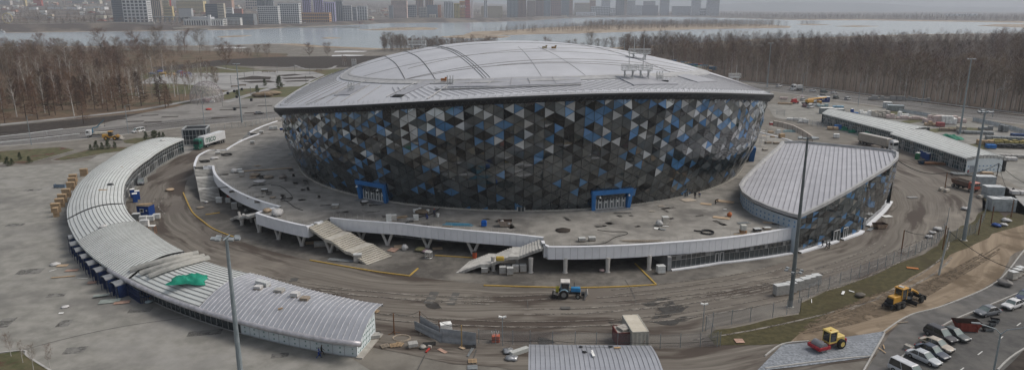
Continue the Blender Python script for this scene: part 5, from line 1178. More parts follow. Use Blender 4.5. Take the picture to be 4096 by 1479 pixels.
while n<120:
 x=random.uniform(-60,1620);D=random.uniform(1800,3600)
 if x>600 and D<2300:continue
 if 1000<x<1460 and D<2700:continue
 if x>1550 and D<3000:continue
 q=at_depth(x,50,D);k=random.randrange(4);t,ks=hp[k];pos=(q.x,D,far_z(q.x,D));rz=random.uniform(-.6,.6)
 l=['cream house with a dark red roof on the far hillside','tan house with a grey roof on the far hillside','white house with a pale roof on the far hillside','brown house with a dark roof on the far hillside'][k];g=['cream hillside houses','tan hillside houses','white hillside houses','brown hillside houses'][k]
 if first[k]:first[k]=0;t.location=pos;t.rotation_euler=(0,0,rz);tag(t,l,'house',g)
 else:dup(t,pos,rz,l,g,random.uniform(.8,1.5),ks)
 n+=1
def boat(x,y,L,lb_,c=white,decks=2):
 p=G(x,y,-3);t=thing('river_boat',lb_,'boat',(p.x,p.y,-3),0,'boats moored along the far quay');W=L*.14
 MB().prism([(-L/2,-W/2),(L*.38,-W/2),(L/2,0),(L*.38,W/2),(-L/2,W/2)],-.3,1.6).lb('hull',mcol((.5,.5,.5)),t)
 for k in range(decks):
  d=MB().box((-L*.04,0,2.9+2.6*k),(L*(.78-.22*k),W*.8,2.4)).lb('deck_house',mcol(c),t);MB().box((-L*.04,0,3.1+2.6*k),(L*(.74-.22*k),W*.84,.9)).lb('window_band',M_win,d)
 MB().box((L*.1,0,2.0+2.6*decks+1.2),(L*.1,W*.4,1.8)).lb('wheelhouse',mcol(c),t)
boat(880,112,62,'largest white passenger ship moored by the river terminal');boat(680,116,24,'small white boat at the left end of the pier',white,1);boat(1215,103,42,'long white boat left of the other boats below the orange building');boat(1310,99,26,'second white boat along the quay below the purple towers',white,1);boat(1365,99,26,'third white boat along the quay, right of the second',white,1);boat(1400,98,22,'grey small barge right of the white boats',(.4,.4,.4),1);boat(1434,98,34,'dark red boat at the right end of the moored row',(.3,.1,.09),1);boat(4,132,20,'white boat at the left edge of the river',white,1)
a,b=G(690,122,-3),G(818,118,-3);t=thing('timber_pier','long pier on many posts between the two white boats','pier',((a.x+b.x)/2,(a.y+b.y)/2,-3));L_=(b-a).length;rz=math.atan2(b.y-a.y,b.x-a.x);t.rotation_euler=(0,0,rz)
MB().box((0,0,5),(L_,6,.8)).lb('pier_deck',mcol((.4,.38,.34)),t)
for k in range(24):MB().box((-L_/2+L_*(k+.5)/24,-2.5,2),(1.0,1,6.2)).lb('post',mcol((.42,.40,.36)),t)
mb=MB()
q=at_depth(3845,66,4200);t=thing('far_bridge','faint pale low building row across the water in the haze at the right','building',(q.x,4200,-3));MB().box((0,0,7),(180,14,14)).lb('wall',mcol((.55,.56,.58)),t);[MB().box((-75+k*30,-7.2,7),(12,.6,8)).lb('window_band',M_win,t) for k in range(6)]
# ---------------------------------------------------------------- vehicles (local frame: x forward, z up)
M_tyre=mat('tyre',(.02,.02,.02),(.04,.037,.033),scale=4,rough=.9);M_rim=mat('rim',(.25,.25,.25),(.33,.33,.33),rough=.4,metal=.5)
M_cgl=mat('car_glass',(.02,.024,.026),(.03,.034,.036),rough=.04,ior=1.9);M_wsc=mat('windscreen',(.16,.20,.195),(.22,.26,.255),rough=.5);M_lamp=mat('lamp_lens',(.55,.55,.53),rough=.15);M_red=mat('tail_lamp',(.30,.02,.02),rough=.2)  # windscreen is paler than the side glass to paint in a reflection
def wheel(t,x,y,r,wd,rim=M_rim,hub=.55):
 w_=MB().cyl((x,y,r),r,wd,'y',18).lb('wheel',M_tyre,t,bevel=.03);MB().cyl((x,y+math.copysign(wd*.5,y)*.96,r),r*hub,.06,'y',14).cyl((x,y+math.copysign(wd*.52,y),r),r*.18,.1,'y',8).lb('rim',rim,w_);return w_
def paintc(c):return mat('car_paint_%02x%02x%02x'%tuple(int(v*255) for v in c),tuple(v*.9 for v in c),tuple(min(1,v*1.12) for v in c),scale=1.5,rough=.28,ior=1.6)
def car(label,c,kind='sedan',name='parked_car',cat='car',group=None,s=1.0):
 t=thing(name,label,cat,(0,0,0),0,group);pm=paintc(c)
 L,W,Hh=dict(sedan=(4.6,1.78,1.43),hatch=(4.05,1.68,1.42),suv=(4.6,1.86,1.72),van=(4.9,1.85,1.95),old=(4.15,1.65,1.40))[kind]
 hb=.98 if kind in('suv','van') else .88;w=W/2
 if kind=='sedan':st=[(-.5,.42,.62,.80),(-.485,.30,.86,.92),(-.36,.22,.96,.99),(-.1,.2,.98,1),(.2,.2,.97,1),(.36,.22,.86,.97),(.455,.28,.74,.88),(.5,.40,.58,.66)]
 elif kind in('hatch','suv'):st=[(-.5,.42,.75,.85),(-.49,.30,.97,.94),(-.4,.22,1.0,1),(-.1,.2,1,1),(.22,.2,.98,1),(.37,.22,.90,.97),(.46,.28,.80,.88),(.5,.40,.60,.66)]
 elif kind=='van':st=[(-.5,.35,.95,.92),(-.49,.28,1.0,.97),(-.3,.25,1.0,1),(.1,.25,1.0,1),(.3,.25,.92,1),(.42,.28,.80,.95),(.48,.32,.66,.85),(.5,.42,.5,.7)]
 else:st=[(-.5,.42,.80,.90),(-.49,.30,.93,.95),(-.3,.25,.97,1),(.1,.25,.97,1),(.3,.25,.93,1),(.46,.30,.86,.96),(.495,.34,.80,.92),(.5,.42,.6,.88)]
 rows=[]
 for fx,zb,zt,wf in st:
  x=fx*L;zt*=hb;a=w*wf;rows.append([(x,-a*.9,zb),(x,-a,zb+.14),(x,-a*1.0,zt*.72),(x,-a*.93,zt-.04),(x,-a*.62,zt+.015),(x,0,zt+.03),(x,a*.62,zt+.015),(x,a*.93,zt-.04),(x,a,zt*.72),(x,a,zb+.14),(x,a*.9,zb)])
 mb=MB();mb.strip(rows,True);mb.ngon(rows[0]);mb.ngon(list(reversed(rows[-1])));mb.lb('body',pm,t,smooth=False)
 b0,b1,r0,r1=dict(sedan=(-.37,.23,-.22,.06),hatch=(-.47,.24,-.36,.07),suv=(-.48,.26,-.40,.08),van=(-.485,.36,-.46,.16),old=(-.42,.18,-.28,.05))[kind]
 z0,z1,rw=hb-.06,Hh,w*.74
 V=[(b0*L,-w*.9,z0),(b1*L,-w*.9,z0),(b1*L,w*.9,z0),(b0*L,w*.9,z0),(r0*L,-rw,z1-.06),(r1*L,-rw,z1-.06),(r1*L,rw,z1-.06),(r0*L,rw,z1-.06)]
 MB().add(V,[(0,1,5,4),(2,3,7,6),(3,0,4,7)]).lb('side_glass',M_cgl,t);MB().ngon([V[1],V[2],V[6],V[5]]).lb('windscreen',M_wsc,t)
 MB().add([(r0*L-.05,-rw-.03,z1-.07),(r1*L+.06,-rw-.03,z1-.07),(r1*L+.06,rw+.03,z1-.07),(r0*L-.05,rw+.03,z1-.07),(r0*L+.08,-rw*.8,z1),(r1*L-.1,-rw*.8,z1),(r1*L-.1,rw*.8,z1),(r0*L+.08,rw*.8,z1)],[(4,5,6,7),(0,1,5,4),(1,2,6,5),(2,3,7,6),(3,0,4,7)]).lb('roof',pm,t)
 pl=MB()
 for sy in(-1,1):
  for a,b in(((b1*L,sy*w*.9,z0),(r1*L,sy*rw,z1-.05)),((b0*L,sy*w*.9,z0),(r0*L,sy*rw,z1-.05))):pl.tube([a,b],.045,4)
  m_=((b0+b1)/2*L-.05,(r0+r1)/2*L-.1);pl.tube([(m_[0],sy*w*.91,z0),(m_[1],sy*(rw+.01),z1-.05)],.04,4)
 pl.lb('pillar',pm,t)
 r=.32 if kind not in('suv','van') else .36
 for x in(-.305*L,.31*L):
  for sy in(-1,1):wheel(t,x,sy*(w-.09),r,.2)
 for sy in(-1,1):
  MB().box((L*.478,sy*w*.62,hb*.68),(.16,w*.36,.13)).lb('headlight',M_lamp,t);MB().box((-L*.49,sy*w*.72,hb*.8),(.12,w*.25,.16)).lb('tail_light',M_red,t)
 MB().box((L*.497,0,.34),(.06,W*.5,.13)).box((L*.499,0,.50),(.06,W*.34,.1)).lb('grille',M_black,t);return t
def face(px0,px1,h=0):
 a,b=G(*px0,h),G(*px1,h);d=b-a;return(a+b)/2,math.atan2(d.y,d.x)
def put(t,a,b,z=0.0):
 p,rz=face(a,b);t.location=(p.x,p.y,z);t.rotation_euler=(0,0,rz);return t
cz_=.10
for lb_,c,k,a,b in(('silver sedan nearest the camera in the row of parked cars',(.42,.44,.46),'sedan',(3640,1420),(3748,1468)),('dark blue sedan parked between the silver and the beige car',(.025,.035,.06),'sedan',(3680,1398),(3776,1442)),
('beige sedan in the middle of the parked row',(.38,.33,.27),'sedan',(3692,1370),(3800,1414)),('black estate with roof bars between the beige sedan and the dark grey car',(.02,.018,.022),'suv',(3712,1332),(3810,1378)),('dark grey green sedan at the far end of the parked row by the red skip',(.045,.055,.055),'sedan',(3762,1326),(3866,1372)),
('dusty grey sedan alone beside the kerb right of the red skip',(.13,.14,.155),'sedan',(3990,1250),(3903,1266)),('white boxy saloon in front of the dusty grey sedan',(.6,.6,.6),'old',(4072,1222),(4020,1240)),('dark blue car cut by the right edge',(.02,.035,.09),'sedan',(4125,1180),(4068,1212)),
('white roofed car cut by the bottom edge with planks behind it',(.5,.51,.53),'van',(3600,1490),(3660,1520))):
 put(car(lb_,c,k,group='cars parked at the lower right'),a,b,cz_)
put(car('grey hatchback parked beside the glass wall of the curved pavilion',(.17,.18,.20),'hatch'),(566,725),(562,748),.06)
put(car('white estate van standing on the highway at the left with a person beside it',(.6,.6,.6),'van','parked_van','van'),(572,527),(535,533),.06)
put(car('black saloon driving on the highway left of the arena',(.02,.02,.022),'sedan','moving_car'),(1018,460),(1055,456),.06)
for lb_,c,k,a,b in(('white four wheel drive leading the far lane queue at the left',(.6,.6,.6),'suv',(3103,350),(3129,347)),('silver saloon just behind the white pickup on the highway',(.4,.41,.42),'sedan',(3158,358),(3184,356)),('white estate in the far lane behind the box truck',(.6,.6,.6),'hatch',(3240,367),(3262,366)),
('dark green estate in the far lane of the highway',(.03,.06,.05),'suv',(3282,372),(3310,371)),('white hatchback last in the far lane',(.55,.55,.55),'hatch',(3322,376),(3350,375)),('dark grey off roader in the near lane behind the blue cabin',(.08,.08,.08),'suv',(3278,390),(3304,386)),
('black green jeep in the near lane',(.03,.05,.045),'suv',(3330,398),(3358,393)),('silver off roader in the near lane at the right of the queue',(.42,.43,.43),'suv',(3376,402),(3406,398)),('white car with a dark roof far right on the highway',(.45,.46,.47),'suv',(3918,454),(3950,452))):
 put(car(lb_,c,k,'moving_car','car','cars driving on the highway'),a,b,.06)
put(car('dark red car parked beside the yellow mobile crane',(.14,.03,.04),'hatch'),(3222,432),(3212,424),.06);put(car('white minivan parked in front of the yellow mobile crane',(.62,.62,.62),'van','parked_van','van'),(3230,434),(3254,430),.06)
put(car('small silver car tucked under the yellow crane boom',(.4,.4,.4),'hatch'),(3205,404),(3222,402),.06)
def cab(t,x,w,h,c,z0=.9,dpt=2.0,name='cab'):
 o=MB().box((x,0,z0+h/2),(dpt,w,h),taper=.95).lb(name,paintc(c),t,bevel=.08);MB().box((x+dpt*.485,0,z0+h*.68),(.08,w*.84,h*.34)).box((x+dpt*.1,0,z0+h*.68),(dpt*.5,w*1.0,h*.30)).lb('cab_window',M_cgl,o);return o
def lorry(label,cabc,boxc,a,b,L=15.5,text=None,boxh=2.75,name='articulated_lorry'):
 t=thing(name,label,'lorry');cab(t,L/2-1.1,2.45,2.9,cabc,.55,2.1)
 MB().box((L/2-1.1,0,3.55),(1.8,2.3,.5),taper=.8).lb('wind_deflector',paintc(cabc),t)
 MB().box((L/2,0,.55),(.25,2.4,.5)).lb('bumper',paintc(cabc),t)
 for sy in(-1,1):MB().box((L/2+.05,sy*.9,.9),(.1,.35,.25)).lb('headlight',M_lamp,t)
 bx=MB().box((-1.4,0,1.25+boxh/2),(L-3.1,2.5,boxh)).lb('trailer_box',paintc(boxc),t,bevel=.05)
 MB().box((-1.4,0,1.05),(L-3.1,1.0,.35)).box((-3.2,0,.75),(3,2.3,.3)).lb('chassis',M_dark,t)
 for x in(L/2-1.2,L/2-4.6,-L/2+1.2,-L/2+2.5,-L/2+3.8):
  for sy in(-1,1):wheel(t,x,sy*1.1,.5,.32)
 if text:
  tc=bpy.data.curves.new('lettering','FONT');tc.body=text;tc.size=2.1;tc.extrude=.01;tc.align_x='CENTER';tc.offset=.06;q=bpy.data.objects.new('tmp',tc);sc.collection.objects.link(q);me=bpy.data.meshes.new_from_object(q.evaluated_get(bpy.context.evaluated_depsgraph_get()));bpy.data.objects.remove(q)
  for sy in(-1,):
   me2=me.copy();me2.materials.clear();me2.materials.append(mat('lettering_green',(.01,.09,.06)));o=bpy.data.objects.new('lettering',me2);sc.collection.objects.link(o);o.parent=bx
   me2.transform(Matrix.Translation((1.3,-1.27*1 if sy<0 else 1.27,1.9))@Matrix.Rotation(0 if sy<0 else PI,4,'Z')@Matrix.Rotation(PI/2,4,'X'))
   me3=me.copy();me3.materials.clear();me3.materials.append(mat('lettering_green',(.01,.09,.06)));o=bpy.data.objects.new('lettering',me3);sc.collection.objects.link(o);o.parent=bx
   me3.transform(Matrix.Translation((1.3,1.27,1.9))@Matrix.Rotation(PI,4,'Z')@Matrix.Rotation(PI/2,4,'X'))
 return put(t,a,b,.07)
lorry('white articulated lorry with a green cab and dark green lettering on its side',(.01,.13,.085),(.62,.63,.64),(895,567),(785,602),16,'ITECO',2.9)
lorry('articulated lorry with a long tan trailer and white cab behind the glass wing',(.62,.62,.62),(.36,.33,.29),(3455,578),(3562,603),16)
t=lorry('white box truck between the saloon and the street lamp on the highway',(.6,.6,.6),(.5,.5,.5),(3195,364),(3180,362),6.5,None,2.0,'box_truck');t.rotation_euler.z=math.atan2(-2,-10)
t=thing('crane_truck','white flatbed truck with a raised blue loading crane on the highway','truck');cab(t,3.6,2.3,2.0,(.6,.6,.6),.8,1.8);fb=MB().box((-1.3,0,1.5),(6.2,2.4,.7)).lb('flatbed',mat('flatbed_cream',(.45,.42,.36)),t);MB().box((0,0,.85),(8.4,1,.35)).lb('chassis',M_dark,t)
MB().tube([(2.2,0,1.3),(2.2,0,3.4),(0.6,0,3.8),(-2.2,0,6.6)],[.28,.22,.2,.12],6).lb('crane_arm',mat('crane_blue',(.05,.16,.24),rough=.5),t);MB().tube([(-2.2,0,6.6),(-2.2,0,4.2)],.04,4).box((-2.2,0,4.1),(.25,.25,.3)).lb('hook',M_dark,t)
for x in(3.5,-2.2,-3.3):
 for sy in(-1,1):wheel(t,x,sy*1.0,.48,.3)
put(t,(480,528),(360,548),.06);t.location=tuple(G(400,548)+Vector((0,0,.06)));t.rotation_euler.z=R_(195)
M_yl=mat('machine_yellow',(.46,.235,.025),(.58,.31,.045),scale=1.5,rough=.45);M_yl2=mat('roller_yellow',(.58,.42,.10),(.66,.5,.16),scale=1.5,rough=.45)
def bigwheel(t,x,y,r,wd,rim):
 w_=MB().cyl((x,y,r),r,wd,'y',20).lb('wheel',M_tyre,t,bevel=.06);MB().cyl((x,y+math.copysign(wd*.46,y),r),r*.52,wd*.14,'y',14).lb('rim',rim,w_)
 for k in range(14):
  pass
 return w_
t=thing('wheel_loader','yellow wheel loader working beside the crane truck','loader');MB().box((-1.9,0,1.6),(2.4,1.7,1.2),taper=.92).lb('engine_hood',M_yl,t,bevel=.1);MB().box((0,0,1.1),(5.2,1.2,.6)).lb('frame',M_yl,t,bevel=.06)
o=MB().box((-.2,0,2.35),(1.4,1.5,1.6),taper=.92).lb('cab',M_cgl,t,bevel=.05);MB().box((-.2,0,3.2),(1.6,1.7,.15)).lb('cab_roof',M_yl,o)
MB().tube([(.9,-.5,1.4),(2.2,-.5,1.9),(3.3,-.5,.8)],.16,5).tube([(.9,.5,1.4),(2.2,.5,1.9),(3.3,.5,.8)],.16,5).lb('lift_arm',M_yl,t)
MB().side([(3.2,.3),(4.2,.2),(4.3,.35),(3.5,.55),(3.3,1.4),(3.1,1.4)],-1.35,1.35).lb('bucket',mat('bucket_steel',(.3,.28,.25)),t)
for x in(-1.6,1.5):
 for sy in(-1,1):bigwheel(t,x,sy*1.05,.75,.5,M_yl)
t.location=tuple(G(448,560)+Vector((0,0,.06)));t.rotation_euler.z=R_(8)
M_tb=mat('tractor_blue',(.02,.19,.42),(.03,.24,.5),scale=2,rough=.45);M_tb2=mat('tractor_pale_blue',(.25,.38,.46),rough=.5)
t=thing('tractor','blue tractor with a white cab roof, front blade and rear brush on the ring road','tractor')
MB().box((1.35,0,1.45),(1.7,.75,.75),taper=.94).lb('hood',M_tb,t,bevel=.06);MB().box((.6,0,.85),(3.0,.55,.45)).lb('frame',M_dark,t)
o=MB().box((-.45,0,1.95),(1.45,1.45,1.5),taper=.9).lb('cab',M_cgl,t,bevel=.04);MB().box((-.45,0,2.85),(1.6,1.6,.28)).lb('cab_roof',mat('cab_roof_white',(.55,.53,.5)),o,bevel=.05)
pl=MB();[pl.box((-.45+sx*.7,sy*.7,1.95),(.09,.09,1.6)) for sx in(-1,1) for sy in(-1,1)];pl.lb('cab_post',M_tb2,o)
for sy in(-1,1):MB().tube([(-1.35,sy*.95,1.2),(-1.0,sy*.95,1.62),(-.45,sy*.95,1.7),(.05,sy*.95,1.4)],.14,5).lb('mudguard',M_tb2,t);bigwheel(t,-.65,sy*.95,.82,.42,mat('rim_grey',(.2,.2,.19)));bigwheel(t,1.75,sy*.8,.45,.3,mat('rim_grey',(.2,.2,.19)))
MB().tube([(1.1,.3,1.8),(1.1,.3,2.6)],.05,6).lb('exhaust',M_dark,t);MB().box((2.55,0,.7),(.5,.8,.4)).lb('blade_mount',M_dark,t)
MB().side([(2.75,.08),(2.95,.05),(3.1,.5),(3.45,1.05),(3.35,1.1),(2.95,.6)],-1.25,1.25).lb('blade',mat('bucket_steel',(.3,.28,.25)),t)
MB().box((-1.75,.1,1.35),(.55,.8,.85)).lb('water_tank',mat('tank_yellow',(.42,.38,.06)),t,bevel=.08);MB().cyl((-2.25,0,.42),.38,2.0,'y',12).lb('brush',M_black,t);MB().box((-2.0,0,.75),(.8,1.9,.12),ry=.3).lb('brush_cover',mat('bucket_steel',(.3,.28,.25)),t)
t.location=tuple(G(2270,1188)+Vector((0,0,.06)));t.rotation_euler.z=R_(-4)
t=thing('motor_grader','yellow motor grader levelling the dirt track','grader')
MB().box((-2.35,0,1.55),(2.2,1.25,1.15),taper=.93).lb('engine_hood',M_yl,t,bevel=.08);MB().box((-3.5,0,1.4),(.1,1.1,.9)).lb('grille',M_dark,t);MB().box((-3.7,0,.75),(.5,1.5,.35)).tube([(-3.9,-.8,.7),(-4.2,-.8,.3)],.12,5).tube([(-3.9,.8,.7),(-4.2,.8,.3)],.12,5).lb('ripper',M_dark,t)
o=MB().box((-.75,0,2.25),(1.35,1.35,1.75),taper=.92).lb('cab',M_cgl,t,bevel=.04);MB().box((-.75,0,3.2),(1.65,1.6,.18)).lb('cab_roof',M_yl,o,bevel=.05);MB().box((-.85,0,3.36),(.6,.8,.14)).lb('roof_unit',M_galv,o)
pl=MB();[pl.box((-.75+sx*.64,sy*.62,2.2),(.12,.12,1.9)) for sx in(-1,1) for sy in(-1,1)];pl.lb('cab_post',M_yl,o)
MB().tube([(-.2,0,1.5),(.8,0,2.2),(2.2,0,2.25),(3.3,0,1.7),(4.0,0,1.2)],[.26,.24,.22,.2,.18],6).lb('front_frame',M_yl,t);MB().box((1.1,0,2.5),(.7,.6,.4)).lb('lift_yoke',M_dark,t)
MB().tube([(1.0,-.4,2.3),(1.1,-.8,.9)],.07,5).tube([(1.0,.4,2.3),(1.1,.8,.9)],.07,5).cyl((1.3,0,.95),.7,.18,'z',16).lb('turntable',M_dark,t)
MB().side([(1.15,.12),(1.3,.1),(1.22,.45),(1.4,.8),(1.28,.8),(1.1,.45)],-1.75,1.75).lb('blade',M_dark,t);MB().box((4.5,0,.7),(.12,2.4,.7)).box((4.25,0,1.0),(.5,.5,.3)).lb('front_plate',M_dark,t);MB().box((-1.9,-.78,1.05),(2.3,.5,.12)).box((-1.9,.78,1.05),(2.3,.5,.12)).lb('mudguard',M_dark,t)
for sy in(-1,1):
 for x in(-2.6,-1.35,3.6):bigwheel(t,x,sy*.98,.58,.42,mat('rim_dark',(.07,.07,.07)))
p,rz=face((3535,1243),(3678,1198));t.location=(p.x,p.y,.12);t.rotation_euler.z=rz;t.scale=(1.0,)*3
t=thing('road_roller','yellow and red road roller with a big steel drum on the grey gravel','roller')
MB().cyl((1.9,0,.75),.75,2.0,'y',28).lb('drum',mat('drum_steel',(.20,.205,.215),(.26,.265,.275),rough=.45,metal=.3),t,bevel=.02);M_rr=mat('roller_red',(.30,.025,.035),(.36,.04,.05),scale=2,rough=.5)
MB().box((1.9,-1.13,.72),(2.3,.14,.5)).box((1.9,1.13,.72),(2.3,.14,.5)).box((3.0,0,.72),(.16,2.4,.5)).box((.82,0,.72),(.16,2.4,.5)).lb('drum_frame',M_rr,t,bevel=.02)
MB().box((-1.75,0,1.35),(1.9,1.4,1.0),taper=.88).lb('engine_hood',M_yl2,t,bevel=.12);MB().box((-2.75,0,.95),(.35,1.5,.7)).lb('rear_bumper',M_rr,t,bevel=.04);MB().box((-.5,0,.85),(2.0,.9,.4)).lb('frame',M_rr,t)
o=MB().box((-.1,0,1.95),(1.45,1.4,1.65),taper=.93).lb('cab',M_cgl,t,bevel=.04);MB().box((-.1,0,2.9),(1.85,1.7,.22),taper=.9).lb('cab_roof',M_yl2,o,bevel=.07);MB().box((-.1,0,1.12),(1.5,1.45,.25)).lb('cab_base',M_yl2,o);MB().cyl((.2,.3,3.06),.08,.16).lb('beacon',mat('beacon_orange',(.4,.1,.02)),o)
pl=MB();[pl.box((-.1+sx*.69,sy*.66,1.95),(.1,.1,1.75)) for sx in(-1,1) for sy in(-1,1)];pl.lb('cab_post',M_yl2,o)
for sy in(-1,1):bigwheel(t,-1.6,sy*.95,.76,.52,M_yl2)
t.location=tuple(G(3312,1392)+Vector((0,0,.14)));t.rotation_euler.z=R_(203);t.scale=(.95,)*3
t=thing('dump_truck','dusty orange red dump truck by the transformer cabinets','truck');cab(t,2.7,2.35,1.9,(.42,.09,.05),.75,1.7);MB().box((0,0,.85),(6.6,1,.35)).lb('chassis',M_dark,t);MB().add([(-3.2,-1.1,1.2),(1.5,-1.1,1.2),(1.5,1.1,1.2),(-3.2,1.1,1.2),(-3.6,-1.25,2.3),(1.7,-1.25,2.3),(1.7,1.25,2.3),(-3.6,1.25,2.3)],[(0,1,5,4),(1,2,6,5),(2,3,7,6),(3,0,4,7),(3,2,1,0)]).lb('tipper_body',mat('tipper_brown',(.16,.10,.075)),t);MB().box((-.9,0,2.0),(4.6,2.2,.2)).lb('load',M_soil,t)
for x in(2.6,-1.4,-2.7):
 for sy in(-1,1):wheel(t,x,sy*1.05,.5,.35)
put(t,(3832,740),(3872,768),.06);t.location=tuple(G(3858,758)+Vector((0,0,.06)));t.rotation_euler.z=R_(-75)
t=thing('mobile_crane','yellow mobile crane with its boom lowered beside the blue cabin','crane');MB().box((0,0,1.1),(9.5,2.4,.6)).lb('chassis',M_dark,t);MB().box((-1.2,0,2.2),(3.4,2.3,1.4)).lb('upper_body',M_yl,t,bevel=.1);cab(t,4.2,2.3,1.2,(.55,.3,.04),1.2,1.4)
MB().tube([(-2.2,0,3.0),(7.8,0,3.9)],[.5,.38],4).lb('boom',M_yl,t)
for x in(-3.6,-2.3,1.6,3.0):
 for sy in(-1,1):wheel(t,x,sy*1.05,.52,.35)
t.location=tuple(G(3245,422)+Vector((0,0,.06)));t.rotation_euler.z=R_(8)
t=thing('boom_lift','red boom lift with a white folded arm near the arena facade','boom lift');M_bl=mat('lift_red',(.42,.05,.05));MB().box((0,0,.9),(3.4,2.1,.7)).lb('chassis',M_bl,t,bevel=.08);MB().box((-.4,0,1.8),(2.4,1.5,1.1)).lb('turret',M_bl,t,bevel=.08);MB().tube([(-1.4,0,2.4),(3.6,0,3.9)],.22,5).tube([(3.6,0,3.9),(1.0,.2,2.9)],.18,5).lb('arm',mat('lift_white',(.55,.5,.5)),t);MB().box((4.1,0,3.7),(.9,1.6,.9)).lb('basket',mat('lift_white',(.55,.5,.5)),t)
for x in(-1.2,1.2):
 for sy in(-1,1):wheel(t,x,sy*1.0,.5,.35)
t.location=tuple(G(3178,415)+Vector((0,0,.06)));t.rotation_euler.z=R_(12)
# ---------------------------------------------------------------- site furniture and clutter
M_pole=mat('pole_galvanised',(.22,.26,.28),(.29,.33,.35),scale=1,rough=.5,metal=.3);M_poled=mat('pole_dark',(.09,.10,.10),(.13,.14,.14),scale=1,rough=.5)
M_lampw=mat('flood_lamp',(.25,.27,.28),rough=.3)
def mast(label,top,h,m=M_pole,rr=.34,ring=None,base=None,group='tall floodlight masts'):
 p=G(top[0],top[1],h);t=thing('floodlight_mast',label,'light mast',(p.x,p.y,0),0,group)
 MB().tube([(0,0,-.1),(0,0,h)],[rr,rr*.42],10).lb('pole',m,t);MB().cyl((0,0,.08),rr*1.7,.2,n=12).lb('base_plate',M_conc,t);mb=MB()
 mb.tube([(-1.3,0,h),(1.3,0,h)],.07,5).tube([(0,-.9,h),(0,.9,h)],.07,5);mb.lb('head_frame',m,t)
 for x,y in((-1.3,-.2),(-.7,-.5),(.7,-.5),(1.3,-.2),(-1.0,.4),(1.0,.4)):MB().box((x,y,h-.05),(.55,.42,.22),rx=.35).lb('floodlight',M_lampw,t)
 if ring:
  rg=MB();rg.tube([(1.0*math.cos(a),1.0*math.sin(a),ring) for a in np.linspace(0,2*PI,13)],.06,4);rg=rg.lb('service_ring',m,t)
  for k in range(6):a=k*PI/3;MB().box((1.25*math.cos(a),1.25*math.sin(a),ring),(.5,.4,.25),rz=a).lb('floodlight',M_lampw,t)
 return t
def mtop(base,h):
 return G(*base)
def mast_at(label,base,h,**k):
 b=G(*base);t=mast(label,(2048,300),h,**k);t.location=b;return t
mast('tall floodlight mast rising in front of the curved left pavilion',(905,950),24,ring=None,rr=.38)
mast_at('tall floodlight mast in front of the glass wing at the right',(3160,1228),28.4,ring=6.5,rr=.38,m=mat('pole_mid',(.13,.15,.155),(.17,.19,.195),rough=.5,metal=.3))
mast_at('tall pale floodlight mast standing on the brown turf at the right',(3855,962),27.5,rr=.40)
mast_at('thick floodlight mast behind the right low pavilions',(3838,538),29,ring=11,rr=.4)
mast_at('floodlight mast beside the highway left of the arena',(968,492),25,ring=None,rr=.36);mast_at('dark floodlight mast beyond the back of the roof',(2495,262),23,rr=.3);mast_at('distant floodlight mast above the right end of the roof',(3068,352),27,rr=.34)
def lamp(label,base,h=9.5,m=M_pole,arm=1.6,rz=0,head=.5):
 b=G(*base);t=thing('street_lamp',label,'street lamp',b,rz,'street lamps along the highway');MB().tube([(0,0,0),(0,0,h)],[.13,.08],6).lb('pole',m,t);MB().tube([(0,0,h-.1),(arm*.5,0,h+.3),(arm,0,h+.35)],.06,5).lb('arm',m,t);MB().box((arm+.2,0,h+.33),(.7,.28,.12)).lb('lamp_head',M_lampw,t);return t
for l,b,h in(('street lamp by the barrier at the far left',(126,580),10.5),('street lamp between the loader and the white van',(514,535),11),('grey street lamp behind the glass entrance box',(818,498),13),('street lamp just left of the arena roof edge',(1068,470),11.5),('street lamp by the box truck on the highway',(3209,372),11),('street lamp in front of the white birches at the right',(3432,424),11.5),('street lamp above the low pavilion at the right',(3687,420),12.5),('street lamp at the far right edge of the highway',(3970,470),12.5)):lamp(l,b,h)
for i,(b,h) in enumerate((((790,420),6),((850,385),6),((815,418),6.5),((890,425),7.5),((1005,395),6),((925,340),5.5),((980,330),6),((1015,300),7),((1240,300),7),((1110,292),7),((1180,292),6),((1225,345),6),((680,395),5.5),((720,410),6),((630,375),5.5),((735,402),5))):
 q=G(*b);t=thing('park_lamp','slim dark park lamp post '+('left of the geodesic dome','on the grove path behind the dome','beside the geodesic dome','just right of the geodesic dome','by the kerb beds near the arena','on the diagonal path above the dome','by the benches in the park','behind the tall mast on the park square','at the back of the round flower beds','among the dark planting beds','right of the dark planting beds','by the pines near the arena','at the edge of the birch grove','on the lawn strip left of the dome','deep inside the birch grove path','beside the path leading to the dome')[i],'lamp post',q,0,'slim lamp posts in the park');MB().tube([(0,0,0),(0,0,h)],.09,5).lb('pole',M_poled,t);MB().box((0,0,h+.1),(.35,.35,.4)).lb('lamp_head',M_poled,t)
b=G(4020,1480);t=thing('street_lamp','grey twin armed street lamp in the lower right car park','street lamp',b);hL=10.5;MB().tube([(0,0,0),(0,0,hL)],[.16,.1],8).lb('pole',M_pole,t)
for s in(-1,1):MB().tube([(0,0,hL-.1),(s*.6,0,hL+.5),(s*2.4,0,hL+1.0)],.06,5).lb('arm',M_pole,t);MB().box((s*2.8,0,hL+1.05),(.95,.3,.13)).lb('lamp_head',M_lampw,t)
q=G(4003,1332,hL);t.location=(q.x,q.y,0);t.rotation_euler.z=R_(-12)
for l,top,base in(('small white floodlight post by the mesh fence in front of the ring road',(2008,1276),(2010,1382)),('small floodlight post with a white box at the corner of the mesh fence',(2812,1220),(2810,1326))):
 b=G(*base);h=4.6;t=thing('light_post',l,'light post',b);MB().tube([(0,0,0),(0,0,h)],.06,6).lb('pole',M_pole,t);MB().box((-.3,0,h),(.5,.3,.2),ry=.3).box((.3,0,h),(.5,.3,.2),ry=-.3).lb('floodlight',M_paper,t)
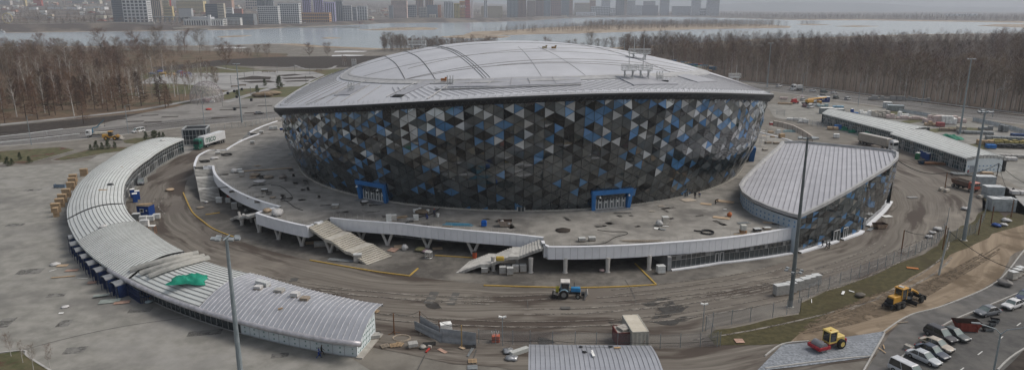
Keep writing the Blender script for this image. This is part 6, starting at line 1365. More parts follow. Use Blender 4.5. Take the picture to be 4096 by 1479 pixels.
M_mesh=mat('fence_mesh',(.30,.31,.32),(.36,.37,.38),scale=2,rough=.6,alpha=.14);M_sheetm=mat('corrugated_sheet',(.27,.28,.29),(.34,.35,.36),scale=2,rough=.45,metal=.3)
def fence(label,px,h=2.2,step=3.0,m=M_mesh,pm=M_pole,name='mesh_fence',group='fences round the site'):
 P=[G(*q) for q in px];c=sum(P,Vector())/len(P);t=thing(name,label,'fence',tuple(c),0,group)
 for a,b in zip(P[:-1],P[1:]):
  d=b-a;n=max(1,round(d.length/step))
  for k in range(n):
   u,v=a.lerp(b,k/n),a.lerp(b,(k+1)/n);mid=(u+v)/2
   MB().box((mid.x,mid.y,h/2+.05),((v-u).length-.08,.03,h-.1),rz=math.atan2(d.y,d.x)).build('fence_panel',m,t);MB().tube([u,u+Vector((0,0,h+.15))],.05,5).build('post',pm,t)
 MB().tube([P[-1],P[-1]+Vector((0,0,h+.15))],.05,5).build('post',pm,t);return t
fence('mesh fence running behind the ribbed roof at the bottom centre',[(1915,1372),(2120,1380),(2300,1383),(2470,1387),(2640,1393),(2880,1384)])
fence('mesh fence corner round the turf at the lower right',[(2868,1388),(2822,1322),(2850,1308),(3000,1288),(3090,1270),(3200,1250)],2.4)
fence('mesh fence climbing between the ring road and the brown turf',[(3200,1250),(3194,1212),(3270,1172),(3400,1125),(3540,1070),(3660,1020),(3745,975),(3782,925),(3792,872)],2.4)
fence('curved mesh fence beside the transformer cabinets',[(3796,968),(3900,935),(3935,880),(3945,838),(4010,845),(4060,850)],2.4)
fence('wire fence by the glass entrance box',[(830,525),(900,518),(1010,505),(1100,480)],2.0)
fence('mesh panels standing behind the white container row by the arena right edge',[(3172,488),(3228,500),(3290,512)],2.2);fence('short gate of mesh panels near the arena right edge',[(3106,458),(3138,462)],2.2)
fence('white sheet fence along the highway at the right',[(3595,448),(3660,458),(3720,468)],1.6,2.6,mat('white_sheet',(.42,.45,.47)),M_pole,'sheet_fence');fence('long pale sheet fence between the storage yard and highway',[(3890,486),(3960,500),(4040,520),(4120,542)],1.8,3,mat('white_sheet',(.42,.45,.47)),M_pole,'sheet_fence')
def rail(label,P,h=.8,n_=None,m=M_galv):
 L=sum((b-a).length for a,b in zip(P[:-1],P[1:]));t=thing('guard_rail',label,'barrier',tuple(P[len(P)//2]),0,'metal guard rails along the highway')
 MB().strip([[(p.x,p.y,h-.32) for p in P],[(p.x,p.y-.08,h-.16) for p in P],[(p.x,p.y,h) for p in P]]).build('rail_beam',m,t)
 k=0;acc=0
 for a,b in zip(P[:-1],P[1:]):
  n=max(1,int((b-a).length/6))
  for j in range(n):
   if k<95:q=a.lerp(b,j/n);MB().tube([(q.x,q.y,0),(q.x,q.y,h-.1)],.06,4).build('post',m,t);k+=1
rail('pale guard rail along the far side of the highway below the wood',[G(*q) for q in((2960,330),(3072,341),(3300,362),(3500,388),(3800,426),(4096,463))],1.1);rail('guard rail between the highway and the ring at the left',[G(*q) for q in((-60,585),(0,578),(150,562),(320,542))],.9);rail('pale barrier and railing at the far left of the highway',[G(*q) for q in((-60,568),(0,562),(120,548),(255,530))],1.6)
M_rust=mat('rusty_steel',(.13,.065,.035),(.20,.10,.05),scale=3,rough=.8);M_cab=mat('cable_black',(.03,.03,.03))
def post(label,base,h,feet=True,m=M_rust,name='cable_post'):
 b=G(*base);t=thing(name,label,'post',b,0,'posts carrying temporary cables');MB().box((0,0,h/2),(.16,.16,h)).lb('upright',m,t)
 if feet:
  for a in(0,1,2,3):MB().tube([(0,0,.35),(.95*math.cos(a*PI/2+.4),.95*math.sin(a*PI/2+.4),.03)],.05,4).lb('foot',m,t)
 return b+Vector((0,0,h))
c1=post('rusty cable post with splayed feet right of the wrapped end wall',(1577,1334),3.4);c2=post('rusty cable post at the top end of the bent sheet fence',(1681,1310),2.8,False);c3=post('rusty post in the middle of the bent sheet fence',(1758,1344),2.6,False);c4=post('yellowish wooden post on the grey sheet fence',(1847,1390),3.6,False,mat('wood_post',(.36,.25,.11)))
c5=post('rusty trestle post standing in the road by the corner fence',(3604,1015),5.0);c6=post('leaning rusty post on the turf by the mesh fence',(3770,1000),5.2,False);c7=post('thin dark post on the turf left of the tall pale mast',(3785,965),3,False);c8=post('thin rusty post on the turf right of the tall pale mast',(3913,940),4.6,False);c9=post('rusty post at the end of the curved fence',(3964,895),4.2,False);c10=post('dark post by the white transformer cabinet',(4043,872),4.6,False);c11=post('thin dark post by the sandbags and the small lawn island',(3778,762),5.0);c12=post('dark cluster post right of the low pavilion end wall',(3980,745),6.5,False,M_dark)
b=G(3755,1100);t=thing('concrete_pole','leaning white concrete pole at the edge of the dirt track','pole',b);MB().tube([(0,0,0),(1.0,.6,8.5)],[.2,.13],8).lb('pole',mat('concrete_pole',(.36,.38,.37)),t);c13=b+Vector((1.0,.6,8.4))
def cable(label,pts,sag=.6,r=.035):
 mb=MB();path=[]
 for a,b in zip(pts[:-1],pts[1:]):
  a,b=Vector(a),Vector(b)
  for k in range(10):q=a.lerp(b,k/10);q.z-=sag*4*(k/10)*(1-k/10);path.append(tuple(q))
 path.append(tuple(pts[-1]));tag(MB().tube(path,r,4).build('cable',M_cab),label,'cable')
cable('black cable slung between the rusty posts at the bottom left of the ring road',[G(1490,1240,3.5),c1,c2,c3,c4],.5);cable('black cable slung along the posts on the turf',[c5,c7,c13,G(4110,1090,5)],1.2,.06);cable('thick cable sagging from the glass wing to the dark post cluster',[G(3590,640,8),c11,c12],1.6,.09);cable('cable from the post cluster to the right edge',[c12,G(4120,740,5)],.7,.06);cable('cable looping from the post cluster past the red truck',[c11,c10,c12],1.4,.05);cable('black cable along the top of the bottom mesh fence',[G(1905,1352,1.6),G(2200,1360,1.6),G(2500,1368,1.6),G(2860,1360,1.6)],.3,.04)
def sheet(label,pts,m=M_sheetm,name='corrugated_sheet',th=.03):
 mb=MB();a,b,c,d=[Vector(p) for p in pts];N=40;rows=[]
 nr=(b-a).cross(d-a).normalized()
 for j in range(N+1):
  p=a.lerp(d,j/N);q=b.lerp(c,j/N);o=nr*(.03*math.sin(j*2.0));rows.append([tuple(p+o),tuple(q+o)])
 o=MB().strip(rows).build(name,m);tag(o,label,'metal sheet','bent corrugated sheets of the broken fence');return o
def up(px,py,h):g=G(px,py);return Vector((g.x,g.y,h))
sheet('leaning corrugated sheet between the two rusty posts',[up(1681,1318,.2),up(1758,1352,.1),up(1758,1352,1.9),up(1681,1318,2.4)]);sheet('fallen corrugated sheet sloping down beside the pallet',[up(1660,1330,.6),up(1765,1372,.05),up(1768,1366,1.4),up(1658,1322,1.7)])
sheet('upright corrugated sheet with a torn right end',[up(1760,1368,0),up(1905,1382,0),up(1905,1382,2.1),up(1760,1362,2.1)])
M_wood=mat('pallet_wood',(.36,.25,.15),(.47,.34,.21),scale=3,rough=.85);M_woodg=mat('weathered_wood',(.24,.2,.16),(.33,.28,.22),scale=3,rough=.9);M_wrapf=mat('stretch_film',(.50,.51,.50),(.60,.61,.60),scale=2,rough=.35);M_stone=mat('paver_stack',(.33,.32,.30),(.42,.41,.39),scale=2.5,rough=.85);M_pink=mat('insulation_pack',(.50,.40,.38),(.60,.50,.47),scale=2,rough=.5);M_card=mat('brown_board',(.38,.28,.19),(.47,.36,.25),scale=.8,rough=.85)
M_bluew=mat('toilet_blue',(.015,.055,.22),(.02,.075,.28),scale=2,rough=.5);M_bag=mat('white_bag',(.48,.47,.46),(.58,.57,.56),scale=3,rough=.8);M_steelb=mat('raw_steel',(.20,.215,.22),(.28,.295,.30),scale=2,rough=.5,metal=.3)
def W(px,py,z=0.0):g=G(px,py,z);return g
def pallet(px,py,z=0,rz=0,m=M_wood,tilt=0,label=None,par=None):
 t=thing('pallet',label,'pallet',tuple(W(px,py,z)+Vector((0,0,.12))),rz,'wooden pallets lying about the site')
 for k in range(5):MB().box((0,-.5+.25*k,.12),(1.2,.12,.025)).lb('deck_board',m,t)
 for x in(-.52,0,.52):MB().box((x,0,.055),(.1,1.1,.1)).lb('bearer',m,t)
 t.rotation_euler.x=tilt;return t
def stack(label,px,py,z=0,rz=0,dims=(1.1,1.0,1.1),m=M_stone,rows=4,wrap=True,n=(1,1),cat='pallet stack',name='block_stack',group=None):
 t=thing(name,label,cat,tuple(W(px,py,z)+Vector((0,0,.1))),rz,group);w,d,h=dims
 MB().box((0,0,.06),(w,d,.12)).lb('pallet',M_woodg,t)
 mb=MB();k=0
 q=random.Random(int(px))
 if w>3.2:
  nx,ny=max(2,int(w/1.5)),max(1,int(d/1.4))
  for i in range(nx):
   for j in range(ny):
    hh=h*q.choice((1,1,.7,.5)) if h>1 else h
    mb.box((-w/2+w*(i+.5)/nx+q.uniform(-.1,.1),-d/2+d*(j+.5)/ny+q.uniform(-.1,.1),.13+hh/2),(w/nx*.9,d/ny*.88,hh),rz=q.uniform(-.06,.06))
  rows=0;wrap=False
 for r in range(rows):mb.box((random.uniform(-.02,.02),random.uniform(-.02,.02),.13+h*(r+.5)/rows),(w*.98*random.uniform(.97,1.01),d*.98*random.uniform(.97,1.01),h/rows-.03))
 mb.lb('load',m,t)
 if wrap:MB().box((0,0,.14+h),(w*1.0,d*1.0,.05)).lb('cover_sheet',M_wrapf,t)
 return t
def board(label,px,py,w,d,z=0,rz=0,m=M_card,th=.04,cat='board',name='loose_board',tilt=0):
 o=MB().box((0,0,0),(w,d,th));o=o.build(name,m);o.location=tuple(W(px,py,z)+Vector((0,0,.12+abs(tilt)*d/2)));o.rotation_euler=(tilt,0,rz);return tag(o,label,cat)
def lump(label,px,py,r,z=0,m=M_bag,sz=.6,cat='bag',name='bag',jit=.18,sx=1,sy=1,rz=0):
 mb=MB();o=mb.ball((0,0,0),r,sx,sy,sz,12,jit).build(name,m,smooth=True);o.location=tuple(W(px,py,z)+Vector((0,0,r*sz*.8+.05)));o.rotation_euler.z=rz;return tag(o,label,cat)
def planks(label,px,py,L,n,z=0,rz=0,m=M_wood,cat='planks',name='plank_pile',w=.16,lay=1):
 rnd=random.Random(int(px));t=thing(name,label,cat,tuple(W(px,py,z)+Vector((0,0,.1))),rz)
 for k in range(n):MB().box((rnd.uniform(-.2,.2)*L*.3,(k-(n-1)/2)*w*1.35,.05+.07*(k%lay)),(L*rnd.uniform(.75,1),w,.06),rz=rnd.uniform(-.08,.08)).lb('plank',m,t)
 return t
def hose(label,pts,z,r=.07,m=M_cab,name='hose'):
 P=[G(*q,z) for q in pts];out=[]
 for i in range(len(P)-1):
  p0,p1,p2,p3=P[max(i-1,0)],P[i],P[i+1],P[min(i+2,len(P)-1)]
  for k in range(6):t=k/6;out.append(tuple(.5*((2*p1)+(p2-p0)*t+(2*p0-5*p1+4*p2-p3)*t*t+(3*p1-p0-3*p2+p3)*t**3)+Vector((0,0,r+.03))))
 out.append(tuple(P[-1]+Vector((0,0,r+.03))));return tag(MB().tube(out,r,6).build(name,m),label,'hose')
def coil(label,px,py,R,z,r=.1):
 c=W(px,py,z);mb=MB();mb.tube([tuple(c+Vector(((R+.06*math.sin(k*.7))*math.cos(k*.35),(R+.1*math.cos(k*.3))*math.sin(k*.35),.12+.004*k))) for k in range(45)]+[tuple(c+Vector((-R*1.9,R*1.2,.1)))],r,6);return tag(mb.build('hose_coil',M_cab),label,'hose')
def tarp(label,px,py,w,d,h,z=0,rz=0,m=None,n=18):
 rnd=np.random.default_rng(int(px));rows=[];ph=rnd.uniform(0,6,8)
 for i in range(n+1):
  row=[]
  for j in range(n+1):
   u,v=i/n*2-1,j/n*2-1;e=max(abs(u),abs(v));f=(1-e**3)*(.75+.25*math.sin(u*5+ph[0])*math.cos(v*4+ph[1])+.15*math.sin(u*11+ph[2]+v*7));wob=1+.14*math.sin(math.atan2(v,u)*5+ph[3])
   row.append((u*w/2*wob,v*d/2*wob,max(.02,h*f+.05*rnd.random())))
  rows.append(row)
 o=MB().strip(rows).build('tarpaulin',m,smooth=True);o.location=tuple(W(px,py,z)+Vector((0,0,.04)));o.rotation_euler.z=rz;return tag(o,label,'tarpaulin')
def roofz_l(d,f):return Vector(rpL(d,f,.18))
def on_roof(px,py):
 d_=ray(px,py);t=40.0;best=None
 while t<330:
  X,Y,Z=d_.x*t,d_.y*t,H_+d_.z*t
  if Z<7.5:
   r,dg=topol(Vector((X,Y,0)));dg=dg-360 if dg>90 else dg;
   f=(r-(RiL(dg)-.5))/(RoL(dg)+1.6-(RiL(dg)-.5))
   f=min(1,max(0,f)) if-.2<f<1.1 else f
   if 0<=f<=1 and Z<rpL(dg,f)[2]+.1:return Vector((X,Y,rpL(dg,f)[2]+.12))
  t+=.1
 return G(px,py,5)
M_tarp=mat('tarp_green',(.01,.20,.13),(.02,.27,.18),scale=1.2,rough=.6)
def rest(o,px,py):p=on_roof(px,py);o.location=p;return o
rest(tarp('crumpled bright green tarpaulin on the curved pavilion roof',0,0,6.0,3.6,1.1,m=M_tarp),762,1122)
for k,(a,b,l) in enumerate((((520,1088),(795,1018),'long bundle of curved pale sheets across the pavilion roof, rear one'),((560,1100),(820,1030),'long bundle of curved pale sheets on the roof, middle one'),((595,1112),(838,1036),'long bundle of curved cream sheets on the roof, nearest the tarpaulin'))):
 P=[];
 for j in range(13):
  f=j/12;P.append(on_roof(a[0]+(b[0]-a[0])*f,a[1]+(b[1]-a[1])*f-6*math.sin(PI*f))+Vector((0,0,.35)))
 mb=MB();dd=(P[-1]-P[0]).normalized();sd=Vector((-dd.y,dd.x,0));mt=mat('sheet_bundle',(.40,.39,.36),(.50,.49,.45),scale=1,rough=.5);rows=[]
 prof=[(-.55,-.25),(-.5,.2),(-.3,.22),(-.25,.05),(-.1,.05),(-.05,.25),(.15,.25),(.2,.08),(.4,.08),(.45,.3),(.58,.25),(.58,-.25)]
 for p in P:rows.append([tuple(p+sd*x+Vector((0,0,z))) for x,z in prof])
 mb.strip(rows,True);mb.ngon(rows[0]);mb.ngon(list(reversed(rows[-1])));tag(mb.build('sheet_bundle',mt),l,'sheet bundle','curved sheet bundles on the pavilion roof')
for l,x,y,d,m,r in(('long wrapped stack on the near grey roof by the tarpaulin end',1052,1140,(2.6,.9,.6),M_wrapf,-.5),('small wrapped stack just below the long one on the grey roof',1034,1155,(1.2,1,.4),M_bag,-.2),('wooden pallet load on the grey roof, third from the left',1118,1166,(1.4,1.2,.35),M_stone,-.2),('pallet with grey sacks on the grey roof right of the third load',1182,1185,(1.2,1.1,.6),M_bag,-.2),('low pallet load furthest right on the grey roof',1220,1198,(1.3,1.1,.3),M_woodg,-.2),('small brown offcut stack on the pale roof near its seam',1122,1238,(.7,.2,.15),M_wood,.5)):
 rest(stack(l,0,0,0,r,d,m,2,False),x,y)
for l,x,y,rr,m in(('dark bundle of tools on the pale roof near the far bend',442,740,.8,M_dark),('crumpled white plastic on the pale roof before the grey sheets',414,906,.8,M_bag),('white plastic scrap at the top of the far pavilion roof',648,562,.8,M_bag)):rest(lump(l,0,0,rr,m=m,sz=.5),x,y)
rest(planks('row of short boards on the pale curved roof',0,0,2.2,4),412,760);rest(board('small tan offcut on the far part of the pale roof',0,0,.6,.4),488,668)
for k,(x,y,l) in enumerate(((295,728,'tall slatted wood crate at the top of the crate row'),(292,742,'slatted wood crate second from the top of the row'),(286,760,'third slatted wood crate of the row'),(268,788,'fourth slatted crate, just below the blue grey rack'),(252,810,'fifth slatted crate of the row'),(242,828,'sixth slatted crate of the row, above the last pair'),(226,848,'seventh slatted crate, taller one of the lowest pair'),(227,866,'narrow slatted crate at the bottom of the row'),(338,704,'slatted crate peeking over the roof edge'))):
 t=thing('slatted_crate',l,'crate',tuple(W(x,y)),.25,'slatted wooden crates behind the curved pavilion');w=1.9 if k!=7 else 1.0
 MB().box((0,0,1.1),(w,.9,2.1)).lb('crate_box',mat('crate_wood',(.27,.19,.115),(.36,.26,.165),scale=2),t)
 for z in(.15,1.1,2.05):MB().box((0,-.48,z),(w,.05,.18)).lb('batten',M_wood,t)
 MB().box((0,0,2.2),(w+.1,1.05,.08)).lb('lid',M_wood,t)
t=thing('steel_rack','blue grey steel rack lying on the plaza left of the crates','rack',tuple(W(242,750)),.1);MB().box((0,0,.45),(2.8,1.2,.12)).lb('shelf',mat('rack_blue',(.14,.19,.25)),t);MB().box((0,-.55,.6),(2.8,.06,.9)).lb('side_panel',mat('rack_blue',(.14,.19,.25)),t);[MB().box((s*1.4,0,.5),(.1,1.2,1.0)).lb('leg',mat('rack_blue',(.14,.19,.25)),t) for s in(-1,1)]
M_tub=mat('turnstile_blue',(.012,.028,.085),(.02,.04,.12),scale=3,rough=.5);M_can=mat('canopy_grey',(.15,.16,.17),(.2,.21,.22),rough=.35)
tsp=[(284,972),(290,1000),(310,1025),(333,1052),(358,1080),(388,1108),(424,1140),(462,1165)]
proto_t=None;nm=('rearmost','second from the back','third from the back','fourth from the back','fourth from the front','third from the front','second from the front','nearest')
for k,(x,y) in enumerate(tsp):
 b=W(x+20,y+18);r,dg=topol(b);rz=R_(dg+180)
 if proto_t is None:
  t=proto_t=thing('turnstile_gate','x','turnstile',tuple(b),rz,'blue turnstile gates behind the curved pavilion')
  mb=MB();rows=[[(xx,1.0*math.cos(a)*1.05,2.35+.5*math.sin(a)) for a in np.linspace(0,PI,9)] for xx in(-1.1,1.1)];mb.strip(rows);rows=[[(xx,1.0*math.cos(a)*1.05,2.30+.5*math.sin(a)) for a in np.linspace(0,PI,9)] for xx in(-1.1,1.1)];mb.strip(rows);mb.lb('canopy',M_can,t)
  for sy in(-1,1):MB().box((0,sy*1.0,1.2),(1.5,.07,2.3)).lb('side_panel',M_tub,t);[MB().tube([(sx*1.05,sy*1.0,0),(sx*1.05,sy*1.0,2.4)],.05,5).lb('post',M_tub,t) for sx in(-1,1)]
  MB().tube([(0,0,0),(0,0,2.3)],.08,6).lb('rotor',M_galv,t)
  for z in np.linspace(.4,2.0,8):MB().tube([(-.7,.0,z),(.7,0,z)],.035,4).tube([(0,-.7,z),(0,.7,z)],.035,4).lb('arm',M_galv,t)
 else:t=dup(proto_t,tuple(b),rz)
 t['label']=nm[k]+' blue turnstile gate with a vaulted canopy beside the curved pavilion'
a,b,c=W(500,1172),W(562,1214),W(640,1200)
t=thing('blue_enclosure','dark blue barred enclosure at the end of the turnstile row','cage',tuple(b));
for p,q in((a,b),(b,c)):
 n=int((q-p).length/.3);
 for k in range(min(n,45)):u=p.lerp(q,k/n);MB().tube([(u.x,u.y,0),(u.x,u.y,2.2)],.045,4).build('bar',M_tub,t)
 for z in(.1,1.1,2.2):MB().tube([(p.x,p.y,z),(q.x,q.y,z)],.06,4).build('rail',M_tub,t)
MB().ngon([(a.x,a.y,2.28),(b.x,b.y,2.28),(c.x,c.y,2.28),(a.x+(c.x-b.x),a.y+(c.y-b.y),2.28)]).build('roof_mesh',mat('mesh_dark',(.07,.08,.08)),t)
def toilet(label,px,py,c=M_bluew,rz=.2,roof=None):
 t=thing('portable_toilet',label,'toilet',tuple(W(px,py)),rz,'portable toilets');MB().box((0,0,1.1),(1.1,1.1,2.2)).lb('cabin',c,t,bevel=.04);MB().box((0,0,2.26),(1.15,1.15,.1)).box((0,0,2.36),(.8,.8,.12),taper=.5).lb('roof',roof or M_paper,t);MB().box((0,-.57,1.05),(.8,.04,1.9)).lb('door',c,t)
toilet('blue portable toilet nearest the camera of the trio by the glass wall',542,808,rz=.5);toilet('blue portable toilet behind right in the trio by the glass wall',552,797,rz=.5);toilet('dark blue portable toilet at the back left of the trio',532,790,rz=.5)
toilet('green portable toilet at the left of the toilet row on the right',3668,638,mat('toilet_green',(.02,.15,.07)),.6);
for k,(x,y) in enumerate(((3679,622),(3688,628),(3698,634),(3710,640))):toilet(('blue portable toilet just behind the green one','second blue portable toilet right of the green one','third blue portable toilet right of the green one','rightmost and nearest blue portable toilet of the right row')[k],x,y,rz=.6)
toilet('lone blue portable toilet behind the low pavilion roof',3407,455)
def cabin(label,px,py,dims,m,rz=0,roofm=None,win=True,name='site_cabin',cat='cabin'):
 w,d,h=dims;t=thing(name,label,cat,tuple(W(px,py)),rz);MB().box((0,0,h/2),(w,d,h)).lb('wall',m,t,bevel=.03);MB().box((0,0,h+.06),(w+.1,d+.1,.12)).lb('roof',roofm or M_paper,t)
 if win:f=MB().box((-.2,-d/2-.02,h*.58),(.95,.06,.9)).lb('window',M_paper,t);MB().box((-.2,-d/2-.05,h*.58),(.7,.04,.66)).lb('pane',M_cgl,f);MB().box((w*.33,-d/2-.02,h*.6),(.3,.04,.3)).lb('notice',M_paper,t)
 return t
cabin('blue site cabin with loose planks on its roof beside the curved pavilion',586,860,(3.0,2.4,2.5),mat('cabin_blue',(.012,.045,.19),(.018,.06,.24),scale=2),-.12,mat('cabin_roof',(.20,.17,.13)))
o=planks('loose yellow planks lying on the roof of the blue cabin',586,860,3.4,5,rz=.3);o.location.z=2.72
cabin('blue site cabin beyond the yellow mobile crane',3292,408,(6,2.6,2.7),mat('cabin_blue2',(.02,.04,.15)),-.25);cabin('white cabin beside the grey flat roofed cabin near the highway',3548,432,(3.6,2.6,2.8),mat('cabin_white',(.38,.40,.41)),-.3);cabin('grey flat roofed cabin right of the white one',3580,444,(7,2.8,2.7),mat('cabin_grey',(.24,.26,.26)),-.25,mat('cabin_roof2',(.42,.47,.5)),False)
cabin('white roofed cabin behind the near end of the low pavilion',3305,455,(6,2.6,2.7),mat('cabin_grey',(.24,.26,.26)),-.1,None,False);cabin('white roofed cabin right of the first behind the low pavilion',3350,457,(5,2.6,2.5),mat('cabin_grey',(.24,.26,.26)),-.1,None,False)
for l,x,y,d in(('white transformer cabinet furthest from the camera, beside the red truck',3932,742,(5.0,2.6,2.7)),('white transformer cabinet in the middle of the three',3968,788,(4.4,2.6,2.9)),('nearest white transformer cabinet behind the curved fence',4000,840,(5.6,2.7,3.0))):
 t=cabin(l,x,y,d,mat('cabinet_white',(.36,.39,.40),(.42,.45,.46),scale=1),-.12,mat('cabinet_roof',(.5,.52,.53)),False,'transformer_cabinet','cabinet');[MB().box((s*d[0]*.24,-d[1]/2-.02,1.4),(d[0]*.4,.05,2.2)).lb('door',mat('cabinet_door',(.33,.36,.37)),t) for s in(-1,1)]
def container(label,a,b,h,m,rm,w=2.44,name='shipping_container'):
 A,B=G(*a,h),G(*b,h);d=B-A;L=d.length;c=(A+B)/2;t=thing(name,label,'container',(c.x,c.y,0.06),math.atan2(d.y,d.x));nn=int(L/.28);mb=MB()
 pr=[]
 for k in range(nn+1):pr.append((-L/2+L*k/nn,(.045 if k%2 else 0)))
 for s in(-1,1):mb.strip([[(x,s*(w/2-o),z) for x,o in pr] for z in(.1,h-.1)])
 for s in(-1,1):
  pe=[(-w/2+w*k/8,(.045 if k%2 else 0)) for k in range(9)];mb.strip([[(s*(L/2-o),y,z) for y,o in pe] for z in(.1,h-.1)])
 mb.lb('side_panel',m,t);fr=MB()
 for sx in(-1,1):
  for sy in(-1,1):fr.box((sx*(L/2-.04),sy*(w/2-.04),h/2),(.14,.14,h))
 for z in(.08,h-.06):
  for sy in(-1,1):fr.box((0,sy*(w/2-.03),z),(L,.12,.14))
  for sx in(-1,1):fr.box((sx*(L/2-.03),0,z),(.12,w,.14))
 fr.lb('frame',m,t);rr=MB();rr.strip([[(x,y,h-.02-o*.8) for x,o in pr] for y in(-w/2+.05,w/2-.05)]);rr.lb('roof',rm,t);return t
container('cream shipping container with a rust spotted roof behind the bottom pavilion',(2520,1258),(2563,1327),2.6,mat('container_cream',(.36,.35,.31),(.44,.43,.39),scale=1,stain=(.22,.15,.1),sscale=1.2,sth=(.62,.7)),mat('container_roof',(.50,.46,.38),(.58,.54,.46),scale=.6,rough=.7,stain=(.35,.25,.18),sscale=.8,sth=(.6,.72)))
container('short dark red container left of the cream one',(2488,1300),(2508,1330),2.0,mat('container_red',(.12,.03,.03),(.17,.045,.04),scale=1),mat('container_lid',(.30,.28,.25),(.38,.35,.31),scale=1),2.9)
o=tag(MB().box((0,0,.2),(2.0,1.6,.3)).cyl((0,0,.37),.42,.06,n=16).build('manhole_slab',M_conc,bevel=.02),'square concrete manhole slab lying on the dark red container','slab');o.location=tuple(W(2500,1313,2.05));o.rotation_euler.z=.5
def skip(label,px,py,L,Wd,h,m,inner,rz=0,z=0):
 t=thing('skip',label,'skip',tuple(W(px,py,z)+Vector((0,0,.1))),rz);a,b=L/2,Wd/2;V=[(-a*.6,-b*.85,0),(a*.6,-b*.85,0),(a*.6,b*.85,0),(-a*.6,b*.85,0),(-a,-b,h),(a,-b,h),(a,b,h),(-a,b,h)];F=[(0,1,5,4),(1,2,6,5),(2,3,7,6),(3,0,4,7)]
 MB().add(V,F+[(3,2,1,0)]).lb('skip_body',m,t);MB().add([(x*.96,y*.95,z_+.04) for x,y,z_ in V],[tuple(reversed(f)) for f in F]).lb('inside',inner,t);MB().box((0,0,h*.35),(L*.7,Wd*.8,.1)).lb('rubble',M_soil,t)
 for sx in(-.35,.35):MB().box((sx*L*.9,-b*.98,h*.5),(.12,.16,h*.95)).lb('rib',m,t)
skip('dark red open topped skip in the lower right car park',3862,1318,3.8,1.9,1.4,mat('skip_red',(.20,.045,.035),(.28,.07,.05),scale=1.5),mat('skip_inner',(.07,.045,.035)),-.12);skip('rusty grey skip full of white bags on the deck',2020,905,2.9,1.5,1.2,mat('skip_rust',(.24,.20,.17),(.34,.27,.22),scale=2),mat('skip_inner',(.07,.045,.035)),0,5);skip('brown rubble skip beside the glass wing',3518,912,2.9,1.8,1.0,mat('skip_brown',(.30,.22,.16)),mat('skip_inner',(.07,.045,.035)),.15);skip('small blue skip in front of the blue toilets',3690,656,2.8,1.5,.9,mat('skip_blue',(.03,.07,.13)),mat('skip_inner2',(.02,.03,.05)),.2)
for l,x,y,w_,d_,r in(('shallow grey trough in the car park right of the red skip',3950,1322,1.8,.9,0),('small grey trough standing behind the shallow one',3978,1288,1.3,.8,-.4),('open grey box between the troughs and the silver car',3968,1300,1.0,.8,-.2)):skip(l,x,y,w_,d_,.5,M_steelb,M_dark,r)
lump('white sack poking out of the rusty skip',2008,890,.45,5.6);lump('second white sack in the rusty skip',2036,897,.35,5.6)
Z=5.0
for l,x,y,w_,d_,r,m in(('long tan board strip lying on the left deck toward the glass wall',1060,680,14,1.0,.32,M_card),('square tan sheet on the left deck near the rubble',1012,712,1.6,1.2,.3,M_card),('tan sheet beside the long strip on the left deck',1030,664,1.8,.8,.2,M_card),
('tan plywood sheet behind the wrapped stacks on the deck',1610,868,2.0,1.2,.4,M_card),('tan plywood sheet nearer the buckets on the deck',1598,872,2.6,.9,.25,M_card),('pale plywood sheet by the leaning service door',2752,801,3.0,2.4,.35,mat('ply_pale',(.45,.39,.32))),('tan plywood sheet on the right deck before the black clad worker',2824,817,2.4,1.5,-.35,M_card),('pink brown stained sheet near the wing wall',2898,807,4.2,1.8,-.45,M_card),
('small cream board at the left of the right deck',2608,847,1.3,.3,0,mat('ply_pale',(.45,.39,.32))),('small cream board near the foot of the glass wall',2645,825,1.3,.5,.1,mat('ply_pale',(.45,.39,.32))),('brown sheet under the orange mixer',2885,872,3.4,1.5,-.4,M_card),('brown rolled mat near the wrapped wing wall',3082,892,3.0,1.0,-.15,M_card),('dark sheet beside the brown rolled mat',3102,897,1.4,.9,-.2,M_dark),('tan sheet by the deck edge below the water tank',2960,937,2.4,.5,.1,M_card),
('white sheet beside the dark insulation slab on the deck',2628,915,1.2,.9,-.3,M_paper),('dark slab beside the white sheet on the deck',2648,918,1.5,.8,-.5,M_steelb),('white board in front of the wrapped block on the deck',2662,905,1.2,.4,0,M_paper),('small white lid on the open right deck',2900,838,.7,.4,0,M_paper),('white strip by the deck edge at the wing corner',3128,909,1.3,.3,.2,M_paper),('grey slate of paving on the open centre of the deck',2490,852,3.6,.9,0,mat('slab_dark',(.13,.125,.118)))):
 board(l,x,y,w_,d_,Z,r,m)
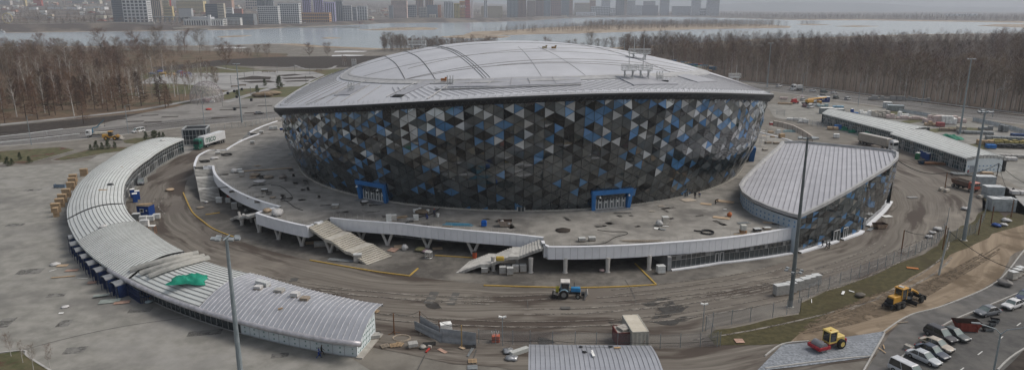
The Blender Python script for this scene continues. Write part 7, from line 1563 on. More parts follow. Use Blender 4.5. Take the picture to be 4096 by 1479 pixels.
for l,x,y,dm,r,m in(('wrapped paver stack on the left deck beside the fascia',968,706,(1.2,1,1.1),.3,M_stone),('white wrapped stack behind the first on the left deck',960,692,(1.2,1,.9),.3,M_wrapf),('wrapped block stack by the front fascia, left of the pair',1556,887,(1.1,1,1.3),.2,M_wrapf),('wrapped block stack by the front fascia, right of the pair',1576,884,(1.1,1,1.1),.3,M_stone),('square wrapped block left of the blue pipes on the deck',1664,884,(1.1,1,1.1),.2,M_wrapf),
('large wrapped cube on the right deck beside a white bag',2660,899,(1.3,1.2,1.5),.1,mat('cream_block',(.48,.45,.40))),('paver stack on the far left deck by the white edge',1010,577,(1.3,1,.8),.2,M_stone),('grey block on the left deck edge below the glass box',872,618,(1.4,1,.5),.3,M_stone),('wrapped stack on the far left deck near the arena',1085,520,(1.4,1,1),.2,M_wrapf),('second wrapped stack on the far left deck near the arena',1103,519,(1.4,1,1),.2,M_wrapf),
('grey stack near the back left stair',1046,535,(1.4,1,.7),.2,M_stone),('small blue crate near the arena at the far left deck',1128,521,(1.4,1,.7),.1,M_bluew),('grey open crate standing alone on the left deck',1342,832,(1.5,1.1,.6),.1,mat('crate_grey',(.26,.25,.23))),('flat dark crate on the left deck near the coil',1058,766,(1.4,1,.4),.1,M_dark),('low paver pallet by the hose near the centre stair',2328,965,(1.3,1,.5),.1,M_stone),('second low paver pallet right of the first',2368,962,(1.3,1,.5),.1,M_stone),('pallet of dark rubble near the water tank',3028,925,(1.4,1.1,.4),.2,M_dark),('low tan pallet by the deck edge at the far right',3068,917,(1.5,1,.2),.1,M_card)):
 stack(l,x,y,Z,r,dm,m,3)
for l,x,y,r_,m,sz in(('white bag heap on the left deck beside the wrapped stack',940,690,1.0,M_bag,.6),('heap of white plastic at the notch corner of the deck',1110,862,1.2,M_bag,.7),('tan rag heap at the notch corner of the deck',1070,848,.9,M_card,.5),('big white sack beside the wrapped cube on the right deck',2638,902,.75,M_bag,.85),('dark rubble heap on the left deck',1020,705,1.4,M_woodg,.35),('second dark rubble heap further along the left deck',1075,712,1.3,M_woodg,.3),('small cone of grey sand on the left deck',1130,712,1.1,mat('sand_grey',(.22,.2,.18)),.45),('white plastic sheeting crumpled on the left deck',1040,728,1.5,M_bag,.15),('grey mortar heap near the entrance portal',1460,808,.8,M_bag,.25),('brown earth heap behind the white buckets',1690,853,1.6,mat('earth',(.16,.125,.09)),.25),('dark stain of mortar on the open deck',2252,922,1.6,M_soil,.05),('pale crumpled sheet on the far left deck',858,636,1.2,M_bag,.25),('orange drum of the cement mixer',2918,866,.55,mat('mixer_orange',(.42,.14,.06)),1.0),('rag heap on the left deck under the fascia end',1090,792,.7,M_woodg,.3)):
 lump(l,x,y,r_,Z,m,sz,'heap','debris_heap')
for l,x,y in(('white bucket left of three beside the earth heap',1658,851),('middle white bucket beside the earth heap',1668,849),('right white bucket beside the earth heap',1680,845),('white bucket near the tape measure by the workers',1712,852),('white bucket by the kneeling worker',1752,868)):t=thing('bucket',l,'bucket',tuple(W(x,y,Z)+Vector((0,0,.1))),0,'white buckets on the deck');MB().cyl((0,0,.35),.24,.7,r2=.32).lb('bucket_body',M_paper,t)
t=planks('stack of bright blue pipes lying on the deck edge',1830,900,6.2,6,Z,-.12,mat('pipe_blue',(.06,.26,.40),(.09,.33,.48),scale=2),'pipes','pipe_stack',.18,2)
planks('scattered laths beside the blue pipes',1790,907,2.4,5,Z,.1,M_woodg);planks('grey boards above the blue pipes on the deck',1812,886,3.2,3,Z,-.05,M_woodg);planks('long thin planks along the deck edge above the right columns',2570,966,8.0,5,Z,.02,M_woodg,lay=2);planks('steel profiles heaped near the water tank',2975,893,2.8,5,Z,.2,M_steelb)
t=thing('blue_barrel','bright blue plastic barrel box on the deck edge beside the skip','barrel',tuple(W(1936,905,Z)+Vector((0,0,.1))));MB().box((0,0,.55),(1.1,.9,1.0)).lb('barrel_body',mat('barrel_blue',(.01,.1,.4)),t,bevel=.08);MB().box((0,0,1.1),(.8,.6,.12)).lb('lid',mat('barrel_blue',(.01,.1,.4)),t)
t=thing('water_tank','white caged water tank on two orange brown pallets on the right deck','water tank',tuple(W(2972,932,Z)+Vector((0,0,.1))));MB().box((0,0,.15),(1.3,1.1,.12)).box((0,0,.42),(1.3,1.1,.12)).box((0,0,.3),(1.2,.2,.2)).lb('pallet',mat('pallet_orange',(.36,.2,.1)),t);MB().box((0,0,1.1),(1.15,1.0,1.1)).lb('tank',mat('tank_white',(.55,.55,.50)),t,bevel=.08)
for z in(.7,.95,1.2,1.45):MB().tube([(-.6,-.53,z),(.6,-.53,z),(.6,.53,z),(-.6,.53,z),(-.6,-.53,z)],.02,4).lb('cage_bar',M_galv,t)
hose('black hose snaking across the left deck and ending at the notch',[(1085,742),(1120,745),(1150,765),(1168,785),(1165,800),(1130,805),(1125,795),(1150,808),(1180,830),(1212,842)],Z,.06);hose('long black hose crossing the deck to the centre stair',[(2390,920),(2440,927),(2500,928),(2508,937),(2460,950),(2410,975),(2300,982),(2196,985)],Z,.055);coil('coil of thick black hose on the right deck',2830,932,1.2,Z,.13);coil('black hose coil on the far left deck by the first stair',820,648,1.2,Z,.13);coil('larger black hose coil on a white sheet at the left deck',907,621,1.4,Z,.13)
hose('thin cable running from the glass wall between the two workers',[(1762,832),(1730,856),(1670,872),(1620,895)],Z,.1)
o=tag(MB().box((0,0,0),(2.0,1.2,.05)).build('steel_grate',M_steelb),'steel grating ramp leaning near the arena at the left deck','grating');o.location=tuple(W(1168,620,Z)+Vector((0,0,.3)));o.rotation_euler=(.3,0,.2)
t=thing('barrow','grey wheelbarrow lying by the wrapped blocks','wheelbarrow',tuple(W(1643,888,Z)+Vector((0,0,.1))),.4);MB().box((0,0,.55),(1.2,.8,.4),taper=1.3).lb('tray',M_galv,t);MB().tube([(-1,-.3,.5),(.6,-.1,.3)],.03,4).tube([(-1,.3,.5),(.6,.1,.3)],.03,4).lb('handle',M_galv,t);MB().cyl((.7,0,.22),.22,.1,'y').lb('wheel',M_tyre,t)
def z5(*a,**k):pass
a_,b_=pol(92,22,Z),pol(92,-16,Z)
t=thing('wrapped_railing','long wavy railing wrapped in dusty cream sheeting at the right of the deck','railing',tuple(G(3170,530)));P=[G(x,y,5.0) for x,y in((3092,505),(3130,512),(3170,524),(3210,545),(3250,572))];rows=[[(p.x,p.y,5.0) for p in P],[(p.x,p.y,7.0) for p in P],[(p.x+.5,p.y+.5,7.05) for p in P]];MB().strip(rows).build('wrapped_panel',mat('dusty_film',(.43,.38,.33),(.52,.47,.42),scale=.7,rough=.6),t)
for k in range(9):i=k/8*(len(P)-1);q=P[min(3,int(i))].lerp(P[min(3,int(i))+1],i-min(3,int(i)));MB().tube([(q.x-.05,q.y-.05,5),(q.x-.05,q.y-.05,7.1)],.05,4).build('post',M_rust,t)
for l,x,y,dm,m in(('white wrapped cube on the far right deck',3112,537,(1.5,1.2,1.4),M_wrapf),('rust coloured timber stack on the far right deck',3126,552,(1.8,1.3,1.2),M_wood),('tan pallet load near the facade on the far right deck',3082,533,(1.8,1.2,.5),M_card),('dark flat pallet on the far right deck',3104,576,(1.8,1.2,.4),M_woodg),('cream sack pallet on the far right deck',3060,602,(1.8,.8,.4),mat('cream_block',(.48,.45,.40))),('mixed tool pallet near the scaffold on the far right deck',3072,575,(2.0,1.2,.5),M_woodg),('brown low stack beside the scaffold tower',3090,550,(1.4,1,.25),M_card)):stack(l,x,y,Z,.2,dm,m,2,False)
t=thing('pump','small red and white pump by the wrapped railing','pump',tuple(W(3085,502,Z)+Vector((0,0,.1))));MB().box((0,0,.5),(1.4,.9,.8)).lb('casing',mat('pump_red',(.35,.05,.05)),t,bevel=.06);MB().box((0,0,1.0),(1.0,.7,.2)).lb('lid',M_paper,t)
t=thing('scaffold_tower','small scaffold tower against the right end of the facade','scaffold',tuple(W(3050,582,Z)+Vector((0,0,.05))),.2)
for sx in(-.9,.9):
 for sy in(-.5,.5):MB().tube([(sx,sy,0),(sx,sy,5.4)],.05,4).lb('upright',M_galv,t)
for z in(1.6,3.2,4.8):MB().tube([(-.9,-.5,z),(.9,-.5,z),(.9,.5,z),(-.9,.5,z),(-.9,-.5,z)],.035,4).lb('ledger',M_galv,t)
MB().box((0,0,3.2),(1.8,1.0,.06)).lb('platform',M_wood,t)
for l,px_,py_,m_ in(('scrap of netting heaped on the far right deck',3160,528,mat('net_teal',(.18,.26,.27))),):tarp(l,px_,py_,4.5,2.5,.8,Z,-.3,m_)
for k,(x,y) in enumerate(((1945,1083),(2010,1094),(2040,1098),(2062,1088),(2092,1086),(1938,1090),(2030,1082),(2078,1078))):stack(('light paver stack behind the centre stair, leftmost','light paver stack under the centre stair landing, front left','light paver stack under the stair, front middle','tall paver stack under the stair near the round column','rightmost paver stack under the stair','low paver pallet at the left foot of the stacks','paver stack hidden behind the front ones','rear paver stack near the round column')[k],x,y,.08,.1,(1.2,1,1.2 if k<5 else .8),M_stone,3,group='paver stacks under the centre stair')
for l,x,y,dm,m in(('grey wrapped paver stack in the recess by the far left stair',940,838,(1.4,1.1,1.5),M_stone),('second wrapped paver stack in the recess by the far left stair',958,826,(1.4,1.1,1.6),M_stone),('white wrapped bundle at the foot of the far left stair',878,812,(1.5,1.1,1.2),M_wrapf),('plastic wrapped stack left of the pavers in the recess',914,812,(1.2,1,1.1),M_wrapf),
('wrapped square block beside the right white columns',2642,1092,(1.5,1.2,1.3),M_wrapf),('brown crate under the pale stair',1395,1000,(1.6,1.2,1.0),M_woodg),('grey block at the foot of the pale stair underside',1432,1045,(1.6,1.2,1.3),M_stone),('long cut stone stack under the pale stair',1285,985,(2.8,1.4,.7),M_stone)):stack(l,x,y,.08,.2,dm,m,3)
for l,x,y,w_,d_,r,m,ti in(('tan board lying under the deck beside the pale stair',1250,972,2.8,1.8,.3,M_card,0),('reddish board leaning by the foot of the pale stair',1572,1002,1.9,1.6,-.5,mat('board_red',(.40,.26,.20)),.12),('tan board leaning behind the reddish one',1600,990,2.4,1.7,.2,M_card,.12),('grey curved sheet lying under the pale stair',1375,1042,6.5,1.3,-.22,M_steelb,0),('tan sheet by the glass wall near the centre',1750,995,2.0,1.4,.2,M_card,0),('brown square cover on the road below the wet patch',1848,1392,1.0,.5,-.7,M_card,0)):board(l,x,y,w_,d_,.08,r,m,tilt=ti)
for l,x,y,r_,m,sz in(('white builders sack near the pale stair foot',1620,1000,.65,M_bag,1.0),('camouflage coloured rag heap by the glass wall',1680,1002,1.1,mat('rag_olive',(.22,.2,.1)),.35),('pink and white rag heap beside the olive one',1705,1008,.9,mat('rag_pink',(.4,.28,.3)),.3),('red and white bag on the road between the right columns',2408,1085,.5,mat('bag_redwhite',(.5,.35,.33)),.5),('grey boulder on the path in the recess',984,846,.45,M_stone,.8),('heap of rubble at the foot of the far left stair',800,832,.9,M_woodg,.2),('white plastic bag at the foot of the far left stair',826,812,.5,M_bag,.6),('brown earth pile with boards on the road left of the kerb',680,762,1.2,M_card,.25)):lump(l,x,y,r_,.08,m,sz,'heap','debris_heap')
t=thing('compressor','small red site generator in the recess by the far left stair','generator',tuple(W(922,795)+Vector((0,0,.1))));MB().box((0,0,.7),(1.4,1.1,1.0)).lb('casing',mat('gen_red',(.34,.05,.03)),t,bevel=.06);MB().box((0,0,1.5),(.9,.7,.6)).lb('engine',M_dark,t);MB().tube([(-.8,0,.6),(-.8,0,1.8),(.8,0,1.8),(.8,0,.6)],.04,4).lb('handle',M_dark,t)
t=thing('wire_basket','round galvanised wire basket by the glass wall','basket',tuple(W(1715,1032)+Vector((0,0,.1))));MB().tube([(.75*math.cos(a),.75*math.sin(a),1.3) for a in np.linspace(0,2*PI,17)],.05,4).tube([(.75*math.cos(a),.75*math.sin(a),.1) for a in np.linspace(0,2*PI,17)],.05,4).lb('hoop',M_galv,t)
for k in range(10):a=k*PI/5;MB().tube([(.75*math.cos(a),.75*math.sin(a),.1),(.75*math.cos(a),.75*math.sin(a),1.3)],.03,4).lb('stay',M_galv,t)
MB().cyl((0,0,1.28),.7,.06).lb('lid',M_stone,t)
t=thing('drum','orange red drum standing near the top step of the centre stair','drum',tuple(W(1899,1032)+Vector((0,0,.1))));MB().cyl((0,0,.6),.45,1.2).lb('drum_body',mat('drum_orange',(.48,.10,.04)),t);MB().cyl((0,0,1.22),.47,.06).lb('rim',M_dark,t)
o=tag(MB().box((0,0,.3),(1.5,.8,.6)).box((0,0,.65),(1.3,.6,.12)).build('grit_box',mat('grit_yellow',(.48,.34,.07)),bevel=.04),'yellow plastic grit box standing on the centre stair landing','box');q=at_depth(2000,1040,G(2000,1040,2.7).y);o.location=tuple(G(2000,1040,2.7));
pallet(1540,1386,rz=.5,label='dark weathered pallet with a stick, leftmost of the group on the plaza',m=M_woodg);pallet(1577,1384,rz=.3,label='upper orange pallet of the pair by the dark one');pallet(1596,1380,rz=-.3,label='lower orange pallet half under its neighbour');pallet(1890,1447,rz=.05,label='pale pallet near the bottom edge beside the steel sheet');pallet(1500,1248,rz=-.4,label='yellow pallet beside the wrapped end wall top corner');pallet(612,1195,rz=.2,label='pale pallet lying beside the blue enclosure corner')
t=pallet(1695,1338,rz=-.2,label='grey pallet leaning against the bent fence sheet',m=M_woodg,tilt=1.2)
for l,x,y,dm,m in(('pallet of grey rubble at the corner of the wrapped end wall',1500,1352,(1.5,1.2,.5),M_stone),('pallet of grey stones on the plaza below the sheet fence',1652,1386,(1.4,1.1,.5),M_stone),('white wrapped box with a red stripe behind the sheet fence',1784,1325,(1.8,1.2,1.2),M_paper)):stack(l,x,y,.05,.3,dm,m,2,False)
c_=W(1606,1352);o=tag(MB().tube([(1.3*math.cos(a),1.0*math.sin(a),.05) for a in np.linspace(0,2*PI,17)],.16,5).build('pit_rim',M_woodg),'round open pit with a broken rim on the plaza','pit');o.location=c_;o2=MB().cyl((0,0,.03),1.15,.03).build('pit_bottom',M_black,o);o2.location=(0,0,0);o2.data.transform(Matrix.Translation(c_));
for l,x,y,w_,d_ in(('square dark manhole opening by the fallen fence sheet',1717,1376,1.9,1.1),('open manhole by the end of the sheet fence',1882,1388,1.6,.9),('small dark gully by the corner of the wrapped wall',1508,1330,1.0,.6)):board(l,x,y,w_,d_,.0,.1,M_black,.02,'manhole','manhole')
board('brown plank lying on the earth below the sheet fence',1770,1404,1.7,.6,0,-.8,mat('board_red',(.40,.26,.20)));board('steel sheet under the pale pallet at the bottom edge',1890,1470,1.4,1.2,0,.05,M_steelb)
t=thing('barrier_post','toppled red and white barrier near the manhole','barrier',tuple(W(1714,1400)+Vector((0,0,.1))),1.3);MB().box((0,0,.1),(1.8,.25,.15)).lb('beam',mat('barrier_red',(.42,.05,.04)),t);MB().box((.5,0,.25),(.3,.5,.4)).lb('foot',M_conc,t);lump('cream broken concrete block beside the red barrier',1692,1392,.5,0,M_conc,.6,'rubble','rubble_block')
t=thing('grit_bin','orange bin with white tubes by the mesh fence','bin',tuple(W(1983,1366)+Vector((0,0,.1))));MB().box((0,0,.5),(1.2,.9,1.0)).lb('bin_body',mat('bin_orange',(.5,.12,.06)),t,bevel=.05);[MB().tube([(-.4+k*.2,0,.9),(-.6+k*.35,.1,1.6)],.06,5).lb('tube',M_paper,t) for k in range(4)]
t=thing('stone_trough','long pale lattice trough lying by the ribbed roof','trough',tuple(W(2078,1412)+Vector((0,0,.05))),.62);MB().box((0,0,.3),(3.0,.8,.6)).lb('trough_body',mat('lattice_pale',(.40,.41,.39),(.48,.49,.47),scale=6),t,bevel=.02)
lump('heap of crumpled foil at the end of the pale trough',2048,1436,.8,0,mat('foil',(.35,.36,.37),rough=.3,metal=.5),.35,'heap','debris_heap',.4);lump('smaller foil heap with a plank above the trough',2032,1408,.7,0,mat('foil',(.35,.36,.37),rough=.3,metal=.5),.4,'heap','debris_heap',.4);planks('bundle of steel pipes in the trench by the sheet fence',1880,1412,3.0,3,0,1.3,M_steelb,'pipes','pipe_stack',.1)
board('yellow plank by the wrapped end wall foot',1478,1372,1.5,.12,0,1.2,M_steelb)
for l,x,y,w_,d_,r,m in(('brown board piece on the left plaza near white scraps',250,1063,1.9,1.2,.2,M_card),('wood strips on the left plaza',254,1108,4.0,.35,.25,M_wood),('brown flat sheet by the fourth turnstile',288,1082,2.2,1.0,.2,mat('board_red',(.40,.26,.20))),('reddish sheet by the third turnstile from the front',368,1130,1.4,1.2,.3,mat('board_red',(.40,.26,.20))),('green grey glass pile on the plaza in front of the enclosure',440,1205,3.2,1.8,.3,mat('glass_pile',(.24,.27,.25))),('brown sheet beside the green grey glass pile',488,1210,2.4,1.2,.3,mat('board_red',(.40,.26,.20))),('white strip on the left plaza near the rag heap',212,1082,1.2,.12,1.0,M_paper),('white scrap near the litter on the plaza',245,1253,.7,.4,.2,M_paper),('pale lath on the plaza by the turnstiles',330,1114,2.0,.1,-.1,M_paper)):board(l,x,y,w_,d_,.02,r,m)
board('grey slab resting on the pallet by the enclosure',406,1182,2.4,1.0,.18,.35,mat('glass_pile',(.24,.27,.25)));lump('white rag heap on the left plaza',222,1060,.8,0,M_bag,.3,'heap','debris_heap',.35);lump('pale plastic by the corner of the blue enclosure',598,1208,.7,0,mat('plastic_teal',(.32,.38,.4)),.3,'heap','debris_heap');lump('white and red rag on the plaza',262,1228,.6,0,M_bag,.2,'heap','debris_heap')
for l,x,y,dm,m in(('white crate left of the pair behind the pavilion roof',575,888,(1.6,1.2,1.2),M_paper),('white crate in front of the left one',580,904,(1.8,1.2,1.2),M_paper),('white crate below the blue cabin, right pair',604,884,(1.5,1.2,1.0),M_wrapf),('white crate furthest right below the blue cabin',628,876,(1.5,1.2,1.0),M_wrapf),('grey frame stack partly behind the pavilion roof',548,880,(1.6,1.3,1.4),M_steelb)):stack(l,x,y,.06,.2,dm,m,1,True)
t=thing('orange_trestle','orange steel trestle with a board on top beside the pavilion roof','trestle',tuple(W(612,935)+Vector((0,0,.08))));[MB().tube([(sx*.7,sy*.4,0),(sx*.6,sy*.3,1.8)],.05,4).lb('leg',mat('trestle_orange',(.42,.17,.06)),t) for sx in(-1,1) for sy in(-1,1)];MB().box((0,0,1.82),(1.4,.9,.08)).lb('table_top',M_paper,t)
for k,(x,y) in enumerate(((3112,1180),(3140,1176),(3163,1170),(3190,1160),(3217,1152),(3238,1145),(3262,1138))):stack(('leftmost white topped stack behind the tall mast','second white topped stack from the left at the mesh fence','third white topped stack, directly left of the mast','fourth white topped stack, right of the mast','fifth white topped stack along the mesh fence','sixth stack with a loose bright sheet on it','rightmost white topped stack along the mesh fence')[k],x,y,.06,.25,(1.5,1.2,1.7),M_stone,5,True,group='white topped stacks along the mesh fence')
for k,(x,y) in enumerate(((4048,1116),(4064,1107),(4078,1098))):stack(('nearest white block cube by the kerb at the right edge','middle white block cube by the kerb at the right edge','farthest white block cube by the kerb at the right edge')[k],x,y,.12,.3,(1.3,1.2,1.3),mat('cream_block',(.48,.45,.40)),3,True,group='white block cubes by the kerb')
for l,x,y,r_,m in(('white sack row beside the track fence, near one',3715,950,.8,M_bag),('white sack row beside the track fence, middle one',3730,935,.8,M_bag),('white sack row beside the track fence, far one',3752,920,.9,M_bag),('white block heap on the small lawn island',3858,838,.9,M_bag),('pale rubble by the track at the right',4022,885,1.0,M_bag),('pale rubble below the first by the track',4015,902,.8,M_bag),('rubble heap beside the kerb at the right edge',4020,1140,1.3,mat('rubble_grey',(.2,.19,.18))),('blue rag lying on the turf',3985,905,.9,M_bluew),('clod heap at the edge of the dirt track',3440,1185,.8,M_dirt)):lump(l,x,y,r_,.1,m,.4,'heap','debris_heap',.3)
for l,x,y,w_,d_,r,m in(('yellow white board on the turf above the roller',3372,1172,1.6,.4,1.0,M_paper),('short white board on the turf right of the first',3406,1166,.9,.3,-.8,M_paper),('thin pale stick on the turf',3246,1205,1.6,.1,1.2,M_paper),('orange trestle lying flat on the turf',3650,1073,2.0,.8,-.3,mat('trestle_orange',(.42,.17,.06))),('white open sheet on the road before the glass wing',3548,866,2.2,1.4,.2,M_paper),('round manhole cover ringed with brick on the turf',2957,1364,1.3,1.3,0,mat('board_red',(.40,.26,.20))),('planks by the asphalt path corner',3535,1388,1.4,.15,1.2,M_wood),('second plank by the asphalt path corner',3528,1402,1.6,.15,1.7,M_wood),('brown plank across the kerb of the path',3612,1290,1.8,.2,.2,M_woodg),('grey cover plate on the ring road right of the tractor',2262,1232,1.6,1.0,0,M_asphd),('square grey gully grate on the ring road by the wing',3650,790,2.6,1.4,.1,M_path)):board(l,x,y,w_,d_,.1,r,m)
container('concrete bench block by the kerb behind the silver car',(3622,1375),(3652,1388),.7,M_conc,M_conc,.7,'concrete_block')
planks('long boards beside the brown skip',3482,918,3.2,4,.05,.8,M_steelb);planks('planks beside the white roofed car at the bottom',3600,1452,2.0,5,.1,1.2,M_wood)
for l,x,y,dm in(('cut stone block on the small paved island, left',3765,762,(1.6,.8,.6)),('cut stone block on the small paved island, right',3786,768,(1.6,.8,.6)),('white kerb block by the transformer cabinets',3920,792,(1.4,.8,.6))):stack(l,x,y,.05,.5,dm,mat('cream_block',(.48,.45,.40)),1,False)
yard=[('white block stack left in the storage yard',3470,466,(7,3,2.4),M_paper),('cream block stack right of the white one in the yard',3518,468,(8,3,2.6),mat('cream_block',(.48,.45,.40))),('pink pack stack behind the pavilion roof',3560,474,(3.5,2.5,2.6),M_pink),('blue tarpaulin covered stack behind the lone toilet',3422,462,(5,2.5,1.2),mat('tarp_blue',(.03,.15,.42))),('white pink stack group at the back of the yard',3612,468,(4.5,2.5,2.2),M_paper),('low row of pale packs before the grass strip',3640,478,(11,2,1.2),M_pink),('largest pink white stack in front of the thick mast',3735,492,(8,4,3.0),M_pink),('white stack right of the largest pink one',3790,495,(6,4,3.2),M_paper),('pink white stack right behind the thick mast',3835,490,(5,3,2.6),M_pink),('brown and white packs in front of the pink stacks',3728,503,(6,2,1.6),M_card),('red and white pack beside the brown ones',3760,507,(3,2,1.6),mat('pack_red',(.36,.12,.12))),
('wrapped bundle on the yard behind the mast foot',3843,528,(3.2,2,2.0),mat('bundle_tan',(.38,.34,.28))),('long grey sheet stack in the yard centre right',3900,536,(12,3,.9),M_steelb),('grey wrapped machine left on the back row',3942,520,(5,2,1.4),M_steelb),('tall grey wrapped bale, left of two',4004,525,(1.8,1.6,2.4),M_steelb),('tall grey wrapped bale, right of two',4020,528,(1.8,1.6,2.2),M_steelb),('dark low pile behind the pavilion roof ridge',3795,524,(7,2,.9),M_woodg),('tan timber stack behind the pavilion end',3938,578,(5,3,1.4),M_wood),('yellow green straw pile at the right edge',4040,578,(14,3,1.4),mat('straw',(.30,.25,.10))),('dark scrap pile in front of the straw',4030,592,(14,3,1.2),M_dark),('bright blue covered stack beside the dark scrap',3962,594,(3,2,1.2),mat('tarp_blue',(.03,.15,.42))),('grey pipe stack along the right edge',4040,560,(16,3,1.0),M_steelb),('pale stone row beyond the pavilion end',4060,630,(12,3,.8),M_stone),('pale bags row nearest beyond the pavilion end',4030,642,(5,2.5,.9),M_bag),('blue sheet stack at the right edge of the yard',4080,548,(6,3,1.0),mat('sheet_navy',(.04,.07,.16)))]
for l,x,y,dm,m in yard:stack(l,x,y,.05,-.25,dm,m,3,m in(M_paper,))
for l,x,y,w_,d_,h_,rz_ in(('green tarpaulin heap left in front of the low pavilion glass',3400,520,9,5,1.6,-.3),('green tarpaulin heap in the middle before the low pavilion',3445,530,9,5,1.8,-.3),('green tarpaulin heap nearest the tan lorry',3490,548,9,6,2.0,-.3),('green tarpaulin over a stack behind the pavilion roof',3795,556,9,4,1.8,-.2)):tarp(l,x,y,w_,d_,h_,.05,rz_,mat('tarp_green_dull',(.01,.14,.085),(.02,.20,.125),scale=.6,rough=.6))
for l,x,y,dm,m in(('sand coloured pallet load under the low pavilion front',3330,520,(4,2,1),M_card),('blue box by the low pavilion glass',3350,518,(2.6,1.6,1.6),mat('tarp_blue',(.03,.15,.42))),('white cube on the road before the tan lorry',3345,552,(2,1.6,1.4),M_paper),('white beams pile on the yard near the arena',3185,482,(8,1.4,.8),M_paper),('white red boxes right of the white beams',3212,492,(4,1.4,1.3),M_paper),('pale boxes beside the yellow crane',3258,425,(5,2,1.2),M_wrapf),('teal wrapped packs beside the pale boxes',3290,428,(5,2,1.3),mat('pack_teal',(.3,.4,.42))),('low timber heap by the red boom lift',3140,418,(7,1.5,.7),M_card),('white red packs by the facade right edge',3135,398,(4,2,2),M_pink),('flat blue white pack on the yard before the cabins',3352,432,(5,2,.8),mat('pack_blue',(.25,.42,.55))),('brown scrap heap near the blue skip',3738,660,(6,2,.6),M_rust),('flat grey panels beyond the toilets',3845,700,(5,3,.3),M_steelb),('tan crates by the white cabinet',3945,708,(3,1.6,1.3),M_card),('concrete barrier stack along the highway edge',3595,403,(30,2,2.2),M_path),('white bag row on the light paving at the right edge',4075,778,(4,2,.8),M_bag)):stack(l,x,y,.05,-.2,dm,m,2,False)
cc=((.06,.14,.24),(.05,.16,.12),(.30,.10,.06),(.34,.33,.30),(.08,.2,.3),(.25,.27,.24),(.3,.2,.12),(.05,.12,.2))
for k in range(16):
 x=2690+k*10.5+random.uniform(-3,3);y=256+k*1.3+random.uniform(-3,5)+(6 if k%2 else 0);m=mcol(cc[k%8]);t=thing('shipping_container',None,'container',tuple(W(x,y)),random.uniform(-.5,.4),'coloured containers at the edge of the wood');MB().box((0,0,1.3),(6.0,2.4,2.6)).lb('container_box',m,t);MB().box((0,0,2.65),(5.9,2.3,.1)).lb('roof',mcol(tuple(min(1,v*1.5) for v in cc[k%8])),t)
 t['label']=('blue','green','rust red','cream','sea blue','grey green','brown','navy')[k%8]+' site container in the '+('left' if k<8 else 'right')+' half of the container camp by the wood'
for k in range(8):stack('timber stack '+('at the left end','second from the left','third from the left','fourth from the left','fourth from the right','third from the right','second from the right','at the right end')[k]+' of the row before the container camp',2775+k*9,276+k*1.2,0,0,(3.6,2.5,1.4),M_card,2,False)
c=W(829,408);R0=8.3;t=thing('geodesic_dome','transparent geodesic dome tent standing on the park square','dome tent',tuple(c));bm=bmesh.new();bmesh.ops.create_icosphere(bm,subdivisions=3,radius=R0);vs=[v.co.copy() for v in bm.verts];es=[(e.verts[0].index,e.verts[1].index) for e in bm.edges];fs=[[v.index for v in f.verts] for f in bm.faces];bm.free();mb=MB();off=2.6
for a,b in es:
 p,q=vs[a]+Vector((0,0,off)),vs[b]+Vector((0,0,off))
 if p.z>-.2 and q.z>-.2:mb.tube([p,q],.08,3,False)
mb.lb('strut_frame',mat('dome_strut',(.30,.27,.27)),t);mb=MB();
for f in fs:
 P=[tuple(vs[i]*.99+Vector((0,0,off))) for i in f]
 if min(p[2] for p in P)>-.2:mb.ngon(P)
mb.lb('clear_skin',mat('dome_film',(.5,.48,.48),rough=.3,alpha=.28),t);MB().cyl((0,0,1.0),2.6,1.6).lb('inner_stage',mat('stage_pink',(.38,.28,.28)),t);MB().box((2.8,-1,.6),(3,1.2,1.2)).lb('bench',M_paper,t)
for k,(x,y,c_) in enumerate(((640,300,(.05,.09,.3)),(655,308,(.35,.22,.06)),(720,302,(.06,.09,.28)),(738,306,(.4,.08,.04)),(750,308,(.07,.09,.3)),(612,308,(.1,.16,.28)),(690,312,(.35,.2,.08)))):
 t=thing('play_frame',('dark blue play frame at the left of the playground','ochre play frame in front of the blue one','blue climbing frame in the playground centre','red play frame between the two blue ones','blue play frame at the right of the playground','pale blue play frame furthest left among the trees','orange play mat frame at the playground front')[k],'play frame',tuple(W(x,y)));MB().box((0,0,2.2),(4.5,3,.3)).lb('platform',mcol(c_),t);[MB().box((sx*2,sy*1.3,1.5),(.25,.25,3.2)).lb('post',mcol(c_),t) for sx in(-1,1) for sy in(-1,1)];MB().box((0,0,3.2),(4.6,3.2,.25),taper=.5).lb('roof',mcol(tuple(v*1.3 for v in c_)),t)
for k,(x,y) in enumerate(((1060,290),(1090,290),(1275,284),(968,345),(940,350))):t=thing('bench',('long dark bench on the back park square, left','long dark bench on the back park square, right','dark bench near the arena at the back square','dark park bench behind the tall mast','dark park bench left of the tall mast')[k],'bench',tuple(W(x,y)));MB().box((0,0,.5),(5,1.2,.12)).lb('seat',M_woodg,t);[MB().box((s*2,0,.22),(.3,1,.44)).lb('leg',M_dark,t) for s in(-1,1)];MB().box((0,.5,.85),(5,.1,.5)).lb('backrest',M_woodg,t)
for k,(x,y) in enumerate(((940,442),(948,393),(912,378),(938,370),(968,362),(1006,405),(1075,512))[:6]):t=thing('litter_bin',('black square bin by the highway edge','black bin on the lawn edge right of the dome','black bin on the sloping path, nearest','black bin on the sloping path, middle','black bin on the sloping path, far','black bin by the kerb bed')[k],'bin',tuple(W(x,y)));MB().box((0,0,.7),(1.1,1.1,1.4)).lb('bin_body',M_dark,t,bevel=.05);MB().box((0,0,1.42),(1.2,1.2,.08)).lb('lid',M_poled,t)
lump('tan heap of sand on the park lawn left of the arena',1050,388,3.6,0,M_track,.42,'sand heap','sand_heap',.15,1.5);lump('second tan sand heap right of the first',1082,380,3.6,0,M_track,.38,'sand heap','sand_heap',.15,1.7)
lump('red and white barrier heap on the car park below the dome',835,440,1.4,0,mat('barrier_red',(.42,.05,.04)),.3,'heap','debris_heap',.3)
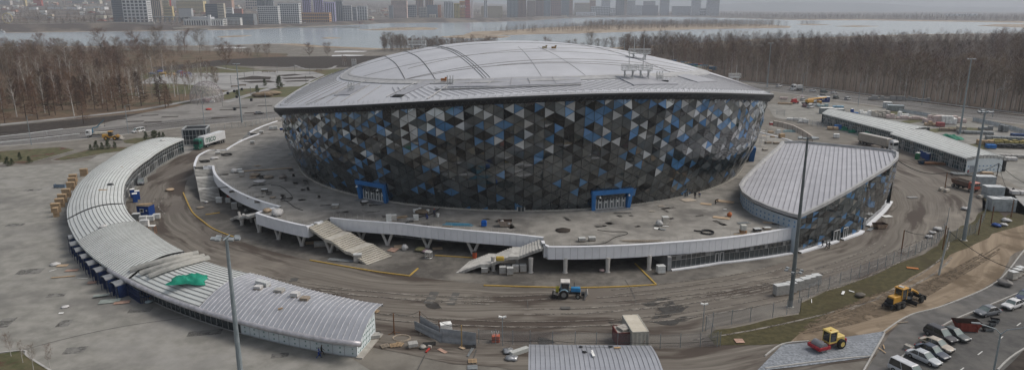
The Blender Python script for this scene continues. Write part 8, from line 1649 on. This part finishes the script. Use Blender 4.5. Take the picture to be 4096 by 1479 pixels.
for l,x,y in(('white snow like sheet on the river beach, upper',1410,208),('white sheet of ice on the river beach, lower',1400,224),('white ice sheet on the far sand left of the bank',930,193)):o=patch('ice_sheet',[(x-70,y-3),(x-20,y-5),(x+60,y-3),(x+45,y),(x+15,y+1),(x-75,y+2)],.08,mat('ice',(.5,.5,.5),rough=.5),6,.5,None);tag(o,l,'ice sheet')
# ---------------------------------------------------------------- people (one skinned body each)
M_skin=mat('skin',(.42,.27,.20));
def person(label,px,py,z,rz,top,legs,pose='stand',hair=(.06,.05,.04),cap=None,vest=None):
 """joints in metres; x is forward"""
 A=dict(stand=dict(h=(0,.92),t=(0,1.42),lean=0,lk=((.02,.5),(0,.06)),rk=((0,.5),(-.03,.06)),la=((.03,1.12),(.12,.88)),ra=((0,1.12),(.05,.86))),
 walk=dict(h=(0,.90),t=(.05,1.40),lean=0,lk=((.22,.52),(.28,.06)),rk=((-.05,.47),(-.38,.14)),la=((-.15,1.12),(-.12,.88)),ra=((.2,1.14),(.38,.98))),
 bend=dict(h=(-.15,.88),t=(.28,1.15),lean=1,lk=((.05,.5),(-.05,.06)),rk=((.0,.5),(-.1,.06)),la=((.38,.85),(.45,.55)),ra=((.4,.85),(.5,.6))),
 crouch=dict(h=(-.1,.42),t=(.12,.88),lean=.6,lk=((.35,.5),(.12,.06)),rk=((.32,.42),(.02,.06)),la=((.35,.62),(.5,.4)),ra=((.38,.66),(.55,.5))))[pose]
 hx,hz=A['h'];tx_,tz=A['t'];V=[];E=[];Rr=[]
 def v(x,y,z_,r,par=None):V.append((x,y,z_));Rr.append(r);E.append((par,len(V)-1)) if par is not None else None;return len(V)-1
 p=v(hx,0,hz,.15);w_=v((hx+tx_)/2,0,(hz+tz)/2,.15,p);ch=v(tx_,0,tz-.05,.165,w_);fl=Vector((tx_-hx,0,tz-hz)).normalized();nk=v(tx_+fl.x*.10,0,tz+fl.z*.10,.06,ch);hd=v(tx_+fl.x*.2+.02,0,tz+fl.z*.2,.095,nk);v(tx_+fl.x*.32+.02,0,tz+fl.z*.32,.085,hd)
 for s,kk,aa in((1,'lk','la'),(-1,'rk','ra')):
  (kx,kz),(fx,fz)=A[kk];h_=v(hx,s*.11,hz-.06,.10,p);k_=v(kx+0,s*.12,kz,.07,h_);f_=v(fx,s*.12,fz+.03,.05,k_);v(fx+.17,s*.13,max(.045,fz-.01),.045,f_)
  (ex,ez),(wx,wz)=A[aa];s_=v(tx_,s*.20,tz-.04,.075,ch);e_=v(tx_+ex-.0 if pose in('stand','walk') else ex+.0,s*.27,ez,.05,s_);wr=v(tx_+wx if pose in('stand','walk') else wx,s*.25,wz,.035,e_)
  W_=Vector(V[wr]);dd=(W_-Vector(V[e_])).normalized();pm=v(*(W_+dd*.06),.032,wr)
  for q in range(4):o_=Vector((.025*(q-1.5),0,0));a_=v(*(W_+dd*(.11)+o_),.010,pm);v(*(W_+dd*(.145+.008*(1.5-abs(q-1.5)))+o_*1.1+Vector((.0,-s*.012,0))),.008,a_)
  th_=v(*(W_+dd*.07+Vector((.045,0,0))),.011,pm);v(*(W_+dd*.11+Vector((.06,0,0))),.009,th_)
 me=bpy.data.meshes.new('person');me.from_pydata(V,E,[]);o=bpy.data.objects.new('person',me);sc.collection.objects.link(o);md=o.modifiers.new('s','SKIN');sv=me.skin_vertices[0].data
 for i,r in enumerate(Rr):sv[i].radius=(r*(.75 if i in(p,w_,ch) else 1),r)
 sv[0].use_root=True;sb=o.modifiers.new('b','SUBSURF');sb.levels=1
 dg_=bpy.context.evaluated_depsgraph_get();m2=bpy.data.meshes.new_from_object(o.evaluated_get(dg_));o.modifiers.clear();o.data=m2;m2.materials.clear()
 for m in(mcol(legs),mcol(top),M_skin,mcol((.03,.03,.03)),mcol(hair)):m2.materials.append(m)
 neck=Vector(V[nk])
 for pl_ in m2.polygons:
  c_=pl_.center;hdv=(c_-Vector(V[hd])).length
  hand=min((c_-Vector(V[i])).length for i in range(len(V)) if Rr[i]<=.012)<.09
  if hand:k=2
  elif hdv<.22 and(c_-neck).dot(fl)>.02:k=4 if((c_-Vector(V[hd])).dot(fl)>.03 or(c_.x<V[hd][0]-.03)) else 2
  elif c_.z<.12:k=3
  elif(c_-Vector(V[p])).dot(fl)<.02 and abs(c_.y)<.22:k=0
  else:k=1
  pl_.material_index=k
 m2.polygons.foreach_set('use_smooth',[True]*len(m2.polygons));H=Vector(V[hd])
 if cap:
  hc=MB().ball(tuple(H+fl*.10),.125,1.1,1,.85,10).build('helmet',mcol(cap));hc.parent=o
 fc=MB().ball(tuple(H+Vector((.10,0,.0))),.022,1.2,.8,1.3,6).build('nose',M_skin);fc.parent=o
 for s in(-1,1):e=MB().ball(tuple(H+Vector((.088,s*.034,.03))),.013,1,1,1,6).build('eye',mcol((.05,.05,.05)));e.parent=o
 if vest:b_=MB().box(((hx+tx_)/2,0,(hz+tz)/2+.08),(.33,.46,.09)).build('reflective_band',mcol(vest),bevel=.02);b_.parent=o
 g=W(px,py,z);o.location=(g.x,g.y,z+.1 if z<1 else z+.02);o.rotation_euler.z=rz;o['label']=label;o['category']='person';o['group']='people working on the site';return o
navy,blk=(.03,.045,.12),(.02,.02,.022)
person('person in blue overalls with a pale stripe walking by the wrapped wall',1276,1434,-.05,.2,(.03,.06,.22),(.03,.06,.22),'walk',vest=(.5,.5,.5));person('person in black with a dark cap walking behind the blue one',1287,1424,-.05,.2,blk,blk,'walk')
person('person in dark clothes with a red helmet standing on the deck',1738,867,5,2.4,(.04,.045,.07),(.03,.03,.05),'stand',cap=(.4,.07,.03));person('person in navy crouching over the deck cable',1710,878,5,2.6,(.03,.05,.16),(.03,.05,.16),'crouch',cap=(.03,.06,.2))
person('person in dark clothes crouching left at the left blue portal',1556,806,5,0,blk,blk,'crouch');person('person in dark clothes crouching right at the left blue portal',1570,806,5,2.5,blk,blk,'crouch')
person('person in black standing on the right deck by the service door',2779,795,5,1.5,blk,blk,'stand');person('person in a blue jacket bending over green rags on the deck',2797,790,5,-2.0,(.03,.06,.18),(.03,.03,.04),'bend',cap=(.4,.2,.03));person('person in black bending alone on the right deck',2863,816,5,-.6,blk,blk,'bend')
person('person in black walking alone by the glass wing doors',3288,990,0,.1,blk,blk,'walk',cap=(.2,.03,.03));person('person in dark clothes walking in the pair by the glass wing, left',3305,996,0,3.0,(.05,.045,.045),blk,'walk');person('person in black walking in the pair by the glass wing, right',3314,999,0,.3,blk,blk,'walk')
person('person in a red jacket by the low pavilion corner',3870,702,0,2,(.3,.03,.03),(.06,.05,.05),'stand');person('person in black bending on the light paving at the right edge',4050,772,0,.8,blk,blk,'bend');person('person in a light shirt standing beside the white estate van',553,535,0,1,(.32,.24,.2),(.2,.17,.15),'stand')
for t in[o for o in bpy.data.objects if o.parent is None and o.type in('EMPTY','MESH') and 'kind' not in o.keys() and 'label' in o.keys() and 'category' not in o.keys()]:t['category']='item'
# ---------------------------------------------------------------- haze
M_hz=bpy.data.materials.new('haze_air');M_hz.use_nodes=True;n=M_hz.node_tree;n.nodes.remove(n.nodes['Principled BSDF'])
pv=n.nodes.new('ShaderNodeVolumePrincipled');pv.inputs['Color'].default_value=(.84,.90,1.0,1);pv.inputs['Density'].default_value=.00011;pv.inputs['Anisotropy'].default_value=.1
n.links.new(pv.outputs[0],n.nodes['Material Output'].inputs['Volume'])
hz=MB().box((500,4900,69),(19000,10800,156)).build('haze',M_hz);hz['kind']='stuff';hz['label']='thin grey haze over the river and the far city'
